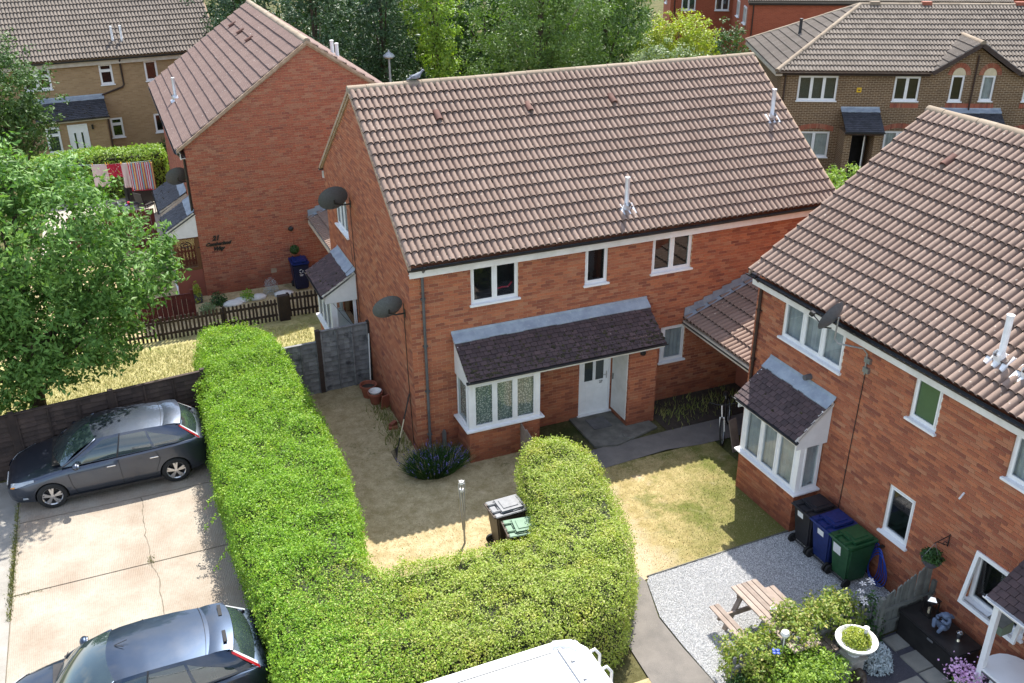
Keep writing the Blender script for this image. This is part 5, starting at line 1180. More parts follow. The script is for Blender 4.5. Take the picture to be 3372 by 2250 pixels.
plants('border_plant', (-3.15, 10.95, 0), 700, .30, .42, .07, 'leaf_deepgreen', 'bushy dark plant at the left foot of the blank gable', group=GP)
plants('border_plant', (-2.25, 10.95, 0), 500, .27, .36, .06, 'leaf_privet', 'mid-green plant below the middle of the blank gable', group=GP)
plants('border_plant', (-1.45, 11.15, 0), 800, .28, .55, .06, 'silver_leaf', 'silvery grass tuft left of the blue bin', group=GP, asp=.15)
plants('border_plant', (-3.55, 10.45, 0), 600, .30, .30, .06, 'leaf_silver', 'pale low mound behind the picket fence', group=GP)
plants('border_plant', (-3.75, 11.35, 0), 420, .17, .75, .07, 'leaf_yellow', 'yellowish upright potted plant beside the porch of house 21', group=GP)
for (x, y, a_) in ((-2.75, 10.75, .35), (-2.45, 10.9, .3), (-1.95, 10.95, .32), (-1.1, 10.9, .34)):
    MB().sphere((x, y, .03), (a_, a_*.7, .10), 9, 5).build('boulder', 'white_stone', None, smooth='all', label='pale flat boulder in the bed below the gable, %s' % {-2.75: 'leftmost of four', -2.45: 'second from left', -1.95: 'third from left', -1.1: 'beside the navy bin'}[x], cat='stone', group='boulders in the gable bed')
# shrubs on the low fence, bottom right
def rw(x, y, z=0): v = wm(rh) @ Vector((x, y, z)); return (v.x, v.y, v.z)
GS = 'climbing shrubs on the low picket fence'
for (x, y, lob, n_, lb, mt) in ((5.45, -2.05, [(0, 0, .72, .5, .45, .45), (.3, .05, .5, .4, .4, .45)], 5200, 'leafy climbing rose on the low fence nearest the wall', 'leaf_rose'), (5.5, -2.95, [(0, 0, .75, .5, .5, .42), (0, .1, .45, .5, .5, .45)], 5200, 'leafy climbing rose in the middle of the low fence', 'leaf_rose'),
                            (5.62, -3.85, [(0, 0, .62, .5, .5, .42), (0, .1, .35, .45, .45, .4)], 5200, 'yellow-green climber beside the picnic bench seat', 'leaf_rose'), (6.35, -3.25, [(0, 0, .48, .75, .6, .42), (-.3, -.3, .4, .5, .5, .35)], 7500, 'low bright green mound at the bottom edge beside the urn', 'leaf_lime')):
    t = tree('climbing_shrub', rw(x, y), lob, n_, .065, mt, lb, trunk=.025, clump=.16, group=GS, cat='shrub', shell=.25, per=22)
plants('clematis', rw(5.55, -1.25), 900, .30, 1.0, .08, 'leaf_deepgreen', 'dark green clematis with white blooms at the fence panel end', 'plant')
b = MB(T(*rw(5.5, -1.35, 1.0)))
for k in range(7):
    cx, cy, cz = random.uniform(-.2, .2), random.uniform(-.2, .2), random.uniform(-.12, .12)
    for j in range(5): a = j*1.257; b.add([(cx, cy, cz), (cx+.05*math.cos(a-.35), cy+.05*math.sin(a-.35), cz+.01), (cx+.075*math.cos(a), cy+.075*math.sin(a), cz), (cx+.05*math.cos(a+.35), cy+.05*math.sin(a+.35), cz+.01)], [(0, 1, 2, 3)])
b.build('clematis_bloom', 'white_paint', None, label='open white clematis flowers at the fence panel end', cat='flowers', kind='stuff')
plants('silver_plant', rw(6.2, -1.62), 1500, .28, .48, .08, 'silver_leaf', 'silver-leaved plant spilling beside the white urn', asp=.35)
plants('box_ball', rw(5.85, -4.25), 1300, .24, .55, .05, 'leaf_deepgreen', 'small dark conifer at the gravel corner by the path', 'plant')
fl = plants('phlox', rw(7.4, -.98), 500, .28, .55, .09, 'leaf_privet', 'pink phlox in bloom below the porch post', 'flowers')
Pq = rng.normal(0, .12, (420, 3))*np.array([1.2, 1.2, .5])+np.array([0, 0, .68]); link('blooms', leaf_mesh('blooms', Pq, rng.normal(0, .4, Pq.shape)+np.array([0, 0, 1]), .045, 'pink_flower', .9), fl)['kind'] = 'stuff'
# ================================================================ fences
def board_fence(name, p, q, h, npan, mat, label, boards=13, cap=True, post='wood_dark', group=None, bh=None, horizontal=True, battens=4, cat='fence', heights=None):
    p, q = Vector((*p, 0)), Vector((*q, 0)); d = q-p; L = d.length; ang = math.atan2(d.y, d.x)
    R = empty(name, p, ang, label=label, cat=cat, group=group); pl = L/npan
    for k in range(npan):
        hh = heights[k] if heights else h; g = hh/boards
        for i in range(boards):
            me_ = MB(); x0, x1 = k*pl+.05, (k+1)*pl-.05; ns = 10
            for j in range(ns):                        # wavy-edged lap board
                xa, xb = x0+(x1-x0)*j/ns, x0+(x1-x0)*(j+1)/ns
                za, zb = i*g+.01*math.sin(xa*9+i*2.1), i*g+.01*math.sin(xb*9+i*2.1)
                me_.add([(xa, -.045, za), (xb, -.045, zb), (xb, -.006, i*g+g*1.15), (xa, -.006, i*g+g*1.15), (xa, .0, za), (xb, .0, zb), (xb, .004, i*g+g*1.15), (xa, .004, i*g+g*1.15)], [(0, 1, 2, 3), (4, 7, 6, 5), (0, 4, 5, 1), (3, 2, 6, 7)])
            me_.build('board', mat, R)
        for i in range(battens): x = x0+(x1-x0)*(i+.02)/(battens-1)*.97; MB().box(x, x+.04, -.07, -.046, 0, hh).build('batten', mat, R)
        if cap: MB().box(k*pl+.05, (k+1)*pl-.05, -.055, .03, hh+g*.15, hh+g*.15+.025).build('cap_rail', mat, R)
        MB().box(k*pl-.06, k*pl+.06, -.075, .05, 0, hh+.08).build('post', post, R)
    MB().box(L-.05, L+.05, -.05, .05, 0, (heights[-1] if heights else h)+.08).build('post', post, R)
    return R
board_fence('panel_fence', (-10.6, 2.55), (-4.35, 3.25), 1.55, 3, 'wood_dark', 'dark brown lap panel fence behind the parked car')
board_fence('panel_fence', (-2.75, 3.86), (-.02, 4.0), 1.7, 2, 'wood_grey', 'grey weathered lap panel fence meeting the main house wall', heights=(1.45, 1.72), boards=12)
MB().beam((-.12, 3.8, 0), (-.04, 3.93, 1.45), .03, .015).build('leaning_batten', 'white_paint', None, label='thin white batten leaning at the fence end by the wall', cat='batten')
def pickets(name, p, q, h, mat, label, sp=.115, w=.062, hf=None, rails=(.25, .75), post_every=1.8, group=None, gap_low=0):
    p, q = Vector((*p, 0)), Vector((*q, 0)); d = q-p; L = d.length; R = empty(name, p, math.atan2(d.y, d.x), label=label, cat='fence', group=group)
    b = MB(); b.box(0, w, -.022, 0, gap_low, 1); x = 0
    while x < L:
        hh = hf(x/L) if hf else h; m = MB(); m.box(0, w, -.022, 0, gap_low, hh-.03); m.add([(0, -.022, hh-.03), (w, -.022, hh-.03), (w*.5, -.022, hh), (0, 0, hh-.03), (w, 0, hh-.03), (w*.5, 0, hh)], [(0, 1, 2), (3, 5, 4), (0, 2, 5, 3), (1, 4, 5, 2)])
        o = m.build('picket', mat, R); o.location.x = x+random.uniform(-.006, .006); o.rotation_euler.y = random.uniform(-.02, .02); x += sp
    for r in rails: MB().box(0, L, .0, .035, h*r-.035, h*r+.035).build('rail', mat, R)
    x = 0
    while x <= L+.1: MB().box(x-.04, x+.04, .035, .11, 0, h*.98).build('post', mat, R); x += post_every
    return R
PG = 'picket fences round the yard of house 21'
pickets('picket_fence', (-8.6, 8.85), (-1.62, 8.95), .72, 'wood_dark', 'long dark picket fence across the yard of house 21', group=PG)
pickets('picket_fence', (-1.25, 9.1), (-.12, 9.05), .78, 'wood_dark', 'short dark picket gate section in front of the blue bin', group=PG)
MB().bbox(-1.6, -1.27, 8.82, 9.0, .0, .82, .01).build('fence_box', 'wood_dark', None, label='dark post box at the gap between the picket fences', cat='box')
rf = empty('board_fence', (-6.2, 10.25, 0), 0, label='low red-brown close board fence left of the gable', cat='fence')
for k in range(15): MB().box(k*.147, k*.147+.14, -.02+.008*(k % 2), .0, 0, .78).build('board', 'wood_red', rf)
MB().box(2.2, 2.29, -.05, .05, 0, .92).build('post', 'wood_red', rf); MB().box(0, 2.2, -.03, .01, .78, .81).build('cap_rail', 'wood_red', rf)
rf = empty('board_fence', (-7.4, 17.2, 0), 0, label='dark red board fence beyond the porch of house 21', cat='fence')
for k in range(20): MB().box(k*.147, k*.147+.14, -.02+.008*(k % 2), .0, 0, 1.5).build('board', 'wood_red', rf)
# fence panel beside the right house: pickets rising in a curve to the wall, trellis foot
pa, pb = rw(5.66, -1.2), rw(5.66, -.02)
pickets('curved_fence_panel', pb[:2], pa[:2], 1.0, 'wood_greygreen', 'grey-green picket panel curving up to the right house wall', sp=.074, w=.066, hf=lambda t: 1.42-.52*min(1, t*1.1)**.8, rails=(.3, .62), post_every=1.19)
o_ = MB(); a_ = Vector(pa)-Vector(pb)
MB().beam(tuple(Vector(pb)+Vector((0, .04, .55))), tuple(Vector(pa)+Vector((0, .04, .55))), .02, .36).build('backing_board', 'wood_greygreen', None, label='plain board fixed across the back of the curved fence panel', cat='board')
pickets('low_picket_fence', rw(5.62, -1.25)[:2], rw(5.72, -4.3)[:2], .85, 'wood_grey', 'low weathered picket fence buried in the climbing roses', sp=.12)
gp = empty('timber_gate', (2.27, -.85, 0), -math.pi/2, label='small brown timber panel standing out from the bay wall', cat='gate')
for k in range(6): MB().box(k*.105, k*.105+.1, -.015, .005, .02, .80-.02*(k % 3)).build('board', 'wood_bench', gp)
MB().box(0, .63, .005, .03, .62, .70).build('rail', 'wood_bench', gp)
# ================================================================ wheelie bins
def wheelie(loc, rz, body, lid, label, sticker=None, sc=1.0, group='wheelie bins', logo=False):
    """back (hinge, wheels) faces local -y"""
    R = empty('wheelie_bin', loc, rz, label=label, cat='bin', group=group); R.scale = (sc, sc, sc)
    b = MB(); lo = [(-.21, -.22, .10), (.21, -.22, .10), (.21, .25, .04), (-.21, .25, .04)]; hi = [(-.27, -.31, .93), (.27, -.31, .93), (.27, .33, .93), (-.27, .33, .93)]
    bm = bmesh.new(); vs = [bm.verts.new(v) for v in lo+hi]
    for f in ((3, 2, 1, 0), (4, 5, 6, 7), (0, 1, 5, 4), (1, 2, 6, 5), (2, 3, 7, 6), (3, 0, 4, 7)): bm.faces.new([vs[i] for i in f])
    bmesh.ops.bevel(bm, geom=[e for e in bm.edges], offset=.035, segments=3, affect='EDGES'); me = bpy.data.meshes.new('body'); bm.to_mesh(me); bm.free()
    me.polygons.foreach_set('use_smooth', np.ones(len(me.polygons), dtype=bool)); me.set_sharp_from_angle(angle=.6); link('body', me, R, body)
    b = MB(); b.bbox(-.285, .285, -.325, .345, .925, .955, .012); b.build('rim', body, R, smooth=True)
    b = MB(); b.bbox(-.29, .29, -.33, .36, .957, .985, .012); b.bbox(-.24, .24, -.20, .31, .975, 1.035, .03); b.bbox(-.15, .15, -.12, .22, 1.02, 1.052, .014); b.bbox(-.24, .24, .33, .385, .945, .965, .008)
    for s in (-.13, .13): b.bbox(s-.025, s+.025, -.34, -.16, .975, 1.025, .012)
    b.build('lid', lid, R, smooth=True)
    b = MB(); b.tube([(-.27, -.36, .965), (.27, -.36, .965)], .017, 8)
    for s in (-.2, 0, .2): b.box(s-.02, s+.02, -.37, -.31, .95, .98)
    b.build('handle', body, R, smooth=True)
    for s in (-1, 1):
        w = MB(); w.lathe([(.0, -.025), (.07, -.025), (.10, -.022), (.10, .022), (.07, .025), (0, .025)], 18, (s*.235, -.24, .10), Matrix.Rotation(math.pi/2, 4, 'Y')); w.build('wheel', 'rubber', R, smooth=True)
    MB().tube([(-.22, -.24, .10), (.22, -.24, .10)], .012, 6).build('axle', 'black_metal', R)
    if sticker:
        x, z, w_, h_ = sticker; M = T(0, 0, 0)
        def yb(zz): return -.22-.09*(zz-.10)/.83-.004
        MB().add([(x-w_/2, yb(z), z), (x+w_/2, yb(z), z), (x+w_/2, yb(z+h_), z+h_), (x-w_/2, yb(z+h_), z+h_)], [(0, 1, 2, 3)]).build('sticker', 'sticker', R)
    if logo:
        b = MB(); yl = lambda zz: .25+.08*(zz-.04)/.89+.004
        for k in range(3):
            a = k*2.094+.5; pts = [(.055*math.cos(a+t*.14), yl(.70), .70+.06*math.sin(a+t*.14)) for t in range(11)]; b.tube(pts, .014, 4)
        for k, w_ in enumerate((.12, .09)): b.box(-w_/2, w_/2, yl(.57-k*.035)-.002, yl(.57-k*.035)+.003, .565-k*.035, .58-k*.035)
        b.build('logo', 'sticker', R)
    return R
BG = 'wheelie bins by the right house'
for x, body, lb, st in ((3.07, 'bin_black', 'black wheelie bin next to the bay window', (-.05, .74, .16, .13)), (3.62, 'bin_blue', 'blue wheelie bin between the black and the green one', (.0, .72, .17, .13)), (4.17, 'bin_green', 'dark green wheelie bin nearest the blue hose', (-.08, .62, .20, .22))):
    v = rw(x, -.47); wheelie(v, RA, body, body, lb, st, group=BG)
wheelie((.60, -3.95, 0), -math.pi/2+.04, 'bin_brown', 'bin_grey', 'bin with pale grey lid beside the lawn, behind the hedge', group='wheelie bins behind the hedge')
wheelie((.66, -4.62, 0), -math.pi/2-.12, 'bin_brown', 'bin_palegreen', 'bin with pale green lid tucked into the hedge corner', group='wheelie bins behind the hedge', sc=.95)
wheelie((-.45, 11.25, 0), math.pi, 'bin_navy', 'bin_blue', 'navy blue recycling bin against the gable of house 21', group='recycling bin', logo=True)
# ================================================================ dishes, lamp, pigeon
dish((0, 4.95, 4.70), -math.pi/2, -1.45, 'grey dish on the main gable above the side window', r=(.40, .35), arm=.42)
dish((0, .45, 3.48), -math.pi/2, -1.45, 'grey dish near the front corner of the main house', r=(.36, .31), arm=.36)
dl = dish((-3.4126, 12.6, 3.62), -math.pi/2, -1.4, 'grey dish over the porch of house 21', r=(.36, .32))
R = empty('satellite_dish', rw(3.30, 0, 4.1), RA, label='dark mesh dish on a cranked pole above the right bay', cat='satellite dish', group='satellite dishes on the house walls')
b = MB(); b.tube([(0, -.03, -.15), (0, -.05, .28), (-.05, -.12, .38), (-.33, -.45, .42), (-.40, -.50, .50), (-.36, -.52, .95)], .017, 8); b.box(-.04, .10, -.06, 0, .10, .20); b.box(-.04, .10, -.06, 0, -.10, 0); b.build('pole', 'galv', R, smooth=True)
M = T(-.42, -.55, .90) @ Rz(-1.3) @ Matrix.Rotation(-.35, 4, 'X'); b = MB(M); n = 20
for q, dz in ((0, 0), (.35, .012), (.7, .05), (1, .10)):
    for i in range(n): a = 2*math.pi*i/n; b.v.append((.34*q*math.cos(a), -dz, .30*q*math.sin(a)))
for k in range(3):
    for i in range(n): b.f.append((k*n+i, k*n+(i+1) % n, (k+1)*n+(i+1) % n, (k+1)*n+i))
m_ = len(b.v); b.v += [(x, y+.006, z) for x, y, z in b.v]; b.f += [tuple(reversed([i+m_ for i in f])) for f in b.f]
b.build('reflector', 'dish_grey', R, smooth='all'); b = MB(M); b.tube([(0, .03, -.2), (0, -.1, -.29), (0, -.40, -.22)], .012, 6).bbox(-.04, .04, -.47, -.38, -.26, -.17, .01); b.build('feed_arm', 'black_metal', R)
lp = empty('street_lamp', (6.6, 24.0, 0), 0, label='grey street lamp post with rounded head behind the pigeon', cat='street lamp')
MB().tube([(0, 0, 0), (0, 0, 1.2), (0, 0, 5.0)], [.08, .07, .05], 10).build('post', 'lamp_grey', lp, smooth=True)
MB(T(0, 0, 5.0)).lathe([(.0, .36), (.03, .34), (.05, .26), (.14, .20), (.26, .10), (.27, .05), (.24, .03)], 16).build('lamp_head', 'lamp_grey', lp, smooth=True)
MB(T(0, 0, 5.0)).lathe([(.24, .04), (.17, -.02), (.06, -.04), (0, -.04)], 16).build('lamp_glass', 'white_paint', lp, smooth=True)
pg = empty('pigeon', (1.64, 4.0, 7.865), 0, label='grey wood pigeon standing on the main ridge', cat='pigeon')
b = MB(); n = 12                                        # body as one lofted surface from tail to beak
prof = [(-.25, .03, .012, .03), (-.20, .04, .03, .02), (-.10, .075, .05, .045), (0, .10, .065, .065), (.07, .125, .06, .062), (.11, .165, .036, .038), (.135, .205, .034, .034), (.165, .225, .03, .028), (.185, .222, .012, .012), (.205, .212, .004, .005)]
for (x, z, ry, rz_) in prof:
    for i in range(n): a = 2*math.pi*i/n; b.v.append((x, ry*math.cos(a), z+rz_*math.sin(a)))
for k in range(len(prof)-1):
    for i in range(n): b.f.append((k*n+i, k*n+(i+1) % n, (k+1)*n+(i+1) % n, (k+1)*n+i))
b.f += [tuple(range(n)), tuple(reversed(range((len(prof)-1)*n, len(prof)*n)))]; b.build('body', 'pigeon_grey', pg, smooth='all')
for s in (-1, 1):
    b = MB(); b.tube([(.02, s*.025, .04), (.03, s*.025, -.01)], .006, 5); b.build('leg', 'terracotta', pg)
    b = MB(); b.sphere((-.05, s*.055, .085), (.13, .014, .045), 10, 6); b.build('wing', 'pigeon_grey', pg, smooth='all')
# ================================================================ garden things
rd = empty('rotary_dryer', (-.15, -3.55, 0), 0, label='folded rotary clothes dryer standing on the dry lawn', cat='clothes dryer')
b = MB(); b.tube([(0, 0, 0), (-.01, 0, .55), (-.03, 0, 1.55)], [.022, .022, .018], 8); b.build('pole', 'galv', rd, smooth=True)
for k in range(4):
    a = k*1.571+.4; c, s = math.cos(a), math.sin(a)
    MB().tube([(-.01+.03*c, .03*s, .35), (-.02+.06*c, .06*s, .9), (-.03+.075*c, .075*s, 1.52)], .009, 5).build('arm', 'galv', rd)
b = MB()
for k in range(8): a = k*.785; b.tube([(-.03+.075*math.cos(a), .075*math.sin(a), 1.5-.02*k), (-.02+.04*math.cos(a+.8), .04*math.sin(a+.8), .6+.03*k)], .0025, 4)
b.build('lines', 'white_paint', rd)
for z in (1.32, 1.5): MB(T(-.03, 0, z)).lathe([(.0, -.03), (.045, -.03), (.045, .03), (0, .03)], 12).build('hub', 'white_paint', rd, smooth=True)
def pot(loc, r, h, mat, label, tilt=0, group='terracotta pots by the gable wall', name='plant_pot'):
    R = empty(name, loc, 0, label=label, cat='pot', group=group); R.rotation_euler = (tilt, tilt*.5, 0)
    b = MB(); b.lathe([(0, .0), (r*.65, 0), (r*.92, h*.8), (r*1.05, h*.8), (r*1.05, h), (r*.9, h), (r*.85, h*.75), (0, h*.72)], 20); b.build('pot', mat, R, smooth=True)
    MB().lathe([(r*.84, h*.76), (0, h*.78)], 16).build('soil', 'soil', R); return R
pot((-.33, 3.2, 0), .22, .36, 'terracotta', 'large terracotta pot at the grey fence foot'); p2 = pot((-.26, 2.78, 0), .19, .33, 'terracotta', 'second terracotta pot holding a white-rimmed bowl')
MB(T(-.26, 2.78, .30)).lathe([(0, 0), (.10, .0), (.155, .07), (.165, .07), (.12, -.01)], 18).build('bowl', 'white_paint', None, smooth=True, label='white-rimmed dark bowl sitting in the second pot', cat='bowl')
MB(T(-.10, 2.42, 0) @ Rz(.35) @ Matrix.Rotation(.18, 4, 'X')).bbox(-.14, .14, -.02, .02, 0, .42, .006).build('leaning_tile', 'terracotta', None, label='brown roof tile leaning at the gable wall', cat='tile')
pot((-2.13, -2.55, 0), .14, .22, 'terracotta', 'small terracotta pot half hidden at the inner hedge', group='pot at the hedge')
for (x, y, z, a, lb) in ((-.18, 1.5, 0, .3, 'lower red brick of the small stack by the wall'), (-.22, 1.36, 0, -.1, 'loose red brick beside the small stack by the wall'), (-.19, 1.45, .068, .7, 'top red brick of the small stack by the wall')):
    b = MB(T(x, y, z) @ Rz(a)); b.bbox(-.107, .107, -.051, .051, 0, .066, .004); b.build('loose_brick', 'terracotta', None, label=lb, cat='brick', group='loose bricks by the gable wall')
rk = empty('rake', (-.47, .12, 0), 0, label='leaf rake leaning at the gable corner with black tines', cat='rake')
p0, p1 = Vector((0, 0, .18)), Vector((.44, .25, 1.46))
MB().tube([tuple(p0+(p1-p0)*.22), tuple(p0+(p1-p0)*.55)], .014, 8).build('shaft', 'cream_tex', rk); MB().tube([tuple(p0+(p1-p0)*.55), tuple(p1)], .017, 8).build('grip', 'black_plastic', rk)
MB().tube([tuple(p0), tuple(p0+(p1-p0)*.22)], .014, 8).build('socket', 'black_plastic', rk)
for k in range(11):
    t = (k-5)/5; MB().tube([tuple(p0+Vector((.02, .01, .08))), (-.05, t*.14, .10), (-.10, t*.22, -.0+.03), (-.10, t*.23, .0)], .0055, 4).build('tine', 'black_plastic', rk)
# step slabs, mat and drain at the front door
MB().prism([(3.95, -.005), (5.09, -.005), (5.09, -.86), (5.75, -.86), (5.78, -1.2), (4.5, -1.55), (3.95, -1.4)], 0, .05).build('door_slab', 'concrete_dark', None, kind='structure')
MB().bbox(4.28, 4.78, -.74, -.24, .05, .07, .006).build('doormat', 'grey_plastic', None, label='dark doormat in front of the white door', cat='doormat')
MB(T(4.95, -1.28, .045)).lathe([(0, .03), (.15, .03), (.17, .0)], 18).build('drain_cover', 'concrete_dark', None, smooth=True, label='round grey drain cover at the foot of the pillar', cat='drain cover')
# bicycle leaning in the passage
bk = empty('bicycle', (6.86, -2.45, 0), math.radians(62), label='dark bicycle with white fork beside the right house bay', cat='bicycle')
bk.rotation_euler = (math.radians(-8), 0, math.radians(48))
def wheel_(x):
    b = MB(); b.tube([(x+.335*math.cos(t), 0, .345+.335*math.sin(t)) for t in [2*math.pi*k/28 for k in range(28)]], .022, 6, True); w = b.build('wheel', 'rubber', bk, smooth='all')
    b = MB(); b.tube([(x+.30*math.cos(t), 0, .345+.30*math.sin(t)) for t in [2*math.pi*k/28 for k in range(28)]], .010, 5, True)
    for k in range(14): t = 2*math.pi*k/14; b.tube([(x, .02*(-1)**k, .345), (x+.30*math.cos(t), 0, .345+.30*math.sin(t))], .002, 3)
    b.build('rim', 'galv', w)
wheel_(0); wheel_(1.05)
b = MB(); b.tube([(.22, 0, .85), (.30, 0, .62), (.62, 0, .30), (.66, 0, .42), (.80, 0, .80)], .018, 8); b.tube([(.24, 0, .82), (.79, 0, .78)], .016, 8); b.tube([(.62, 0, .30), (1.05, 0, .345), (.78, 0, .72)], .011, 6); b.build('frame', 'black_metal', bk, smooth=True)
b = MB()
for s in (-.05, .05): b.tube([(0, s, .345), (.10, s, .66)], .016, 8)
b.tube([(.10, -.06, .66), (.10, .06, .66)], .02, 8).tube([(.10, 0, .66), (.19, 0, .95)], .018, 8); b.build('fork', 'white_paint', bk, smooth=True)
b = MB(); b.tube([(.22, -.30, 1.0), (.17, -.1, .97), (.17, .1, .97), (.22, .30, 1.0)], .012, 6); b.build('handlebar', 'black_metal', bk); MB().sphere((.84, 0, .93), (.13, .065, .03), 10, 6).build('saddle', 'black_plastic', bk, smooth='all'); MB().tube([(.80, 0, .78), (.83, 0, .92)], .013, 6).build('seat_post', 'galv', bk)
MB(T(6.98, -2.85, 0) @ Rz(.2) @ Matrix.Rotation(-.3, 4, 'X')).box(-.12, .12, 0, .02, 0, .8).build('leaning_plank', 'wood_bench', None, label='brown board leaning beside the bicycle', cat='plank')
# hose
hz = empty('garden_hose', rw(4.50, -.07, 0), RA, label='coiled blue garden hose hung on the right house wall', cat='hose')
b = MB()
for k in range(6):
    rx, rz_, cx, ph = .12+.022*k, .41-.012*k, .03*(k-2.5)*.6, k*.02
    b.tube([(cx+rx*math.cos(t)*(1+.25*math.sin(t)*-1)+.06*(k-2)*.3, -.02-.016*k, .47-.03*(k % 3)+rz_*math.sin(t)) for t in [2*math.pi*j/24 for j in range(24)]], .0105, 6, True)
b.build('coil', 'hose_blue', hz, smooth='all'); MB().box(-.03, .03, -.07, .05, .84, .87).build('hook', 'black_metal', hz)
# picnic bench
pb_ = empty('picnic_bench', rw(4.95, -2.98), RA, label='brown slatted picnic bench on the gravel', cat='picnic bench')
for k in range(5): MB().bbox(-.78, 1.0, -.275+k*.112, -.275+k*.112+.102, .715, .745, .005).build('table_plank', 'wood_bench', pb_)
for s in (-1, 1):
    for k in range(2): MB().bbox(-.78, 1.0, s*.61-.10+k*.108, s*.61-.002+k*.108, .42, .445, .005).build('seat_plank', 'wood_bench', pb_)
for x in (-.55, .75):
    for s in (-1, 1): MB().beam((x, s*.5, 0), (x, s*.19, .71), .04, .09, (1, 0, 0)).build('leg', 'wood_bench', pb_)
    MB().beam((x+.042, -.70, .385), (x+.042, .70, .385), .04, .09).build('seat_bearer', 'wood_bench', pb_); MB().box(x-.045, x-.02, -.27, .27, .63, .712).build('cross_bar', 'wood_bench', pb_)
MB(T(*rw(5.02, -2.98, .745))).lathe([(0, .0), (.05, 0), (.055, .09), (.05, .09), (.045, .01), (0, .01)], 16).build('candle_jar', 'white_paint', None, smooth=True, label='small white jar standing on the picnic bench', cat='jar')
# hanging basket
hb = empty('hanging_basket', rw(5.80, -.33, 1.45), RA, label='green hanging basket on a black wall bracket', cat='hanging basket')
b = MB(); b.lathe([(0, 0), (.10, .02), (.16, .10), (.18, .18), (.17, .18), (0, .15)], 18); b.build('pot', 'plant_pot', hb, smooth=True)
d = rng.normal(0, 1, (420, 3)); d /= np.linalg.norm(d, axis=1)[:, None]; d[:, 2] = np.abs(d[:, 2]); link('foliage', leaf_mesh('foliage', d*(rng.random((420, 1))**.4)*np.array([.21, .21, .18])+np.array([0, 0, .17]), d, .085, 'leaf_deepgreen', .35, .7), hb)
b = MB(); b.tube([(0, .32, .32), (0, .32, .58)], .010, 6).tube([(0, .32, .56), (0, -.02, .50)], .009, 6).tube([(0, .32, .34), (0, .2, .42), (0, .05, .50)], .008, 6).tube([(0, .30, .4), (0, .24, .46), (0, .18, .42), (0, .24, .38)], .007, 5); b.build('bracket', 'black_metal', hb)
for k in range(3): MB().tube([(.17*math.cos(k*2.1), .17*math.sin(k*2.1), .18), (0, 0, .5)], .003, 4).build('chain', 'galv', hb)
tb = empty('topiary_ball', (-.48, 11.62, 1.22), 0, label='green ball hanging from a black bracket on the gable', cat='topiary')
d = rng.normal(0, 1, (1400, 3)); d /= np.linalg.norm(d, axis=1)[:, None]; link('foliage', leaf_mesh('foliage', d*.15, d, .035, 'leaf_deepgreen', .6, .5), tb); MB().sphere((0, 0, 0), .135, 12, 8).build('core', 'hedge_core', tb)
b = MB(); b.tube([(0, 0, .15), (0, 0, .62)], .004, 4).tube([(0, .16, .60), (0, 0, .66)], .012, 6).sphere((-.03, .10, .70), .085, 10, 7); b.build('bracket', 'black_metal', tb, smooth='all')
# white trough with plants
wt = empty('planter_trough', (-4.15, 12.85, 0), 0, label='white trough with clipped balls along the porch of house 21', cat='planter')
MB().bbox(-.13, .13, -.7, .7, 0, .25, .02).build('trough', 'white_upvc', wt)
for y in (-.35, .3):
    d = rng.normal(0, 1, (300, 3)); d /= np.linalg.norm(d, axis=1)[:, None]; link('ball_plant', leaf_mesh('ball_plant', d*.13+np.array([0, y, .33]), d, .05, 'leaf_dark', .6, .5), wt)
MB().bbox(-3.95, -3.6, 11.25, 11.5, 0, .28, .03).build('plant_pot', 'plant_pot', None, label='dark pot under the yellowish plant beside the porch', cat='pot')
# storage box with ornaments
sb = empty('storage_box', rw(6.35, -.42), RA, label='long black garden storage box against the right house wall', cat='storage box')
MB().bbox(-.62, .62, -.30, .28, 0, .50, .02).build('body', 'black_plastic', sb); MB().bbox(-.65, .65, -.33, .31, .50, .55, .02).build('lid', 'black_plastic', sb); MB().box(.05, .17, -.345, -.33, .47, .50).build('clasp', 'galv', sb)
ln = empty('lantern', rw(6.0, -.33, .55), RA, label='black lantern with silver lid on the storage box', cat='lantern')
b = MB()
for x in (-.09, .09):
    for y in (-.09, .09): b.box(x-.01, x+.01, y-.01, y+.01, 0, .30)
b.box(-.11, .11, -.11, .11, 0, .02).box(-.11, .11, -.11, .11, .30, .32); b.build('frame', 'black_metal', ln); MB().lathe([(.11, .32), (.05, .39), (.0, .40)], 4).build('lid', 'chrome', ln); MB().tube([(0, -.05, .40), (0, -.04, .47), (0, 0, .50), (0, .04, .47), (0, .05, .40)], .006, 5).build('ring', 'black_metal', ln); MB().lathe([(0, .02), (.035, .02), (.035, .12), (0, .12)], 12).build('candle', 'cream_tex', ln)
an = empty('garden_statue', rw(6.40, -.36, .55), RA, label='blue-grey curled-up cherub statue on the storage box', cat='statue')
sk = bpy.data.meshes.new('body'); SV = [(0, 0, .10), (0, -.02, .20), (0, -.04, .27), (-.02, -.07, .36), (-.07, -.12, .10), (-.10, -.20, .22), (-.05, -.24, .07), (.08, -.12, .10), (.10, -.20, .20), (.06, -.26, .05), (-.09, -.05, .25), (-.11, -.15, .24), (-.03, -.19, .27), (.09, -.05, .25), (.11, -.14, .24), (.03, -.19, .28), (.0, .06, .28), (.02, .12, .20)]
SE = [(0, 1), (1, 2), (2, 3), (0, 4), (4, 5), (5, 6), (0, 7), (7, 8), (8, 9), (2, 10), (10, 11), (11, 12), (2, 13), (13, 14), (14, 15), (1, 16), (16, 17)]
SR = [.09, .075, .05, .075, .055, .045, .03, .055, .045, .03, .035, .028, .022, .035, .028, .022, .035, .03]
sk.from_pydata(SV, SE, []); so = link('body', sk, an, 'statue_blue'); md = so.modifiers.new('s', 'SKIN'); so.modifiers.new('u', 'SUBSURF').levels = 1; so.modifiers['u'].render_levels = 2
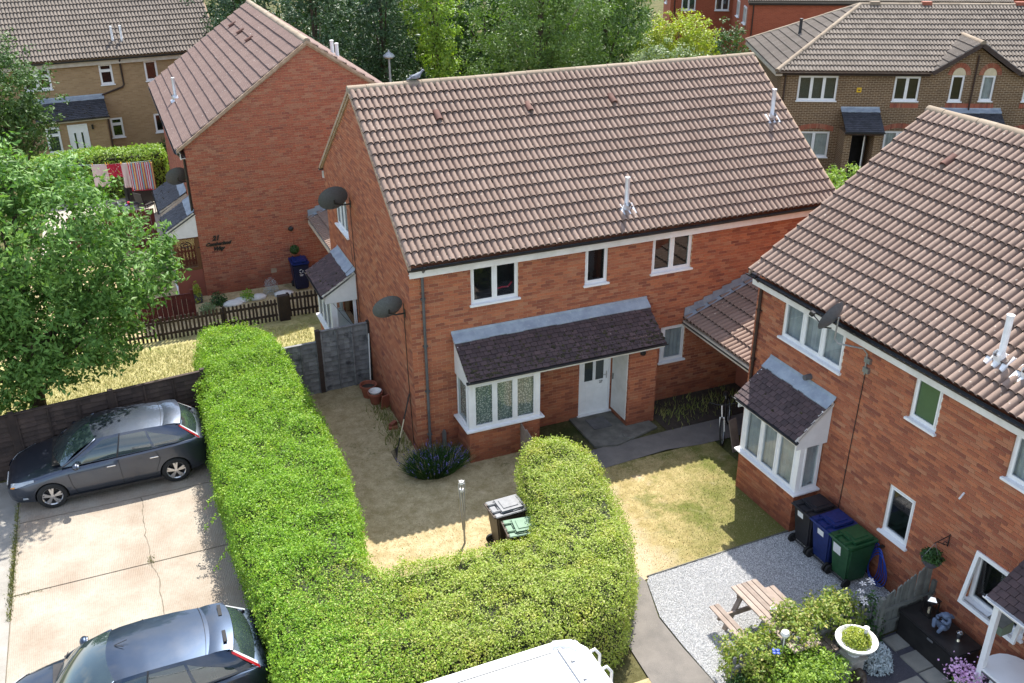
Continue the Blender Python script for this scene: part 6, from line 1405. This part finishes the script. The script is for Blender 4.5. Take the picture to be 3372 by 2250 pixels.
for v, r in zip(sk.skin_vertices[0].data, SR): v.radius = (r, r)
sk.skin_vertices[0].data[0].use_root = True
mg = empty('candle_holder', rw(6.70, -.38, .55), RA, label='silver cup candle holder at the near end of the storage box', cat='candle holder')
MB().lathe([(0, 0), (.045, 0), (.03, .04), (.055, .09), (.06, .17), (.05, .17), (.045, .09), (0, .08)], 16).build('cup', 'chrome', mg, smooth=True)
# urn on pedestal
ur = empty('garden_urn', rw(6.22, -2.22), RA, label='white stone urn planted with bright green on a pedestal', cat='urn')
MB().bbox(-.17, .17, -.17, .17, 0, .07, .01).bbox(-.135, .135, -.135, .135, .07, .50, .01).bbox(-.17, .17, -.17, .17, .50, .56, .012).build('pedestal', 'stone_cast', ur)
MB().lathe([(0, .56), (.10, .56), (.08, .60), (.16, .66), (.29, .80), (.335, .84), (.345, .88), (.30, .89), (.26, .84), (0, .82)], 28).build('bowl', 'white_stone', ur, smooth=True)
d = rng.normal(0, 1, (2600, 3)); d /= np.linalg.norm(d, axis=1)[:, None]; d[:, 2] = np.abs(d[:, 2]); link('foliage', leaf_mesh('foliage', d*(rng.random((2600, 1))**.3)*np.array([.25, .25, .20])+np.array([0, 0, .85]), d+np.array([0, 0, .4]), .035, 'leaf_yellow', .6, .5), ur)
MB(T(.0, .12, .95)).lathe([(0, .0), (.025, 0), (.03, .10), (.05, .12), (.05, .14), (.02, .145), (.02, .135), (0, .135)], 16).build('solar_light', 'white_paint', None, M=wm(ur) @ T(.05, .12, .98), smooth=True, label='small white solar light stuck in the urn planting', cat='solar light')
st = empty('garden_statue', rw(6.52, -2.28), RA, label='dark bronze kneeling figure statue in front of the urn pedestal', cat='statue')
sk = bpy.data.meshes.new('body'); sk.from_pydata([(0, 0, .12), (0, -.02, .28), (.0, -.03, .40), (.0, -.06, .52), (-.1, -.12, .10), (-.1, .05, .05), (.1, -.12, .10), (.1, .05, .05), (-.11, -.03, .36), (-.12, -.12, .26), (.11, -.03, .36), (.12, -.12, .26)], [(0, 1), (1, 2), (2, 3), (0, 4), (4, 5), (0, 6), (6, 7), (2, 8), (8, 9), (2, 10), (10, 11)], [])
so = link('body', sk, st, 'bin_brown'); so.modifiers.new('s', 'SKIN'); so.modifiers.new('u', 'SUBSURF').render_levels = 2
for v, r in zip(sk.skin_vertices[0].data, (.12, .10, .07, .08, .06, .045, .06, .045, .045, .035, .045, .035)): v.radius = (r, r)
sk.skin_vertices[0].data[0].use_root = True
tt = empty('tortoise_ornament', rw(5.98, -2.50), RA, label='pale domed garden ornament beside the pedestal', cat='ornament')
MB().sphere((0, 0, .10), (.20, .15, .13), 14, 8).build('shell', 'white_stone', tt, smooth='all'); MB().sphere((-.23, 0, .12), (.06, .05, .05), 10, 6).build('head', 'white_stone', tt, smooth='all')
pw_ = empty('pinwheel', rw(5.95, -3.66), RA, label='bright blue pinwheel ornament among the climbers', cat='ornament')
MB().tube([(0, 0, 0), (0, 0, .92)], .006, 5).build('stick', 'bark', pw_)
for k in range(4): a = k*1.57; MB(T(0, 0, .92)).add([(0, 0, 0), (.085*math.cos(a), .085*math.sin(a), .03), (.06*math.cos(a+.8), .06*math.sin(a+.8), .005)], [(0, 1, 2)]).sphere((.045*math.cos(a+.3), .045*math.sin(a+.3), .012), (.035, .035, .016), 6, 4).build('vane', 'hose_cyan' if 'hose_cyan' in MATS else 'hose_blue', pw_)
sl_ = empty('solar_lamp', rw(5.80, -3.38), RA, label='white globe solar lamp rising out of the climbers', cat='solar lamp')
MB().tube([(0, 0, 0), (0, 0, 1.02)], .011, 6).build('stick', 'white_paint', sl_); MB().lathe([(0, 1.0), (.05, 1.02), (.075, 1.07), (.06, 1.12), (0, 1.14)], 14).build('globe', 'white_paint', sl_, smooth=True)
# bird box
bb = empty('bird_box', rw(7.40, -.45, 1.40), RA, label='green bird box with round hole beside the porch post', cat='bird box')
MB().yprism([(-.11, 0), (.11, 0), (.11, .24), (-.11, .24)], -.12, .12).build('body', 'bird_green', bb); MB(T(0, -.02, .25) @ Matrix.Rotation(.25, 4, 'X')).box(-.14, .14, -.17, .15, 0, .018).build('roof', 'wood_greygreen', bb); MB(T(0, -.1215, .14)).lathe([(0, 0), (.03, 0)], 14, (0, 0, 0), Matrix.Rotation(math.pi/2, 4, 'X')).build('hole', 'dark_room', bb)
# white table by the porch
wt = empty('garden_table', rw(8.05, -.45), RA, label='white table with rounded end below the porch, bottom right corner', cat='table')
pl_ = [(-.25, -.40), (.9, -.40), (.9, .38), (-.2, .38)]+[(-.2-.45*math.sin(t), .0+.38*math.cos(t)) for t in [math.pi*k/10 for k in range(1, 6)]]+[(-.66, -.2), (-.60, -.40)]
MB().prism(pl_, .82, .88).build('table_top', 'camper_white', wt)
MB().prism([(x*1.012-.0, y*1.02) for x, y in pl_], .80, .835).build('edge_band', 'grey_plastic', wt)
for x in (-.35, .8):
    for y in (-.3, .28): MB().box(x-.03, x+.03, y-.03, y+.03, 0, .80).build('leg', 'white_upvc', wt)
# paving by the storage box
sheet('slate_chippings', [rw(5.70, 0)[:2], rw(5.70, -4.6)[:2], rw(11, -4.6)[:2], rw(11, 0)[:2]], .01, 'slate_chips')
PV = empty('paving', rw(0, 0), RA, kind='structure')
for (x0, x1, y0, y1) in ((5.76, 6.08, -1.06, -.72), (5.76, 6.08, -.70, -.36), (6.10, 6.13, -1, -.5), (6.2, 6.62, -1.08, -.56), (6.64, 7.0, -1.08, -.72), (7.1, 7.6, -1.6, -1.1), (7.62, 8.1, -1.6, -1.1), (6.66, 7.06, -1.62, -1.14)):
    if x1-x0 > .1: MB().bbox(x0, x1, y0, y1, 0, .035, .008).build('paving_slab', 'paving', PV)
# clothes line
cl = empty('clothes_line', (-7.0, 22.75, 1.95), 0, label='pale cord strung before the far hedge', cat='clothes line')
MB().tube([(-1.5, .2, .05), (0, 0, 0), (1.4, -.25, -.05), (2.9, -.6, .02)], .012, 5).build('cord', 'cord', cl)
def towel(x, y, z, w, h, mat, label, rz=-.2, hem=None):
    R = empty('towel', (x, y, z), rz, label=label, cat='towel', group='towels on the clothes line'); b = MB(); n, m = 14, 10
    for j in range(m+1):
        for i in range(n+1):
            u, v = i/n, j/m; b.v.append((u*w, .03*math.sin(u*9+v*2)*v+.015*math.sin(u*21)*v, -h*v))
    b.f = [(j*(n+1)+i, j*(n+1)+i+1, (j+1)*(n+1)+i+1, (j+1)*(n+1)+i) for j in range(m) for i in range(n)]
    for k in range(m*n): pass
    o = b.build('cloth', mat, R, smooth='all')
    so = o.modifiers.new('t', 'SOLIDIFY'); so.thickness = .008
    if hem: MB().box(0, w, -.02, .03, -h-.03, -h).build('hem', hem, R)
    for u in (.1, .9): MB().box(u*w-.01, u*w+.01, -.02, .02, -.04, .06).build('peg', 'yellow_box', R)
    return R
towel(-6.38, 22.62, 1.93, .62, .92, 'cloth_pink', 'pale pink patterned towel, leftmost on the clothes line', hem='bin_green'); towel(-5.80, 22.48, 1.93, .60, .55, 'cloth_red', 'short red spotted towel in the middle of the line'); towel(-5.27, 22.34, 1.93, .28, 1.0, 'cloth_pink', 'narrow pink towel beside the striped one'); towel(-5.02, 22.28, 1.93, .95, 1.12, 'cloth_stripes', 'wide multicoloured striped towel on the clothes line', hem='cloth_red')
tb_ = empty('patio_table', (-5.4, 20.6, 0), 0, label='round dark glass patio table below the towels', cat='table')
MB(T(0, 0, .70)).lathe([(0, .0), (.52, 0), (.54, .015), (.52, .03), (0, .03)], 24).build('table_top', 'table_glass', tb_, smooth=True)
for k in range(4): a = .8+k*1.57; MB().tube([(.42*math.cos(a), .42*math.sin(a), 0), (.36*math.cos(a), .36*math.sin(a), .70)], .014, 6).build('leg', 'black_metal', tb_)
for k, (x, y) in enumerate(((-.2, .2), (.15, .1), (.05, -.2))): MB(T(-5.4+x, 20.6+y, .73)).lathe([(0, 0), (.05, 0), (.055, .10-.02*k), (0, .10-.02*k)], 12).build('cup', ('white_paint', 'cloth_red', 'lavender_flower')[k], None, smooth=True, label=('white cup on the glass patio table', 'red cup on the glass patio table', 'violet cup on the glass patio table')[k], cat='cup')
bq = empty('barbecue', (-4.75, 22.9, 0), .2, label='covered black barbecue beside the porch of house 21', cat='barbecue')
MB().bbox(-.55, .55, -.3, .3, .1, .95, .08).build('cover', 'black_plastic', bq); MB().bbox(-.2, .2, -.28, .22, .9, 1.1, .08).build('hood', 'black_plastic', bq)
for x in (-.4, .4): MB().box(x-.03, x+.03, -.2, .2, 0, .12).build('leg', 'black_metal', bq)
ch = empty('garden_chair', (-4.6, 21.5, 0), 2.2, label='dark slatted garden chair right of the patio table', cat='chair')
MB().box(-.24, .24, -.24, .24, .42, .45).build('seat', 'black_metal', ch); MB(T(0, .24, .45) @ Matrix.Rotation(-.2, 4, 'X')).box(-.24, .24, 0, .03, 0, .5).build('backrest', 'black_metal', ch)
for x in (-.22, .22):
    for y in (-.22, .22): MB().tube([(x, y, 0), (x, y, .43)], .014, 6).build('leg', 'black_metal', ch)
# ================================================================ hatchbacks
def grid_mesh(b, rows):
    n = len(rows[0]); base = len(b.v)
    for r in rows: b.v += [tuple(p) for p in r]
    for j in range(len(rows)-1):
        for i in range(n-1): b.f.append((base+j*n+i, base+j*n+i+1, base+(j+1)*n+i+1, base+(j+1)*n+i))
    return b
def interp(tab, x, k):
    for a, c in zip(tab, tab[1:]):
        if a[0] <= x <= c[0]:
            t = (x-a[0])/(c[0]-a[0]); t = t*t*(3-2*t)*.5+t*.5; return a[k]+(c[k]-a[k])*t
    return tab[-1][k] if x > tab[-1][0] else tab[0][k]
CT = [(0, .50, .50, .52, .34), (.05, .66, .57, .60, .24), (.22, .80, .65, .72, .19), (.6, .88, .765, .825, .17), (1.0, .90, .845, .905, .17), (1.3, .91, .885, .945, .17), (1.8, .915, .905, .95, .17), (2.4, .915, .925, .96, .17), (3.0, .91, .945, .97, .17), (3.5, .905, .965, 1.0, .17), (3.9, .88, .98, 1.02, .18), (4.15, .82, .97, 1.0, .2), (4.28, .74, .90, .92, .26), (4.34, .60, .72, .74, .36)]
def car(loc, paintm, label, slots, rz=0, sc=.966):
    R = empty('parked_car', loc, rz, label=label, cat='car', group='hatchbacks parked on the drive'); R.scale = (sc, sc, sc)
    xs = [0, .03, .08, .15, .25, .4, .55, .7, .85, 1.0, 1.15, 1.3, 1.5, 1.8, 2.1, 2.4, 2.7, 3.0, 3.2, 3.4, 3.55, 3.7, 3.85, 4.0, 4.1, 4.18, 4.25, 4.3, 4.34]
    b = MB(); rings = []
    for x in xs:
        w, zs, zt, zb = (interp(CT, x, k) for k in (1, 2, 3, 4))
        half = [(0, zb), (w*.82, zb), (w*.95, zb+.05), (w*.985, zb+.14), (w, .40), (w*1.0, .52), (w*.992, (.52+zs)/2+.04), (w*.965, zs-.02), (w*.93, zs+.012), (w*.84, zs+(zt-zs)*.5), (w*.62, zs+(zt-zs)*.82), (w*.3, zt), (0, zt)]
        half = [(y, max(z, zb)) for y, z in half]
        rings.append([(x, y, z) for y, z in half]+[(x, -y, z) for y, z in reversed(half[1:-1])])
    def skin(x, k, off=.006):
        r = rings_f(x); y, z = r[int(k)]; y2, z2 = r[min(int(k)+1, 12)]; t = k-int(k)
        return Vector((x, y+(y2-y)*t, z+(z2-z)*t))
    def rings_f(x):
        w, zs, zt, zb = (interp(CT, x, k) for k in (1, 2, 3, 4))
        return [(0, zb), (w*.82, zb), (w*.95, zb+.05), (w*.985, zb+.14), (w, .40), (w*1.0, .52), (w*.992, (.52+zs)/2+.04), (w*.965, zs-.02), (w*.93, zs+.012), (w*.84, zs+(zt-zs)*.5), (w*.62, zs+(zt-zs)*.82), (w*.3, zt), (0, zt)]
    n = len(rings[0])
    for r in rings: b.v += r
    for j in range(len(rings)-1):
        for i in range(n): b.f.append((j*n+i, j*n+(i+1) % n, (j+1)*n+(i+1) % n, (j+1)*n+i))
    b.f += [tuple(reversed(range(n))), tuple(range((len(rings)-1)*n, len(rings)*n))]
    body = link('body', b.mesh('body', paintm, smooth=True), R)
    cut = MB()
    for x in (.89, 3.53):
        for s in (-1, 1): cut.lathe([(0, -.2), (.35, -.2), (.35, .2), (0, .2)], 32, (x, s*.84, .32), Matrix.Rotation(math.pi/2, 4, 'X'))
    co = link('cut', cut.mesh('cut', 'rubber'), R); md = body.modifiers.new('b', 'BOOLEAN'); md.object = co; md.operation = 'DIFFERENCE'; md.solver = 'EXACT'
    me = bpy.data.meshes.new_from_object(body.evaluated_get(bpy.context.evaluated_depsgraph_get())); body.modifiers.clear(); body.data = me; me.name = 'body'
    bpy.data.objects.remove(co)
    me.materials.clear(); me.materials.append(MATS[paintm]); me.polygons.foreach_set('material_index', np.zeros(len(me.polygons), dtype=np.int32))
    me.set_sharp_from_angle(angle=math.radians(35))
    # greenhouse
    Bt = [(0, 1.18, .80, .93), (.18, 1.55, .835, .945), (.46, 2.35, .845, .955), (.73, 3.15, .84, .975), (.9, 3.75, .80, 1.0), (1, 4.08, .74, 1.005)]
    Rt = [(0, 1.98, .61, 1.385), (.18, 2.12, .62, 1.405), (.46, 2.48, .625, 1.425), (.73, 3.02, .615, 1.415), (.9, 3.46, .59, 1.385), (1, 3.70, .565, 1.355)]
    def sp(s, t, off=0):
        B = Vector([interp(Bt, s, k) for k in (1, 2, 3)]); Q = Vector([interp(Rt, s, k) for k in (1, 2, 3)])
        p = B.lerp(Q, t); p.y += .035*math.sin(math.pi*t)+off; return p
    b = MB()
    for sgn in (1, -1): grid_mesh(b, [[(q.x, sgn*q.y, q.z) for q in (sp(s/24, t/5) for s in range(25))] for t in range(6)])
    b.build('cabin_side', paintm, R, smooth='all')
    b = MB(); grid_mesh(b, [[(q.x-.10*(1-(k/6)**2)*(1-s/12*1.3), k/6*q.y, q.z+.055*(1-(k/6)**2)) for k in range(-6, 7)] for s in range(13) for q in (sp(s/12, 1.0),)])
    b.build('roof', paintm, R, smooth='all')
    for sgn in (1, -1):
        for (s0, s1, t0, t1, tap0, tap1, nm) in ((.05, .445, .04, .90, .80, 0, 'side_window'), (.475, .715, .05, .90, 0, 0, 'side_window'), (.745, .93, .10, .88, 0, .72, 'quarter_window')):
            b = MB(); rows = []
            for j in range(7):
                v = j/6; row = []
                for i in range(13):
                    u = i/12; s = s0+(s1-s0)*u; a = t0; c = t1
                    if tap0: c = t0+(t1-t0)*min(1, .12+1.25*u/.62) if u < .62 else t1
                    if tap1: c = t1-(t1-t0)*tap1*u
                    q = sp(s, a+(c-a)*v, .007); row.append((q.x, sgn*q.y, q.z))
                rows.append(row)
            grid_mesh(b, rows); b.build(nm, 'auto_glass', R, smooth='all')
        b = MB(); grid_mesh(b, [[(q.x, sgn*q.y, q.z) for q in (sp(s, t/5, .010) for s in (.447, .473))] for t in range(6)]); b.build('door_pillar', 'black_plastic', R, smooth='all')
    ws = MB(); grid_mesh(ws, [[((1.02+.20*u*u)*(1-v)+(1.88+.10*u*u)*v-.05*math.sin(math.pi*v), (.80*(1-v)+.61*v)*u, (.955-.02*u*u)*(1-v)+(1.44-.05*u*u)*v+.05*math.sin(math.pi*v)) for u in [k/8 for k in range(-8, 9)]] for v in [j/8 for j in range(9)]]); ws.build('windscreen', 'auto_glass', R, smooth='all')
    for s in (1, -1):
        b = MB(); b.tube([tuple(Vector((q.x, s*q.y, q.z))) for q in (sp(0, t/5) for t in range(6))], .026, 6); b.build('windscreen_pillar', paintm, R, smooth='all')
    rw_ = MB(); grid_mesh(rw_, [[((3.76-.06*u*u)*(1-v)+(4.16-.08*u*u)*v+.03*math.sin(math.pi*v), (.55*(1-v)+.66*v)*u, (1.375-.04*u*u)*(1-v)+(1.0)*v+.035*math.sin(math.pi*v)) for u in [k/8 for k in range(-8, 9)]] for v in [j/6 for j in range(7)]]); rw_.build('rear_window', 'auto_glass', R, smooth='all')
    for s in (1, -1):
        b = MB(); grid_mesh(b, [[((3.74)*(1-v)+4.14*v, s*((.55+w_)*(1-v)+(.655+w_*1.5)*v), 1.345*(1-v)+1.005*v-w_*.4+.02) for w_ in (0, .05)] for v in [j/5 for j in range(6)]]); b.build('tail_light', 'lamp_glass', R, smooth='all')
        b = MB(); grid_mesh(b, [[((3.76)*(1-v)+4.16*v, s*((.60+w_)*(1-v)+(.735+w_)*v), 1.325*(1-v)+.985*v-w_*.9+.02) for w_ in (0, .04)] for v in [j/5 for j in range(6)]]); b.build('tail_light_edge', 'red_glass', R, smooth='all')
        hl = MB(); rows = []
        for u in range(9):
            x = .10+.50*u/8; row = []
            for v in range(7):
                k = 6.9+(2.6-1.5*u/8)*v/6; q = skin(x, k); row.append((q.x-.004, s*(q.y+.007), q.z+.008))
            rows.append(row)
        grid_mesh(hl, rows); hl.build('headlight', 'lamp_glass', R, smooth='all')
        ai = MB(); grid_mesh(ai, [[(q.x-.006, s*(q.y+.010), q.z+.009) for q in (skin(.09+.10*u/3, 6.9+.9*v/3) for v in range(4))] for u in range(4)]); ai.build('indicator', 'amber_glass', R, smooth='all')
        b = MB(); b.sphere((1.49, s*.985, 1.0), (.075, .115, .075), 14, 9); b.tube([(1.50, s*.84, .96), (1.50, s*.93, .97)], .025, 6); mir = b.build('mirror', paintm, R, smooth=True); MB().sphere((1.545, s*.985, 1.0), (.03, .095, .06), 12, 8).build('mirror_glass', 'chrome', mir)
        for x in (2.10, 3.02): MB().bbox(x, x+.19, s*.905-.018, s*.905+.018, .775, .80, .008).build('door_handle', 'chrome' if not slots else paintm, R)
        for pts in ([(1.30, .912, .80), (1.34, .918, .50), (1.42, .913, .28)], [(2.36, .916, .92), (2.38, .922, .52), (2.40, .908, .26)], [(3.16, .912, .94), (3.24, .918, .72), (3.12, .91, .42)]):
            MB().tube([(x, s*y, z) for x, y, z in pts], .0045, 4).build('door_gap', 'rubber', R)
        MB().box(1.15, 3.25, s*.905-.012, s*.905+.012, .185, .24).build('sill_trim', 'black_plastic', R)
        MB().box(.30, .42, s*.80-.03, s*.80+.03, .33, .37).build('fog_light', 'lamp_glass', R)
    MB().bbox(-.005, .05, -.42, .42, .36, .48, .012).build('grille', 'black_plastic', R); MB().bbox(-.02, .0, -.26, .26, .40, .51, .004).build('number_plate', 'white_paint', R)
    MB().bbox(4.32, 4.36, -.26, .26, .55, .66, .004).build('number_plate', 'yellow_box', R); MB().bbox(4.2, 4.36, -.72, .72, .30, .42, .03).build('bumper_trim', 'black_plastic', R)
    MB().box(1.0, 1.16, -.66, .66, .945, .957).build('scuttle', 'black_plastic', R)
    for y in (-.35, .25): MB().tube([(1.05, y, .975), (1.16, y+.22, 1.06), (1.26, y+.46, 1.10)], .008, 4).build('wiper', 'black_plastic', R)
    b = MB(); rows = []
    for x, z in ((3.46, 1.435), (3.58, 1.448), (3.74, 1.440), (3.86, 1.415), (3.87, 1.395), (3.72, 1.375)): rows.append([(x-.07*abs(u)**2.2, u*.60, z-.05*u*u) for u in [k/8 for k in range(-8, 9)]])
    grid_mesh(b, rows); spo = b.build('spoiler', paintm, R, smooth=True)
    if slots:
        for y in (-.33, .33): MB(T(3.70, y, 1.442) @ Matrix.Rotation(.06, 4, 'Y')).bbox(-.025, .035, -.14, .14, -.01, .008, .004).build('vent_slot', 'rubber', spo)
        MB().tube([(2.02, .12, 1.47), (2.16, .0, 1.50)], .006, 5).tube([(2.02, .12, 1.47), (2.22, .12, 1.52)], .006, 5).build('aerial', 'black_metal', R)
    MB().tube([(3.42-.05*abs(u)*abs(u), u*.60, 1.452-.05*u*u) for u in [k/8 for k in range(-8, 9)]], .004, 4).build('tailgate_gap', 'rubber', R)
    for x in (.89, 3.53):
        for s in (1, -1):
            MB(T(x, s*.60, .32)).lathe([(0, -.02), (.34, -.02), (.34, .04), (0, .04)], 20, (0, 0, 0), Matrix.Rotation(math.pi/2, 4, 'X')).build('wheel_well', 'rubber', R)
            RM = T(x, s*.80, .315) @ Matrix.Rotation(-s*math.pi/2, 4, 'X')
            w = MB(RM); w.lathe([(.205, -.10), (.29, -.105), (.312, -.08), (.315, 0), (.312, .08), (.29, .103), (.225, .108), (.215, .09)], 32); wh = w.build('wheel', 'rubber', R, smooth=True)
            w = MB(RM); w.lathe([(.222, .105), (.222, .085), (.20, .07), (.20, -.08)], 32)
            for k in range(5):
                a = k*2*math.pi/5+.3
                for da in (-.16, .16):
                    c, q = math.cos(a+da), math.sin(a+da); c0_, q0_ = math.cos(a), math.sin(a)
                    w.beam((.04*c0_, .04*q0_, .095), (.205*c, .205*q, .088), .042, .03)
            w.lathe([(0, .115), (.045, .112), (.055, .09)], 16); w.build('rim', 'alloy', wh, smooth=True)
            MB(RM).lathe([(0, .03), (.2, .03)], 20).build('brake', 'black_metal', wh)
    return R
car((-8.745, 1.92, .018), 'paint_indigo', 'dark indigo hatchback in front of the dark fence', False)
car((-8.66, -5.62, .018), 'paint_navy', 'navy hatchback with slotted roof spoiler at the bottom edge', True)
# ================================================================ camper van roof at the bottom edge
cv = empty('camper_van', (-3.2, -10.45, 0), 0, label='white camper van whose roof fills the bottom edge', cat='camper van'); cv.scale = (1, 1, 1.045)
b = MB(); b.bbox(-3.3, 2.68, -1.12, 1.12, .45, 2.52, .10); b.build('body', 'camper_white', cv, smooth=True)
b = MB(); b.bbox(-3.3, 2.62, -1.06, 1.06, 2.50, 2.58, .03); b.build('roof', 'camper_white', cv, smooth=True)
for s in (-1, 1):
    b = MB(); b.tube([(-2.6, s*1.04, 2.56), (2.25, s*1.04, 2.56)], .065, 12); b.build('roof_rail', 'camper_white', cv, smooth=True)
    MB().bbox(-2.6, 2.2, s*.97-.05, s*.97+.05, 2.57, 2.595, .01).build('rail_channel', 'camper_grey', cv)
b = MB(); b.tube([(2.25, 1.04, 2.56), (2.48, .98, 2.56), (2.60, .80, 2.55), (2.62, 0, 2.55), (2.60, -.80, 2.55), (2.48, -.98, 2.56), (2.25, -1.04, 2.56)], .085, 12); b.build('rear_fairing', 'camper_white', cv, smooth='all')
b = MB(); b.bbox(.95, 1.85, .0, .72, 2.575, 2.60, .01); b.build('hatch_frame', 'camper_white', cv); b = MB(); b.bbox(1.01, 1.79, .06, .66, 2.60, 2.66, .03); b.build('roof_hatch', 'camper_white', cv, smooth=True)
for x, y in ((2.38, .70), (2.38, .35), (1.4, .72)): MB().bbox(x-.04, x+.04, y-.035, y+.035, 2.58, 2.62, .01).build('clip', 'galv', cv)
b = MB(); b.beam((2.30, .95, 2.60), (2.35, -.9, 2.60), .05, .03); b.build('rear_strip', 'camper_grey', cv)
for k, y in enumerate((.80, .45)): 
    MB().tube([(2.62, y, 2.50), (2.78, y, 2.54), (2.86, y, 2.42), (2.86, y, 2.15), (2.86, y, .9)], .022, 8).build('ladder_rail', 'white_upvc', cv, smooth=True)
for k in range(5): MB().tube([(2.86, .45, 1.0+.3*k), (2.86, .80, 1.0+.3*k)], .016, 8).build('rung', 'white_upvc', cv)
for x in (-2.4, 1.5):
    for s in (1, -1):
        w = MB(T(x, s*1.0, .34) @ Matrix.Rotation(-s*math.pi/2, 4, 'X')); w.lathe([(0, .1), (.2, .1), (.31, .10), (.335, .07), (.335, -.1), (0, -.1)], 24); w.build('wheel', 'rubber', cv, smooth=True)
b = MB(); b.box(.2, 1.3, 1.115, 1.128, 1.35, 1.95); b.build('side_window', 'auto_glass', cv); b = MB(); b.box(-1.6, -.4, 1.115, 1.128, 1.35, 1.95); b.build('side_window', 'auto_glass', cv)
